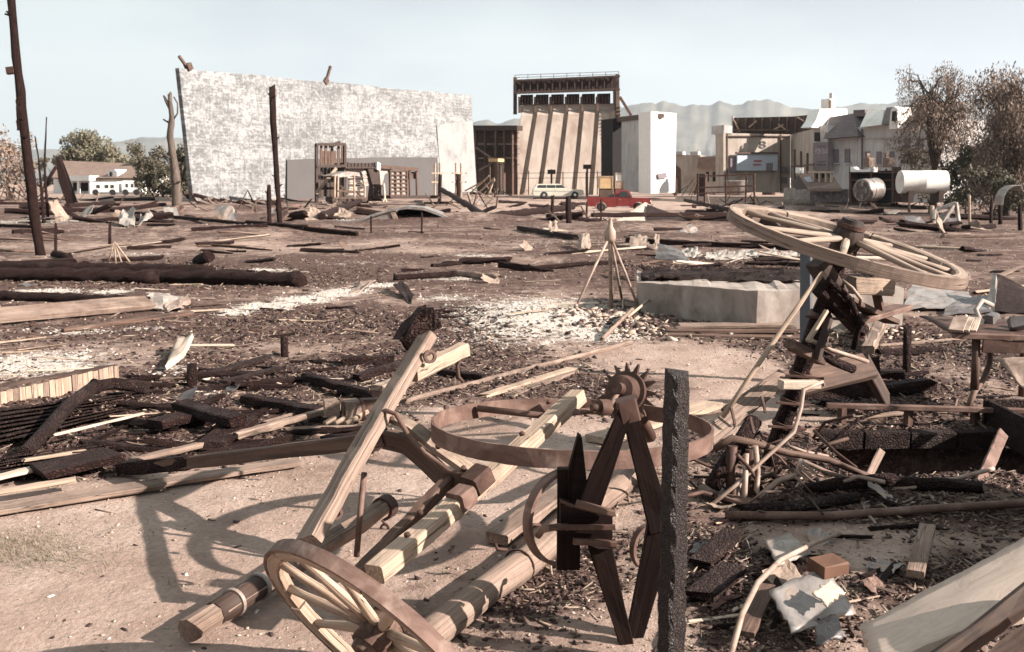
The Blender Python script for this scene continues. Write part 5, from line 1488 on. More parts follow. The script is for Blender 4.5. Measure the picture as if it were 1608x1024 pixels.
def crates():
    for x0, x1, y0, y1, lab, mat in ((940, 962, 277, 296, 'plywood crate under the right end of the dam', 'ply'), (966, 976, 272, 293, 'white notice box on the crates beside the dam', 'white_paint'),
                                     (965, 979, 284, 296, 'pale crate below the white notice box', 'wood_pale'), (949, 963, 296, 305, 'small plywood crate before the larger one', 'ply')):
        D = 104
        c = Q((x0 + x1) / 2, y1, D); s = D / FPX
        t = thing('crate', lab, 'crate', c)
        w, h = (x1 - x0) * s, (y1 - y0) * s
        MB().box(c + Vector((0, 0, h / 2)), w, w * .8, h).build('box', mat, t)
        for sx in (-1, 1):
            MB().box(c + Vector((sx * w * .45, -w * .41, h / 2)), w * .08, .06, h * 1.02).build('batten', 'wood_pale', t)
        MB().box(c + Vector((0, -w * .41, h * .93)), w * .80, .06, h * .08).build('batten', 'wood_pale', t)
        if mat == 'white_paint' or h < 1:
            c.z -= 0
        lo = gz(c.x, c.y)
        if c.z - lo > .3:
            MB().box(Vector((c.x, c.y, (c.z + lo) / 2)), w * .9, w * .7, c.z - lo).build('stack_base', 'wood_brown', t)
    f = Facade(830, 116.3, 965, 115)
    t = thing('wire_fence', 'thin wire fence with posts running along the foot of the dam', 'fence', f.p(890, 304))
    for k in range(9):
        m = MB(); f.bar(m, 812 + k * 18, 268 + U(-3, 3), 812 + k * 18, 306, .1, .1); m.build('fence_post', 'wood_brown', t)
    for y in (272, 280):
        m = MB(); f.bar(m, 810, y, 960, y - 1, .05, .05, .1); m.build('wire', 'rust_dark', t)
    for x, y0, lab in ((922, 262, 'dark standpipe post left of the crates by the dam'), (866, 270, 'dark standpipe post behind the cream estate car')):
        p = G(x, 309); q = Q(x, y0, p.y)
        t = thing('standpipe', lab, 'post', p)
        MB().beam(p, q, .22, .22).build('post', 'wood_brown', t)
        MB().box(q, .9, .5, .5).build('head', 'wood_dark', t)
crates()
for x, y0, y1, lab in ((164, 290, 309, 'long white trailer parked before the ranch house'), (206, 288, 309, 'boxy white trailer at the right end of the ranch house'), (290, 296, 310, 'white trailer beside the foot of the white wall')):
    D = 128; s = D / FPX
    b = Q(x, 309, D); b.z = gz(b.x, b.y)
    t = thing('trailer', lab, 'trailer', b)
    w = {164: 44, 206: 28, 290: 26}[x] * s; h = (y1 - y0) * s
    MB().prism([b + Vector((-w / 2, 0, .4)), b + Vector((w / 2, 0, .4)), b + Vector((w / 2, 0, h)), b + Vector((w / 2 - .2, 0, h + .15)), b + Vector((-w / 2 + .2, 0, h + .15)), b + Vector((-w / 2, 0, h))], (0, 2.2, 0)).build('body', 'white_paint', t)
    for k in (-.3, .3):
        MB().lathe(b + Vector((w * k, -.06, .38)), (0, 1, 0), [(0, .2), (0, .38), (.25, .38)], 16).build('wheel', 'tyre', t)
    for k in (-.2, .1, .3):
        MB().box(b + Vector((w * k, -.02, h * .72)), w * .12, .03, h * .25).build('window', 'glass', t)

# heaps of wreckage: props, rods and boards jutting from the far rubble
def jut(label, cx, cy, n, w, hgt, group, mats=('char', 'wood_brown', 'wood_grey')):
    c = G(cx, cy); s = c.y / FPX
    for _ in range(n):
        p = G(cx + RND.gauss(0, w), cy + U(-3, 3))
        a = U(0, 6.28)
        el = U(.1, 1.0)
        L = U(.4, 1.0) * hgt * s
        q = p + Vector((math.cos(a) * math.cos(el), math.sin(a) * math.cos(el) * .6, math.sin(el))) * L
        r = U(.7, 2.0) * s
        mt = RND.choice(mats)
        lab = label.replace('jutting timber', ('steep ' if el > .65 else 'slanting ' if el > .35 else 'low ') + {'char': 'black', 'wood_brown': 'brown', 'wood_grey': 'grey', 'wood_pale': 'pale'}[mt] + ' jutting timber')
        MB().beam(p - Vector((0, 0, .1)), q, r * 1.4, r, jit=r * .12, seg=3, rag=r).build('jutting_timber', mt, None, lab, 'timber', lab + 's')
jut('jutting timber in the wreck heap left of the slim pole', 370, 334, 14, 40, 34, 'timbers in the heap left of the slim pole')
jut('jutting timber in the wreck heap below the gutted tower', 500, 330, 14, 26, 30, 'timbers in the heap below the tower')
jut('jutting timber in the wreck heap by the wall end', 735, 326, 18, 26, 36, 'timbers in the heap by the wall end')
jut('jutting timber in the wreck heap under the ladder platform', 775, 309, 14, 18, 34, 'timbers in the heap under the platform', ('wood_brown', 'wood_pale', 'wood_grey'))
jut('jutting timber in the tangle in front of the red pickup', 930, 350, 16, 32, 30, 'timbers in the tangle before the pickup')
jut('jutting timber in the heap right of the white block', 1090, 306, 16, 26, 36, 'timbers in the heap right of the white block')
jut('jutting timber in the yard heap behind the tilted wheel', 1180, 322, 16, 50, 30, 'timbers in the yard heap')
jut('jutting timber in the yard heap before the metal drum', 1330, 328, 16, 50, 28, 'timbers in the heap before the drum')
jut('jutting timber in the wreckage at the far left edge', 25, 318, 20, 26, 60, 'timbers at the far left edge')
jut('jutting timber in the wreckage right of the leaning pole', 120, 322, 12, 40, 30, 'timbers right of the leaning pole')
jut('jutting timber at the foot of the white wall', 330, 322, 10, 30, 34, 'timbers at the foot of the wall')
# ------------------------------------------------------------------ wagon wheels
def cam_axes(px, py):
    return -ray(px, py).normalized(), Vector((1, 0, 0)), Vector((0, math.sin(PITCH), math.cos(PITCH)))
def wheel(label, c, n, rad, mats, nsp, missing=(), hub_r=.075, hub_l=.22, band=.055, dish=.05, start=None, felloe_h=.058, spoke_r=.024, nose=1.0, name='wagon_wheel', parent=None):
    tyre_m, wood_m, hub_m = mats
    n = Vector(n).normalized()
    t = parent or thing(name, label, 'wheel', Vector((c.x, c.y, 0)))
    b = band / 2
    MB().circle(c, n, rad, [(-b, -.006), (b, -.006), (b, .007), (-b, .007)], 72, start=start, jit=.0007).build('iron_tyre', tyre_m, t)
    x = Vector(start) if start is not None else Vector((0, 0, 1)).cross(n)
    x = (x - n * x.dot(n)).normalized(); y = n.cross(x)
    k = max(5, nsp // 2)
    for q in range(k):
        a0, a1 = 2 * math.pi * q / k + .012, 2 * math.pi * (q + 1) / k - .012
        MB().circle(c, n, rad - .006, [(-b * .92, -felloe_h * .8), (-b * .7, -felloe_h), (b * .7, -felloe_h), (b * .92, -felloe_h * .8), (b * .96, -.001), (-b * .96, -.001)], 12, a0, a1, start=start, jit=.0012).build('felloe', wood_m, t)
    hc = c + n * dish
    for q in range(nsp):
        if q in missing: continue
        a = 2 * math.pi * (q + .5) / nsp
        r = x * math.cos(a) + y * math.sin(a)
        p0, p1 = hc + r * hub_r * .8, c + r * (rad - felloe_h - .006)
        s = spoke_r
        sec = [(s * 1.0 * math.cos(w), s * .78 * math.sin(w)) for w in [2 * math.pi * i / 10 for i in range(10)]]
        MB().sweep([p0, p0.lerp(p1, .2), p0.lerp(p1, .45), p0.lerp(p1, .8), p1], sec, n, [.92, 1.12, 1.05, .86, .95], jit=.0012, smooth=True).build('spoke', wood_m, t)
    h = MB().lathe(hc - n * hub_l * .5, n, [(0, hub_r * .62), (0, hub_r * .78), (hub_l * .22, hub_r * .9), (hub_l * .38, hub_r * 1.08), (hub_l * .62, hub_r * 1.08), (hub_l * .78, hub_r * .88), (hub_l * nose, hub_r * .74), (hub_l * nose, hub_r * .34), (hub_l * nose - .05, hub_r * .30)], 26).build('hub', hub_m, t)
    for f in (.20, .80):
        MB().circle(hc - n * hub_l * .5 + n * hub_l * f, n, hub_r * .93, [(-.012, -.004), (.012, -.004), (.012, .006), (-.012, .006)], 26).build('hub_band', 'rust_dark', h)
    return t, x, y
# near wheel at the bottom edge
tc, rt, up_ = cam_axes(588, 1003)
C1 = Q(588, 1003, 2.95)
N1 = (tc * .48 - (rt * .61 + up_ * .79) * .877).normalized()
wheel('small iron-tyred wagon wheel with pale spokes tipped up at the bottom edge', C1, N1, .425, ('rust', 'wood_pale', 'wood_brown'), 12, dish=-.03, hub_r=.06, hub_l=.18, band=.046, felloe_h=.045, spoke_r=.019)
# far tilted wheel on its standing axle
tc, rt, up_ = cam_axes(1327, 383)
C2 = Q(1327, 383, 5.5)
N2 = (tc * .285 + (rt * .327 + up_ * .945) * .958).normalized()
AX = thing('axle_assembly', 'upended charred wagon axle carrying a large bleached spoked wheel tilted on top', 'wagon axle', Vector((C2.x - .45, C2.y, 0)))
wt, wx, wy = wheel('large bleached wagon wheel tilted on top of the upended axle', C2, N2, .652, ('wood_grey', 'wood_bleached', 'wood_dark'), 14, parent=AX, missing=(1, 4, 8), hub_r=.078, hub_l=.24, band=.062, dish=.03, felloe_h=.06, spoke_r=.020, nose=.95)  # tyre gets a darker colour to stand for its shaded tread
foot = C2 - N2 * 1.38
MB().log(C2 - N2 * .12, foot, .052, 10, 12, taper=(1.0, .9), rag=.02).build('axle_beam', 'char', AX)
MB().beam(C2 - N2 * .10 + Vector((-.12, 0, 0)), C2 - N2 * .30 + Vector((.05, 0, 0)), .12, .10, jit=.006).build('axle_collar', 'wood_dark', AX)
for k, f in enumerate((.42, .62, .78, .95, 1.1)):
    q = C2 - N2 * f
    MB().circle(q, N2, .056, [(-.014, -.003), (.014, -.003), (.014, .007), (-.014, .007)], 18).build('clip_band', 'rust_dark', AX)
    MB().beam(q + Vector((-.10, -.06, .0)), q + Vector((.12, -.05, -.02)), .014, .014, seg=1).build('clip_bolt', 'rust_dark', AX)
def S(name, mat, pts, r, parent, n=8, **k):
    return MB().tube([Q(*p) for p in pts], r, n, **k).build(name, mat, parent)
def Bm(name, mat, a, b, w, h, parent, **k):
    k.setdefault('jit', min(w, h) * .05)
    return MB().beam(Q(*a), Q(*b), w, h, **k).build(name, mat, parent)
Bm('bolster', 'char', (1288, 452, 5.45), (1352, 520, 5.6), .09, .07, AX)
Bm('bolster', 'wood_brown', (1328, 470, 5.5), (1400, 505, 5.9), .10, .03, AX)
Bm('bolster_block', 'wood_pale', (1336, 448, 5.6), (1398, 452, 5.75), .07, .10, AX)
Bm('bracket', 'rust_dark', (1372, 440, 5.7), (1382, 488, 5.75), .05, .03, AX)
S('hound_iron', 'char', [(1300, 440, 5.4), (1335, 470, 5.45), (1350, 505, 5.5), (1340, 548, 5.55)], .018, AX)
S('hound_iron', 'rust_pale', [(1322, 440, 5.5), (1338, 452, 5.45), (1352, 470, 5.45), (1350, 480, 5.5)], .010, AX)
Bm('hound_board', 'rust', (1338, 505, 5.6), (1418, 482, 5.95), .12, .03, AX)
Bm('brace', 'wood_dark', (1302, 500, 5.3), (1282, 565, 5.25), .04, .03, AX)
Bm('brace', 'wood_pale', (1298, 488, 5.3), (1268, 536, 5.2), .025, .02, AX)
Bm('strut', 'wood_brown', (1240, 540, 5.2), (1290, 566, 5.35), .07, .05, AX)
S('iron_rod', 'rust_pale', [(1275, 535, 5.3), (1305, 550, 5.3), (1345, 562, 5.4), (1362, 568, 5.5)], .012, AX)
S('iron_rod', 'char', [(1270, 545, 5.3), (1310, 568, 5.35), (1340, 580, 5.4)], .025, AX)
S('long_lath', 'wood_pale', [(1292, 428, 5.42), (1240, 500, 5.3), (1180, 588, 5.2), (1135, 655, 5.1)], .014, AX, up=(0, 1, 0))
Bm('lath', 'wood_grey', (1232, 588, 5.6), (1142, 650, 5.3), .09, .02, AX, up=(0, -.6, .8))
Bm('lath', 'wood_grey', (1212, 606, 5.5), (1108, 690, 5.0), .10, .02, AX, up=(0, -.6, .8))
S('bent_rod', 'rust_pale', [(1293, 606, 5.2), (1292, 600, 5.2), (1262, 612, 5.15), (1258, 640, 5.1), (1247, 678, 5.05), (1160, 758, 4.95), (1094, 812, 4.85)], .011, AX)
Bm('bright_cap', 'wood_white', (1226, 604, 5.25), (1284, 604, 5.3), .07, .045, AX)
S('hound_arm', 'wood_brown', [(1120, 706, 5.0), (1150, 688, 5.0), (1185, 696, 5.05), (1240, 712, 5.15), (1300, 722, 5.2), (1372, 752, 5.2)], .020, AX, n=6)
S('hound_arm', 'char', [(1185, 660, 5.2), (1160, 700, 5.1), (1130, 745, 5.0), (1118, 765, 5.0)], .045, AX)
S('iron_loop', 'rust_dark', [(1150, 700, 5.0), (1146, 740, 5.0), (1150, 785, 5.0), (1168, 792, 5.0), (1180, 750, 5.05), (1178, 705, 5.05)], .028, AX)
S('curved_strap', 'rust_pale', [(1186, 700, 5.0), (1190, 740, 5.0), (1188, 770, 4.95), (1192, 780, 4.9), (1222, 755, 4.95), (1252, 745, 5.0), (1258, 722, 5.05)], .015, AX)
for k in range(4):
    Bm('bolt', 'rust_pale', (1240 + k * 7, 742 - k * 5, 5.0), (1262 + k * 7, 760 - k * 5, 4.95), .010, .010, AX, seg=1, bev=0)
for x, y in ((1148, 640), (1196, 622), (1178, 655)):
    Bm('bolt', 'rust_dark', (x, y, 5.1), (x + 6, y + 26, 5.05), .012, .012, AX, seg=1, bev=0)

# tangle of thin rods and strap iron round the foot of the axle
for k in range(26):
    px, py = U(1100, 1330), U(690, 800)
    p = G(px, py, .02)
    a, el = U(0, 6.28), U(.0, .7)
    L = U(.18, .55)
    q = p + Vector((math.cos(a) * math.cos(el), math.sin(a) * math.cos(el), math.sin(el))) * L
    mid = p.lerp(q, .5) + Vector((U(-.06, .06), U(-.06, .06), U(0, .08)))
    mt = RND.choice(['rust_dark', 'rust', 'rust_pale', 'char', 'rust_dark'])
    ln = 'long' if L > .4 else 'short' if L < .28 else 'middling'
    sd = 'beside the square post' if px < 1150 else 'by the bent pipe' if px < 1210 else 'under the bent rod' if px < 1270 else 'left of the pit'
    lab = ln + ' ' + {'rust_dark': 'dark rusty', 'rust': 'rusty', 'rust_pale': 'pale rusty', 'char': 'black'}[mt] + ' rod tangled ' + sd
    MB().tube([p, p.lerp(mid, .6), mid, mid.lerp(q, .5), q], U(.005, .012), 6).build('tangled_rod', mt, None, lab, 'rod', lab + 's')
t = thing('steel_post', 'slim dark steel post standing behind the upended axle', 'post', Q(1266, 604, 8.1))
MB().beam(Vector((Q(1266, 604, 8.1).x, 8.1, -.1)), Q(1266, 398, 8.1), .085, .085, up=(.5, 1, 0), bev=.05, jit=.001).build('shaft', 'steel_blue', t)
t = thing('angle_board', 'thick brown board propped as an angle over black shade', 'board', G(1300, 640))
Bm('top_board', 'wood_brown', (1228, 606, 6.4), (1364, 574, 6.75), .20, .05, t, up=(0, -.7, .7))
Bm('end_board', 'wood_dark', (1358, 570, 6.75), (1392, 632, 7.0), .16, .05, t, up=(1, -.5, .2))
Bm('dark_backing', 'char', (1262, 596, 7.2), (1380, 590, 7.3), .30, .05, t, up=(0, -1, .2))  # black sheet standing in for the shadow beneath the propped board

# ------------------------------------------------------------------ running gear in the centre
RG = thing('wagon_running_gear', 'upturned wooden wagon running gear with crossed beams in the foreground', 'wagon', G(560, 880))
Bm('axle_beam', 'wood_grey', (670, 530, 4.82), (484, 852, 3.55), .096, .056, RG, up=(-.46, 0, .89), bev=.12, seg=14, jit=.0035, bow=.008)
m = MB()
hp = Q(655, 522, 4.92)
m.beam(hp + Vector((-.05, .02, -.06)), hp + Vector((.06, .06, .09)), .13, .12, jit=.02, rag=.04, seg=3, bev=.2)
m.build('charred_head', 'char', RG)
Bm('cross_arm', 'wood_pale', (645, 588, 4.60), (728, 549, 5.06), .075, .07, RG, bev=.14, seg=6)
S('arm_hook', 'rust_dark', [(722, 545, 5.02), (724, 560, 5.02), (718, 575, 5.0), (720, 592, 5.0), (727, 600, 5.0)], .010, RG)
c = Q(675, 560, 4.62)
MB().circle(c, (.5, -.8, .2), .026, [(-.007, -.007), (.007, -.007), (.007, .007), (-.007, .007)], 18).build('ring_bolt', 'rust_dark', RG)
c = Q(528, 806, 3.72)
MB().circle(c, (.6, -.7, .2), .020, [(-.007, -.006), (.007, -.006), (.007, .006), (-.007, .006)], 18).build('ring_bolt', 'rust_dark', RG)
for x, y, D in ((560, 735, 4.0), (700, 640, 4.7), (640, 590, 4.55), (490, 838, 3.6)):
    MB().lathe(Q(x, y, D), (.5, -.8, .3), [(0, .014), (.012, .012), (.016, .004)], 10).build('bolt_head', 'rust_dark', RG)
le = G(198, 747, .04)
m = MB(); m.beam(le, Q(606, 690, 4.32), .06, .068, jit=.004, rag=.01, seg=10); m.build('side_hound', 'wood_brown', RG)
m = MB(); m.beam(le + Vector((-.04, .02, .0)), le.lerp(Q(606, 690, 4.32), .3), .062, .072, jit=.008, seg=5); m.build('burnt_tip', 'char', RG)
MB().sweep([Q(*p) for p in ((606, 690, 4.33), (640, 698, 4.26), (668, 722, 4.18), (694, 748, 4.08), (720, 760, 4.02), (748, 757, 3.98))], [(-.025, -.04), (.025, -.04), (.025, .04), (-.025, .04)], scale=[1, 1, .95, .95, 1, 1], jit=.002).build('curved_hound', 'wood_brown', RG)
MB().sweep([Q(*p) for p in ((610, 652, 4.30), (650, 672, 4.22), (690, 705, 4.12), (745, 744, 4.0))], [(-.04, -.012), (.04, -.012), (.04, .012), (-.04, .012)], jit=.002).build('hound_plate', 'wood_pale', RG)
S('strap_iron', 'rust', [(588, 664, 4.34), (592, 650, 4.26), (606, 645, 4.20), (622, 650, 4.17), (640, 682, 4.14), (668, 712, 4.08), (705, 740, 4.0), (745, 748, 3.95)], .011, RG)
for x, y, D in ((688, 702, 4.08), (728, 737, 3.98), (615, 660, 4.22)):
    MB().lathe(Q(x, y, D), (0, -.6, .8), [(0, .013), (.014, .011), (.018, .004)], 10).build('bolt_head', 'rust_dark', RG)
m = MB(); m.beam(Q(908, 622, 4.72), Q(588, 902, 3.38), .082, .070, up=(-.2, -.2, .95), jit=.0035, bev=.12, seg=16, bow=-.01); m.build('reach_beam', 'wood_pale', RG)
m = MB(); m.beam(Q(762, 742, 3.96), Q(738, 764, 3.90), .096, .082, up=(-.2, -.2, .95), seg=1); m.build('beam_bracket', 'rust_dark', RG)
m = MB(); m.beam(Q(735, 775, 3.86), Q(715, 790, 3.80), .092, .080, up=(-.2, -.2, .95), seg=1); m.build('beam_bracket', 'rust', RG)
for x, y, D in ((862, 640, 4.5), (820, 690, 4.2), (660, 815, 3.55), (640, 850, 3.45)):
    MB().lathe(Q(x, y, D) + Vector((0, 0, .02)), (-.2, -.2, .95), [(0, .013), (.012, .011), (.016, .004)], 10).build('bolt_head', 'rust_dark', RG)
m = MB(); m.tube([Q(572, 742, 4.12), Q(566, 800, 4.1), Q(560, 874, 4.08)], .013, 8); m.build('truss_rod', 'rust', RG)
m = MB(); m.beam(Q(705, 755, 4.02), Q(560, 905, 3.5), .05, .05, jit=.003); m.build('under_brace', 'wood_brown', RG)

# axle lying on the ground with chain
t = thing('ground_axle', 'wooden axle lying on the dirt behind the small wheel', 'axle', G(420, 930))
a, b = G(296, 1018, .06), G(610, 826, .10)
MB().beam(a.lerp(b, .12), b, .082, .082, jit=.004, bev=.25, up=(.3, 0, 1), seg=9).build('axle_body', 'wood_grey', t)
MB().tube([a.lerp(b, .10), a.lerp(b, .30)], .048, 14).build('axle_arm', 'wood_dark', t)
MB().beam(a, a.lerp(b, .12), .088, .082, bev=.3, jit=.002, up=(.5, 0, 1), seg=2).build('axle_end', 'wood_grey', t)
for f in (.18, .29):
    q = a.lerp(b, f); MB().circle(q, b - a, .050, [(-.008, -.002), (.008, -.002), (.008, .006), (-.008, .006)], 20).build('axle_band', 'tin', t)
MB().circle(b - (b - a).normalized() * .03, b - a, .046, [(-.03, -.004), (.03, -.004), (.03, .012), (-.03, .012)], 20).build('end_cap', 'rust_dark', t)
ch = thing('chain', 'short iron chain hanging from the end of the ground axle', 'chain', b + Vector((.02, -.05, -.12)))
q = Q(604, 822, b.y - .06)
for k in range(4):
    MB().circle(q + Vector((0, 0, -.024 - k * .036)), (1, .3, 0) if k % 2 else (.2, 1, 0), .019, [(-.005, -.005), (.005, -.005), (.005, .005), (-.005, .005)], 14).build('link', 'rust_dark', ch)
MB().tube([q, q + Vector((-.02, -.01, .03)), b + Vector((0, -.03, .0))], .007, 6).build('staple', 'rust_dark', ch)
crumple('wire_tangle', 'small flattened wire tangle on dirt below the chain', [(565, 876), (600, 874), (596, 858), (572, 860)], 'rust_dark', .012, .004, .02, (0, 0, .01, .01), 'wire') if False else None

# iron tyre hoop
HC, HR = Q(897, 674, 4.2), .60
HN = Vector((.02, .055, 1.0)).normalized()
MB().circle(HC, HN, HR, [(-.036, -.005), (.036, -.005), (.036, .006), (-.036, .006)], 96, jit=.0015).build('iron_hoop', 'rust', None, 'large loose iron wheel tyre resting flat over the running gear', 'hoop')
MB().tube([HC + Vector((-.42, .40, .0)), HC + Vector((-.1, .33, -.02)), HC + Vector((.14, .45, -.02)), HC + Vector((.3, .5, -.03))], .016, 8).build('iron_rod', 'rust', None, 'bent rusty rod lying inside the loose iron hoop', 'rod')

# grey trunk with wire bands
a, b = G(650, 1040, .055), G(1018, 742, .055)
t = thing('bound_log', 'thick grey timber trunk bound with wire lying under the hoop', 'log', a)
MB().log(a, b, .064, 14, 14, jit=.003, taper=(1.05, .95), rag=.015).build('trunk', 'wood_grey', t)
for f in (.33, .46):
    q = a.lerp(b, f)
    MB().circle(q, (b - a) + Vector((.1, 0, 0)), .069, [(-.004, -.004), (.004, -.004), (.004, .004), (-.004, .004)], 28, jit=.001).build('wire_band', 'rust_dark', t)
    MB().tube([q + Vector((-.05, -.05, .09)), q + Vector((-.09, -.07, .10)), q + Vector((-.10, -.06, .12))], .008, 6).build('wire_twist', 'rust_dark', t)
a2, b2 = G(780, 858, .04), G(940, 745, .05)
MB().beam(a2, b2, .12, .05, jit=.004).build('plank', 'wood_grey', None, 'grey plank lying beside the wire-bound trunk', 'plank')
MB().beam(G(935, 700, .03), G(1120, 640, .03), .16, .04, jit=.004).build('plank', 'wood_pale', None, 'pale plank lying in dirt behind the spiked gear', 'plank')

# standing hound frame
HF = thing('hound_frame', 'dark upended V-shaped wagon hound frame in front of the hoop', 'frame', G(990, 1030))
kw = dict(up=(0, -1, .1), bev=.08)
Bm('diagonal', 'wood_shade_black', (986, 636, 3.40), (908, 836, 3.40), .088, .05, HF, taper=(.55, 1.05), **kw)
Bm('diagonal', 'wood_shade_black', (985, 636, 3.46), (1038, 830, 3.46), .088, .05, HF, taper=(.55, 1.05), **kw)
Bm('lower_arm', 'wood_shade_black', (930, 808, 3.42), (992, 1045, 3.38), .085, .05, HF, taper=(1.1, .5), **kw)
Bm('lower_arm', 'wood_shade_black', (1040, 820, 3.48), (985, 1045, 3.42), .095, .05, HF, taper=(1.1, .5), **kw)
Bm('apex_cap', 'rust_dark', (982, 626, 3.42), (990, 660, 3.42), .07, .07, HF, **kw)
Bm('side_board', 'wood_shade_black', (893, 735, 3.50), (893, 892, 3.48), .085, .05, HF, **kw)
m = MB(); m.prism([Q(*p) for p in ((893, 740, 3.42), (908, 684, 3.44), (914, 688, 3.44), (922, 760, 3.42), (935, 812, 3.42), (893, 812, 3.42))], (0, .05, 0)); m.build('pointed_board', 'wood_shade_black', HF)
m = MB(); m.prism([Q(*p) for p in ((880, 790, 3.36), (935, 805, 3.36), (962, 812, 3.37), (962, 862, 3.37), (940, 862, 3.36), (880, 838, 3.36))], (0, .07, 0)); m.build('bolster_block', 'wood_shade_black', HF)
Bm('bolt_bar', 'rust_dark', (862, 828, 3.33), (966, 828, 3.33), .018, .018, HF)
Bm('bolt_bar', 'rust_dark', (900, 850, 3.32), (968, 854, 3.32), .02, .02, HF)
Bm('upper_plate', 'wood_brown', (905, 790, 3.33), (965, 806, 3.33), .03, .02, HF)
rc = Q(905, 812, 3.55)
d_, s_, u_ = frame(Vector((.85, -.5, .1)), (0, 0, 1))
MB().circle(Q(890, 812, 3.52), Vector((.55, -.83, .05)), .175, [(-.022, -.007), (.022, -.007), (.022, .007), (-.022, .007)], 30, math.pi * .52, math.pi * 1.5, start=(0.8, .55, 0)).build('turning_ring', 'rust', HF)
MB().circle(Q(1022, 858, 3.60), Vector((.5, -.85, .05)), .085, [(-.014, -.006), (.014, -.006), (.014, .006), (-.014, .006)], 24, math.pi * .5, math.pi * 1.55, start=(.85, .5, 0)).build('turning_ring', 'rust', HF)
S('ring_lug', 'rust', [(845, 842, 3.42), (852, 832, 3.40), (875, 827, 3.36), (892, 828, 3.35)], .012, HF)
# charred square post
P0 = Q(1063, 586, 3.2)
m = MB(); m.beam(Vector((P0.x + .005, 3.2, -.2)), P0, .072, .072, up=(.55, -.84, 0), jit=.0048, bev=.14, seg=40, rag=.018, taper=(1.06, .93))
m.build('charred_post', 'char_post', None, 'charred square post rising from the bottom edge right of centre', 'post')

# spiked gear on stub axle
GC = Q(985, 616, 4.50)
ga = Vector((-.40, -.80, .30)).normalized()
t = thing('spiked_gear', 'spiked iron gear wheel on a stub shaft behind the hound frame', 'gear', G(1000, 690))
d_, s_, u_ = frame(ga, (0, 0, 1))
pts = []
for k in range(15):
    a = 2 * math.pi * k / 15
    for da, rr in ((0, .094), (.13, .140), (.17, .140), (.30, .094)):
        pts.append(GC + (s_ * math.cos(a + da) + u_ * math.sin(a + da)) * rr * U(.96, 1.03))
MB().prism(pts, -ga * .022).build('toothed_disc', 'rust_dark', t)
MB().circle(GC + ga * .02, ga, .088, [(-.015, -.014), (.015, -.014), (.015, .006), (-.015, .006)], 34).build('rim_flange', 'rust_dark', t)
MB().lathe(GC, ga, [(0, .075), (.05, .073), (.10, .06), (.105, .03), (.14, .026), (.15, .026)], 24).build('drum', 'rust_dark', t)
MB().lathe(Q(956, 640, 4.32), Vector((-1, -.5, .1)), [(0, .036), (.05, .036), (.05, .018), (.09, .016)], 18).build('pinion', 'rust_dark', t)
MB().tube([GC - ga * .02, GC - ga * .3 + Vector((.02, 0, -.18)), G(1005, 688)], .03, 8).build('stub_shaft', 'rust_dark', t)
MB().tube([Q(956, 640, 4.32), GC + ga * .1], .012, 6).build('link_bar', 'rust', t)

# ------------------------------------------------------------------ right foreground
t = thing('bent_pipe', 'L-shaped pale pipe ending in charred length beside the axle foot', 'pipe', G(1175, 812))
MB().tube([Q(1172, 712, 4.98), Q(1170, 760, 4.94), Q(1168, 806, 4.88)], .014, 8).build('riser', 'rust_pale', t)
MB().tube([G(1166, 812, .03), G(1240, 806, .03), G(1345, 793, .035)], .032, 10, jit=.003).build('charred_length', 'char_flat', t)
MB().tube([G(1140, 822, .03), G(1300, 818, .03), G(1470, 810, .04), G(1650, 800, .05)], .021, 10).build('rusty_pipe', 'rust', None, 'long rusty pipe lying across the right foreground', 'pipe')
MB().log(G(1268, 778, .04), G(1400, 772, .05), .038, taper=(.8, 1)).build('charred_branch', 'char', None, 'knobbly charred branch left of two in front of the pit', 'branch')
MB().log(G(1385, 770, .05), G(1540, 776, .04), .042, taper=(1, .8)).build('charred_branch', 'char', None, 'knobbly charred branch right of two in front of the pit', 'branch')
MB().tube([Q(1232, 712, 5.3), Q(1300, 742, 5.25), Q(1372, 764, 5.2), Q(1420, 768, 5.15), Q(1500, 752, 5.2), Q(1560, 736, 5.3)], .013, 8).build('curved_rod', 'rust_pale', None, 'long curved pale rod sagging across the pit front', 'rod')
MB().beam(Q(1575, 680, 6.0), Q(1522, 800, 5.0), .07, .02, up=(0, -1, .4), jit=.002).build('rusty_plank', 'rust', None, 'rusty flat bar leaning across the right end of the pit', 'bar')
MB().beam(Q(1384, 708, 5.7), Q(1362, 752, 5.5), .045, .02, up=(0, -1, .4), jit=.002).build('lath', 'wood_grey', None, 'short grey slat leaning on the pit edge', 'slat')
MB().tube([Q(1278, 676, 5.9), Q(1312, 710, 5.7), Q(1345, 735, 5.5)], .010, 7).build('bolt_rod', 'rust_dark', None, 'dark headed bolt rod left of the pit', 'rod')
PR = thing('pit_rail', 'rusty angle rail on stubs along the far side of the pit', 'rail', Vector((2.8, 6.72, 0)))
MB().beam(Vector((2.18, 6.74, .12)), Vector((3.75, 6.62, .10)), .05, .035, jit=.002).build('rail', 'rust', PR)
for x in (2.28, 2.74, 3.2):
    MB().beam(Vector((x, 6.72, -.1)), Vector((x, 6.72, .11)), .05, .05, seg=1).build('stub', 'rust_dark', PR)
t = thing('scorched_box', 'scorched iron box standing at the right end of the pit', 'box', Vector((3.4, 6.1, 0)))
MB().beam(Vector((3.25, 5.35, .04)), Vector((3.3, 6.75, .04)), .03, .24, jit=.003).build('side_plate', 'char_flat', t)
MB().beam(Vector((3.27, 5.36, .04)), Vector((4.0, 5.3, .04)), .03, .24, jit=.003).build('front_plate', 'char_flat', t)
MB().beam(Vector((3.27, 6.75, .04)), Vector((4.0, 6.7, .04)), .03, .24, jit=.003).build('back_plate', 'char_flat', t)
PW = thing('pit_lining', 'sooty grey block lining with painted shade on the far wall of the pit', 'lining', Vector((2.85, 6.5, -.2)))  # block colour darkened to carry the shade inside the pit
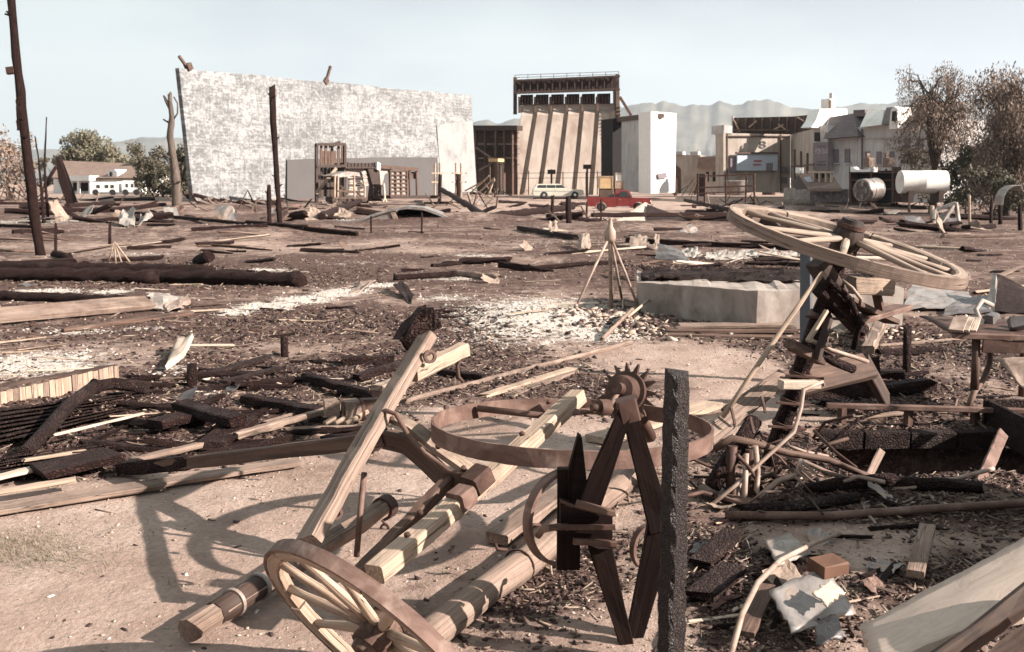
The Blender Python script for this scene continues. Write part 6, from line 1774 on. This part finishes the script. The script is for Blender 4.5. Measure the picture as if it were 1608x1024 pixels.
for r_ in range(1):
    for k in range(5):
        x = 2.05 + k * .31 + (.15 if r_ % 2 else 0)
        MB().beam(Vector((x, 6.50 + U(-.01, .01), -.06 - r_ * .13)), Vector((x + .29, 6.50 + U(-.01, .01), -.06 - r_ * .13 + U(-.004, .004))), .10, .118, jit=.005, bev=.08, seg=3).build('block', 'char' if r_ else 'char_flat', PW)
t = thing('iron_table', 'rusty iron table frame with buckled legs at the right edge', 'table', G(1530, 655))
zt = .575
c00 = Z(1502, 529, zt)
MB().beam(Vector((c00.x, 6.95, zt)), Vector((4.2, 6.9, zt - .02)), .05, .04, jit=.003).build('front_rail', 'rust', t)
MB().beam(Vector((c00.x + .2, 6.93, zt - .07)), Vector((4.2, 6.9, zt - .09)), .02, .09, jit=.002).build('apron', 'rust_dark', t)
MB().sheet(Vector((c00.x, 6.97, zt + .02)), Vector((4.2, 6.92, zt)), Vector((4.2, 7.8, zt)), Vector((c00.x + .1, 7.8, zt + .02)), 12, 8, .02, .012).build('top_plate', 'rust_dark', t)
MB().tube([Q(1533, 532, 6.98), Q(1532, 580, 6.96), Q(1530, 612, 6.95)], .030, 8).build('leg', 'rust_dark', t)
MB().tube([Q(1556, 532, 7.4), Q(1554, 570, 7.3), Q(1545, 595, 7.1), Q(1530, 615, 7.0), Q(1516, 650, 6.95)], .022, 8).build('leg', 'rust', t)
MB().tube([Vector((3.95, 7.6, zt)), Vector((3.97, 7.6, 0))], .025, 8).build('leg', 'rust_dark', t)
for k, (x, w) in enumerate(((1505, .10), (1515, .09), (1528, .08))):
    q = Z(x + 4, 516, zt + .05)
    MB().beam(q + Vector((-.06, -.05, -.01)), q + Vector((.05, .12, .06)), w, .018, jit=.003).build('tile', 'wood_white' if k else 'rust_pale', None, ('first', 'second', 'third')[k] + ' pale tile shard from the left on the rusty table edge', 'tile')
q = Z(1540, 508, zt + .03)
MB().tube([q, q + Vector((-.02, .05, .10)), q + Vector((.05, .1, .16)), q + Vector((.14, .12, .12))], .018, 8).build('bent_tube', 'white_scrap', None, 'bent white tube lying on the rusty table', 'tube')
for k in range(6):
    q = Vector((c00.x + .35 + k * .09, 7.2 + U(-.1, .2), zt + .05))
    MB().beam(q, q + Vector((U(-.1, .12), U(-.08, .1), U(-.01, .05))), U(.06, .12), U(.05, .09), jit=.015).build('cinder_lump', 'tin_dark', None, 'grey cinder lump heaped on the rusty table', 'cinder', 'cinders on the table')
MB().sheet(Q(1566, 562, 6.5), Q(1640, 560, 6.4), Q(1640, 640, 6.2), Q(1600, 604, 6.3), 6, 5, .02, .01).build('hanging_sheet', 'rust_pale', None, 'pinkish sheet hanging beside the table at the right edge', 'sheet')
def fsheet(name, label, quad, mat, **k):
    return MB().sheet(*[Q(*p) for p in quad], k.get('nu', 9), k.get('nv', 9), k.get('amp', .012), k.get('thick', .006), k.get('curl', 0), k.get('rag', .008), 2.5).build(name, mat, None, label, k.get('cat', 'sheet'))
def gq(px, py, z):
    p = G(px, py, z); d = ray(px, py); q = Z(px, py, p.z); return (px, py, q.y)
fsheet('metal_sheet', 'stained grey metal sheet propped in the right foreground rubble', [gq(1244, 992, .06), gq(1345, 962, .05), gq(1296, 890, .10), gq(1206, 928, .12)], 'tin', amp=.005)
fsheet('white_sheet', 'torn white sheet lying above the stained grey metal', [gq(1222, 890, .04), gq(1272, 868, .05), gq(1242, 838, .08), gq(1200, 850, .08)], 'white_scrap', amp=.007)
fsheet('pale_tile', 'pale square tile lying on the stained metal sheet', [gq(1298, 953, .12), gq(1326, 930, .12), gq(1302, 912, .15), gq(1276, 931, .15)], 'wood_white', amp=.003)
q = Z(1303, 890, .16)
MB().beam(q + Vector((-.06, -.02, 0)), q + Vector((.05, .03, .0)), .10, .055, jit=.003, up=(-.3, -.2, .9)).build('orange_block', 'orange_wood', None, 'orange-brown wood block beside the stained metal sheet', 'block')
fsheet('dark_shard', 'dark tin shard at the bottom of the metal sheet', [gq(1285, 1010, .03), gq(1330, 1000, .04), gq(1310, 962, .08), gq(1275, 975, .06)], 'tin_dark', amp=.01)
MB().tube([Z(1146, 1034, .1), Z(1165, 965, .16), Z(1190, 915, .18), Z(1225, 880, .16), Z(1280, 852, .10), Z(1318, 838, .03)], .011, 8).build('curved_conduit', 'rust_pale', None, 'curved rusty conduit arching up in the bottom right rubble', 'conduit')
MB().beam(G(1170, 1030, .05), G(1205, 950, .06), .06, .02, jit=.002).build('short_board', 'wood_brown', None, 'short brown board beside the curved conduit', 'board')
MB().beam(G(1435, 935, .05), G(1455, 855, .08), .07, .03, jit=.002).build('short_board', 'wood_grey', None, 'short grey board standing in shade by the pale plank', 'board')
m = MB(); m.sheet(Q(1378, 1052, 2.62), Q(1660, 948, 2.80), Q(1660, 826, 3.36), Q(1352, 987, 3.02), 18, 8, .010, .03, 0, .012, 2.2)
m.build('pale_plank', 'plank_white', None, 'wide bleached plank sloping out of the bottom right corner', 'plank')
MB().beam(Q(1420, 1080, 2.55), Q(1660, 905, 2.80), .05, .09, jit=.006, up=(0, -.5, .8)).build('split_timber', 'wood_dark', None, 'dark split timber below the bleached plank', 'timber')
MB().beam(Q(1500, 1080, 2.5), Q(1680, 960, 2.62), .05, .08, jit=.008, up=(0, -.5, .8)).build('split_timber', 'wood_brown', None, 'brown splintered timber at the very bottom right corner', 'timber')
for k in range(9):  # unseen beam stack added to cast the shadow at bottom right
    x = 2.75 + (k % 3) * .42
    z = .12 + (k // 3) * .34
    MB().beam(Vector((x, 3.55 + U(-.1, .1), z)), Vector((x + U(.2, .5), 4.75 + U(-.1, .2), z + U(.0, .16))), .26, .30, jit=.012).build('charred_beam', 'char', None, 'charred beam in the added unseen stack that shades the bottom right', 'beam', 'added unseen shading beams')

# ------------------------------------------------------------------ left foreground
b0, b1 = G(-30, 660), G(186, 604)
t = thing('plank_edging', 'low edging of upright tan planks along the left ash heap', 'edging', b0)
nrm = Vector(((b1 - b0).y, -(b1 - b0).x, 0)).normalized()
N = 24
for k in range(N):
    p, q = b0.lerp(b1, (k + .04) / N), b0.lerp(b1, (k + .96) / N)
    p.z = q.z = -.06
    mid = (p + q) / 2 + nrm * U(-.004, .004)
    MB().beam(Vector((mid.x, mid.y, -.05)), Vector((mid.x, mid.y, .165 + U(-.008, .008))), (q - p).length, .02, up=nrm, jit=.0015, seg=2, bev=.06).build('plank', 'wood_pale' if k % 5 else 'wood_grey', t)
MB().beam(b0 + Vector((0, 0, .17)) - nrm * .02, b1 + Vector((0, 0, .16)) - nrm * .02, .05, .025, jit=.003).build('capping', 'wood_dark', t)
def shingles(label, quad, rows, mat='char_flat'):
    P = [G(*p, .03) for p in quad]
    t = thing('shingle_panel', label, 'roof panel', P[0])
    for r_ in range(rows):
        a, b = r_ / rows, (r_ + 1.25) / rows
        l0, l1 = P[0].lerp(P[3], a), P[0].lerp(P[3], min(b, 1.05))
        r0, r1 = P[1].lerp(P[2], a), P[1].lerp(P[2], min(b, 1.05))
        up_v = Vector((0, 0, .012))
        MB().sheet(l0 + up_v * 2, r0 + up_v * 2, r1, l1, 14, 2, .008, .008, 0, .012, 6).build('shingle_row', mat, t)
shingles('charred grey shingle panel lying below the plank edging', [(-30, 712), (190, 668), (240, 626), (0, 662)], 8)
shingles('charred shingle panel with curled rows left of the pale boards', [(-40, 770), (120, 738), (215, 700), (-20, 728)], 6)
MB().tube([G(40, 722, .05), G(70, 700, .08), G(110, 668, .10), G(150, 642, .12), G(180, 632, .12), G(232, 634, .08)], .045, 10, jit=.006).build('charred_hose', 'char_flat', None, 'thick grey charred hose draped over the shingle panel', 'hose')
MB().lathe(G(157, 640, .12), (-.5, -.8, .3), [(0, .05), (.05, .06), (.06, .02)], 14).build('hose_cap', 'char', None, 'round black cap beside the charred hose', 'cap')
for nm, mat, a, b, w, h, lab, z in (
    ('board', 'wood_grey', (-25, 812), (255, 768), .15, .025, 'broad bleached board lying along the edge of the burnt rubble', .02),
    ('board', 'wood_grey', (180, 778), (470, 734), .12, .025, 'second bleached board continuing right along the rubble edge', .02),
    ('board', 'wood_pale', (-25, 795), (118, 772), .07, .02, 'narrow bleached board on top of the broad one', .06),
    ('board', 'wood_white', (-10, 770), (80, 745), .07, .02, 'cream strip at the left edge below the shingles', .06),
    ('lath', 'wood_white', (88, 704), (228, 680), .022, .015, 'thin bright lath lying on the burnt rubble', .09),
    ('lath', 'wood_pale', (40, 742), (132, 722), .03, .015, 'thin lath just below the bright one', .06),
    ('board', 'wood_grey', (205, 738), (440, 680), .06, .03, 'long grey batten above the brown side bar', .04),
    ('board', 'wood_grey', (370, 700), (545, 650), .05, .04, 'grey batten reaching the small timber clamp', .05),
    ('charred_board', 'char', (480, 602), (592, 634), .085, .07, 'charred stick lying left of the crossed beams', .02),
    ('charred_board', 'char', (385, 640), (500, 660), .11, .06, 'charred board in the rubble left of the timber clamp', .02),
    ('charred_board', 'char', (245, 690), (330, 668), .16, .05, 'broad charred board above the brown side bar', .05),
    ('charred_board', 'char', (285, 668), (375, 690), .14, .06, 'charred board crossing the broad one', .09),
    ('charred_board', 'char', (60, 760), (180, 735), .24, .05, 'thick black slab at the end of the brown side bar', .05),
    ('charred_board', 'char', (330, 712), (385, 672), .18, .05, 'short charred plank right of the crossing boards', .03),
    ('charred_board', 'char_flat', (330, 590), (420, 565), .10, .03, 'grey scorched board in the tan dirt left of centre', .02),
    ('charred_board', 'char_flat', (350, 605), (440, 585), .09, .03, 'second scorched board parallel to the first in tan dirt', .02),
    ('charred_board', 'char', (560, 600), (640, 580), .08, .06, 'charred stick behind the upper beam', .02),
    ('charred_board', 'char', (540, 575), (620, 572), .10, .08, 'charred block piece behind the charred beam head', .02),
    ('charred_board', 'char', (690, 590), (760, 600), .06, .05, 'charred stick right of the cross arm', .02),
    ('board', 'wood_pale', (592, 632), (648, 606), .12, .09, 'pale wood offcut standing behind the main beam', .04),
    ('charred_board', 'char_flat', (1098, 905), (1150, 860), .10, .03, 'grey scorched board right of the square post', .03),
    ('charred_board', 'char_flat', (1098, 960), (1150, 915), .12, .03, 'lower scorched board right of the square post', .03),
    ('board', 'rust', (1095, 778), (1180, 802), .10, .02, 'rusty flat plate lying right of the square post', .03)):
    timber(nm, mat, a, b, w, h, lab, 'board', None, z, z, rag=.015)
t = thing('timber_clamp', 'small grey timber clamp with iron straps in the rubble left of the beams', 'clamp', G(555, 672))
q = G(552, 668, .10)
MB().box(q, .11, .11, .13, .5).build('block', 'wood_grey', t)
MB().box(q + Vector((-.13, -.02, .02)), .10, .09, .10, .3).build('block', 'wood_grey', t)
MB().box(q + Vector((.12, .05, .02)), .12, .07, .09, .2).build('block', 'wood_brown', t)
for dx in (-.07, .07):
    MB().circle(q + Vector((dx, 0, 0)), (1, .4, 0), .075, [(-.01, -.003), (.01, -.003), (.01, .004), (-.01, .004)], 16).build('iron_strap', 'rust_dark', t)
for k in range(3):
    MB().tube([q + Vector((-.16 + k * .07, -.12, -.07)), q + Vector((-.05 + k * .08, .02, -.02))], .018, 8).build('peg', 'wood_pale', t)
D = 60
t = thing('charred_slab', 'tall charred slab of timber leaning beside the far saplings', 'timber', G(108, 328))
m = MB(); m.prism([Q(*p, D) for p in ((87, 248), (92, 247), (103, 275), (118, 318), (104, 320), (92, 285))], (0, .4, 0)); m.build('slab', 'char', t)
m = MB(); m.tube([Q(88, 262, D), Q(80, 275, D), Q(74, 292, D)], .1, 6); m.build('branch', 'char', t)
t = thing('wire_stand', 'little pale wire stand in front of the left field', 'stand', G(182, 416))
D = G(182, 416).y
for a, b in (((180, 380), (170, 412)), ((180, 380), (192, 416)), ((180, 380), (204, 412)), ((180, 380), (182, 418))):
    MB().tube([Q(*a, D), Q(*b, D)], .018, 6).build('leg', 'wood_pale', t)
# ------------------------------------------------------------------ loose charred timbers, scraps and rubble
SRC = {}
for k in range(6):
    L, w, h = (1.0, .16, .10) if k % 2 else (1.0, .11, .11)
    m = MB(); m.beam((-L / 2, 0, 0), (L / 2, 0, 0), w, h, jit=.012, rag=.06, seg=6, bev=.2, taper=(U(.7, 1), U(.6, 1)))
    SRC['c%d' % k] = m.mesh('charred_timber', Vector((0, 0, 0))); SRC['c%d' % k].materials.append(M['char'])
for k in range(4):
    m = MB(); m.beam((-.5, 0, 0), (.5, 0, 0), .09, .025, jit=.006, rag=.05, seg=5, bev=.1, taper=(U(.7, 1), U(.4, 1)))
    SRC['p%d' % k] = m.mesh('pale_board', Vector((0, 0, 0))); SRC['p%d' % k].materials.append(M[('wood_grey', 'wood_pale', 'wood_white', 'wood_brown')[k]])
for k in range(4):
    m = MB(); m.sheet((-.3, -.22, 0), (.3, -.2, .02), (.28, .22, .1), (-.3, .2, .02), 6, 5, .07, .01, U(0, .1), .05, 2.5)
    SRC['s%d' % k] = m.mesh('tin_scrap', Vector((0, 0, 0))); SRC['s%d' % k].materials.append(M[('wood_bleached', 'tin', 'tin_dark', 'rust')[k]])
MARKS = [(20, 'by the far left edge'), (75, 'by the leaning pole'), (150, 'before the ranch house'), (270, 'by the bare trunk'), (350, 'at the wall foot'), (430, 'by the slim pole'), (510, 'below the gutted tower'), (570, 'left of the boat shell'),
         (640, 'before the boat shell'), (720, 'by the wall end'), (790, 'below the dark framework'), (870, 'by the fence posts'), (960, 'below the red pickup'), (1050, 'right of the pickup'), (1150, 'near the left wheel rim'), (1250, 'below the white tub'), (1370, 'before the metal drum'), (1450, 'before the pale tank'), (1570, 'by the curved sheet')]
MARKN = [(20, 'at the left edge'), (160, 'by the plank edging'), (300, 'left of the crossed beams'), (420, 'near the stub post'), (560, 'by the timber clamp'), (700, 'by the cross arm'), (850, 'near the spiked gear'), (960, 'under the tripod'), (1100, 'beside the square post'),
         (1180, 'by the bent pipe'), (1260, 'beside the stained metal'), (1340, 'near the orange block'), (1425, 'by the upright post'), (1500, 'near the rusty table'), (1580, 'at the right edge')]
COLN = {'c0': 'square charred timber', 'c1': 'flat charred timber', 'c2': 'square charred timber', 'c3': 'flat charred timber', 'c4': 'square charred timber', 'c5': 'flat charred timber', 'p0': 'grey board scrap', 'p1': 'tan board scrap', 'p2': 'pale board scrap', 'p3': 'brown board scrap', 's0': 'dull bent sheet', 's1': 'grey bent tin', 's2': 'dark bent tin', 's3': 'rusty bent sheet'}
def strew(kind, name, n, box, scale, label, cat, group, tilt=.15, ang=None, lift=.04):
    for _ in range(n):
        px, py = U(box[0], box[2]), U(box[1], box[3])
        p = G(px, py)
        key = RND.choice([q for q in SRC if q[0] == kind])
        o = bpy.data.objects.new(name, SRC[key]); COL.objects.link(o)
        s = U(*scale)
        o.location = (p.x, p.y, p.z + lift * s)
        a = U(0, math.pi) if ang is None else RND.gauss(ang, .45)
        o.rotation_euler = (U(-.6, .6), RND.gauss(0, tilt), a)
        o.scale = (s, s * U(.6, 1.1) if kind != 's' else s, s * U(.6, 1.1))
        mk = min(MARKS if py < 470 else MARKN, key=lambda q: abs(q[0] - px))[1]
        t3 = (s - scale[0]) / (scale[1] - scale[0])
        lab = ('large ' if t3 > .66 else 'medium ' if t3 > .33 else 'small ') + COLN[key] + ' ' + mk + (' in the far rubble' if py < 356 else ' in the open field' if py < 430 else ' on the ash' if py < 520 else ' in the near rubble')
        tag(o, lab, cat, lab + ' group')
strew('c', 'charred_timber', 22, (-20, 360, 640, 428), (.3, 1.5), 'loose charred timber in the brown burnt field at left', 'timber', 'charred timbers in the left field', .06, 0)
strew('c', 'charred_timber', 22, (640, 358, 1150, 425), (.25, 1.3), 'loose charred timber in the burnt field around the tripod', 'timber', 'charred timbers around the tripod', .06, 0)
strew('c', 'charred_timber', 40, (0, 312, 500, 352), (.8, 3.6), 'charred timber in the far rubble at the foot of the white wall and ranch house', 'timber', 'charred timbers before the wall', .16, 0)
strew('c', 'charred_timber', 40, (480, 318, 960, 356), (.7, 3.2), 'charred timber in the far rubble around the boat shell', 'timber', 'charred timbers around the boat shell', .2, 0)
strew('c', 'charred_timber', 36, (1060, 314, 1600, 366), (.7, 3.2), 'charred timber in the yard rubble beyond the tilted wheel', 'timber', 'charred timbers in the yard', .12, 0)
strew('c', 'charred_timber', 20, (1180, 372, 1608, 440), (.4, 1.4), 'loose charred timber in the right field behind the tilted wheel', 'timber', 'charred timbers in the right field', .06, 0)
strew('c', 'charred_timber', 46, (150, 590, 640, 715), (.12, .6), 'small charred timber in the rubble left of the crossed beams', 'timber', 'charred timbers in the left rubble', .08, .4)
strew('c', 'charred_timber', 20, (340, 480, 720, 600), (.12, .45), 'small charred timber in the black patch above centre', 'timber', 'charred timbers in the black patch', .06, .3)
strew('c', 'charred_timber', 20, (1230, 500, 1600, 660), (.15, .5), 'small charred timber between upright post and rusty table', 'timber', 'charred timbers by the table', .08, 0)
strew('c', 'charred_timber', 34, (1095, 740, 1560, 1010), (.08, .30), 'small charred timber in the right foreground rubble', 'timber', 'charred timbers in the right foreground', .12)
strew('p', 'pale_board', 22, (200, 590, 620, 720), (.14, .5), 'small pale board scrap in the rubble left of the crossed beams', 'board', 'pale scraps in the left rubble', .05, .4)
strew('p', 'pale_board', 22, (300, 425, 1000, 520), (.2, .7), 'small pale board scrap on the ash above centre', 'board', 'pale scraps on the ash', .04, .1)
strew('p', 'pale_board', 30, (0, 318, 1000, 400), (.6, 2.0), 'pale board scrap in the far burnt field', 'board', 'pale scraps in the far field', .08, 0)
strew('p', 'pale_board', 30, (1000, 320, 1608, 460), (.5, 1.8), 'pale board scrap in the far field on the right', 'board', 'pale scraps in the right field', .08, 0)
strew('p', 'pale_board', 26, (1090, 720, 1500, 1000), (.08, .25), 'small pale wood scrap in the right foreground rubble', 'board', 'pale scraps in the right foreground', .12)
strew('p', 'pale_board', 40, (0, 440, 640, 620), (.15, .6), '', 'board', '', .05, .25)
strew('s', 'tin_scrap', 26, (0, 315, 760, 352), (.8, 2.6), 'bent sheet scrap in the far rubble before the white wall', 'scrap', 'bent sheets before the wall', .5)
strew('s', 'tin_scrap', 24, (1080, 318, 1600, 366), (.7, 2.2), 'bent sheet scrap in the right yard rubble', 'scrap', 'bent sheets in the yard', .5)
strew('s', 'tin_scrap', 8, (0, 360, 1000, 470), (.25, .8), 'bent sheet scrap lying in the burnt middle field', 'scrap', 'bent sheets in the middle field', .25)
strew('s', 'tin_scrap', 14, (1090, 760, 1400, 1000), (.10, .28), 'small bent tin scrap in the right foreground rubble', 'scrap', 'bent tin in the right foreground', .4)
strew('s', 'tin_scrap', 5, (180, 600, 620, 720), (.15, .35), 'small bent tin scrap in the rubble left of the crossed beams', 'scrap', 'bent tin in the left rubble', .3)

BOXF = np.array([[3, 2, 1, 0], [4, 5, 6, 7], [0, 1, 5, 4], [1, 2, 6, 5], [2, 3, 7, 6], [3, 0, 4, 7]])
BOXV = np.array([[-1, -1, -1], [1, -1, -1], [1, 1, -1], [-1, 1, -1], [-1, -1, 1], [1, -1, 1], [1, 1, 1], [-1, 1, 1]], float) * .5
def rubble(name, mat, n, weight, label, size, asp, y0, y1, xw, cat='rubble'):
    """thousands of small fragments lying on the ground, denser where the weight says; one object of kind stuff"""
    m = n * 6
    y = y0 * (y1 / y0) ** NPR.random(m)
    x = (NPR.random(m) * 2 - 1) * xw * y
    w = weight(x, y)
    keep = np.nonzero(NPR.random(m) < w)[0][:n]
    x, y = x[keep], y[keep]
    k = len(x)
    z = H(x, y)
    s = size[0] + (size[1] - size[0]) * NPR.random(k) ** 2.6
    s = s * np.interp(y, [3, 6, 12, 60], [.55, .8, 1.2, 2.6])
    d = np.stack([s * (1 + asp * NPR.random(k)), s * (.45 + .55 * NPR.random(k)), s * (.18 + .4 * NPR.random(k))], 1)
    v = BOXV[None] * (1 + 1.1 * (NPR.random((k, 8, 3)) - .5)) * d[:, None, :]
    a, b = NPR.random(k) * 6.283, (NPR.random(k) - .5) * 1.0
    ca, sa, cb, sb = np.cos(a), np.sin(a), np.cos(b), np.sin(b)
    X, Y_, Zc = v[..., 0], v[..., 1], v[..., 2]
    X2, Z2 = X * cb[:, None] + Zc * sb[:, None], -X * sb[:, None] + Zc * cb[:, None]
    X3, Y3 = X2 * ca[:, None] - Y_ * sa[:, None], X2 * sa[:, None] + Y_ * ca[:, None]
    V = np.stack([X3 + x[:, None], Y3 + y[:, None], Z2 + (z + d[:, 2] * .35)[:, None]], -1).reshape(-1, 3)
    F = (BOXF[None] + (np.arange(k) * 8)[:, None, None]).reshape(-1, 4)
    me = bpy.data.meshes.new(name)
    me.vertices.add(len(V)); me.vertices.foreach_set('co', V.ravel().astype(np.float32))
    me.loops.add(F.size); me.loops.foreach_set('vertex_index', F.ravel().astype(np.int32))
    me.polygons.add(len(F)); me.polygons.foreach_set('loop_start', (np.arange(len(F)) * 4).astype(np.int32))
    me.update(calc_edges=True)
    at = me.attributes.new('gc', 'FLOAT_VECTOR', 'POINT')
    at.data.foreach_set('vector', (np.repeat(NPR.random((k, 3)) * 90, 8, axis=0) + V * .2).astype(np.float32).ravel())
    me.materials.append(M[mat])
    o = bpy.data.objects.new(name, me); COL.objects.link(o)
    tag(o, label, cat, None, 'stuff')
def W_char(x, y):
    near = np.clip((Mchar(x, y) - .30) * 1.6, 0.003, 1)
    p = np.clip(_p(CHARP, x, y) * 1.3 - .15 + .5 * (fbm(x * .9, y * .9 + 11, 3) - .45), .02, 1)
    k = np.interp(y, [8, 13], [0, 1])
    return (near * (1 - k) + p * k) * (1 - .6 * np.clip(Mash(x, y) * 1.2, 0, 1))
def W_ash(x, y): return np.clip((Mash(x, y) - .22) * 1.6, 0.004, 1)
def W_tan(x, y): return np.clip(.35 + .3 * Mchar(x, y) - .3 * _p(TANP[:2], x, y), .04, 1)
rubble('charcoal_rubble', 'char_chip', 60000, W_char, 'black charcoal crumbs strewn over the burnt ground', (.004, .036), 1.2, 3.3, 60, .62)
rubble('ash_flakes', 'ash_chip', 20000, W_ash, 'white ash flakes and plaster crumbs on the ground', (.004, .026), .9, 3.3, 50, .62)
rubble('dirt_clods', 'tan_chip', 26000, W_tan, 'tan dirt clods and pebbles over the ground', (.003, .022), .4, 3.3, 40, .62)
rubble('wood_splinters', 'splinter', 16000, W_char, 'brown wood splinters scattered through the burnt rubble', (.006, .022), 9.0, 3.3, 60, .62)
def W_right(x, y): return ((x > .5) & (y < 5.6)) * np.clip(.25 + Mchar(x, y), 0, 1) * (fbm(x * 5, y * 5, 3) > .45)
rubble('fine_rubble', 'splinter', 3000, W_right, 'fine litter of splinters in the right foreground', (.005, .022), 6.0, 3.2, 5.6, .62)
rubble('cinders', 'char_chip', 2200, W_right, 'black cinders in the right foreground', (.006, .035), 1.0, 3.2, 5.6, .62)
def grass():
    vs, fs = [], []
    for cx, cy, n, sp in ((60, 872, 900, 62), (20, 855, 500, 50), (420, 775, 160, 60), (150, 830, 120, 60), (600, 790, 90, 50), (1130, 660, 60, 40), (700, 900, 60, 40), (330, 905, 60, 60), (520, 745, 90, 60)):
        for _ in range(n):
            p = G(cx + RND.gauss(0, sp), cy + RND.gauss(0, sp * .28))
            a = U(0, 6.28); h = U(.008, .04)
            d = Vector((math.cos(a), math.sin(a), 0)); s = Vector((-d.y, d.x, 0)) * .0016
            tip = p + d * h * U(.6, 2.0) + Vector((0, 0, h))
            i = len(vs)
            vs += [p - s, p + s, tip]
            fs.append([i, i + 1, i + 2])
    MB().add(vs, fs).build('dry_grass', 'dull_grass', None, 'sparse dry grass on the tan dirt at left', 'grass', None, 'stuff')
grass()

def W_block(x, y): return np.exp(-((y - 10.95) / .28) ** 2) * ((x > 1.2) & (x < 4.6)) + .8 * np.exp(-((x - 1.2) / .5) ** 2 - ((y - 11.7) / .8) ** 2)
rubble('block_rubble', 'tan_chip', 1600, W_block, 'broken concrete crumbs along the foot of the block', (.012, .07), .8, 9.8, 13.0, .45)
rubble('block_cinders', 'char_chip', 1600, W_block, 'black cinders heaped along the foot of the block', (.012, .06), 1.0, 9.8, 13.0, .45)

# ------------------------------------------------------------------ air
def haze():
    m = bpy.data.materials.new('pale_air')
    m.use_nodes = True
    nt = m.node_tree
    nt.nodes.clear()
    out = nt.nodes.new('ShaderNodeOutputMaterial')
    v = nt.nodes.new('ShaderNodeVolumePrincipled')
    v.inputs['Color'].default_value = (.88, .92, 1.0, 1)
    v.inputs['Density'].default_value = HAZE
    v.inputs['Anisotropy'].default_value = .2
    nt.links.new(v.outputs['Volume'], out.inputs['Volume'])
    mb = MB().box((0, 2950, 399), 13400, 7300, 804)
    o = mb.build('haze', m, None, None, None, None, 'stuff')
HAZE = 0.85e-4
haze()
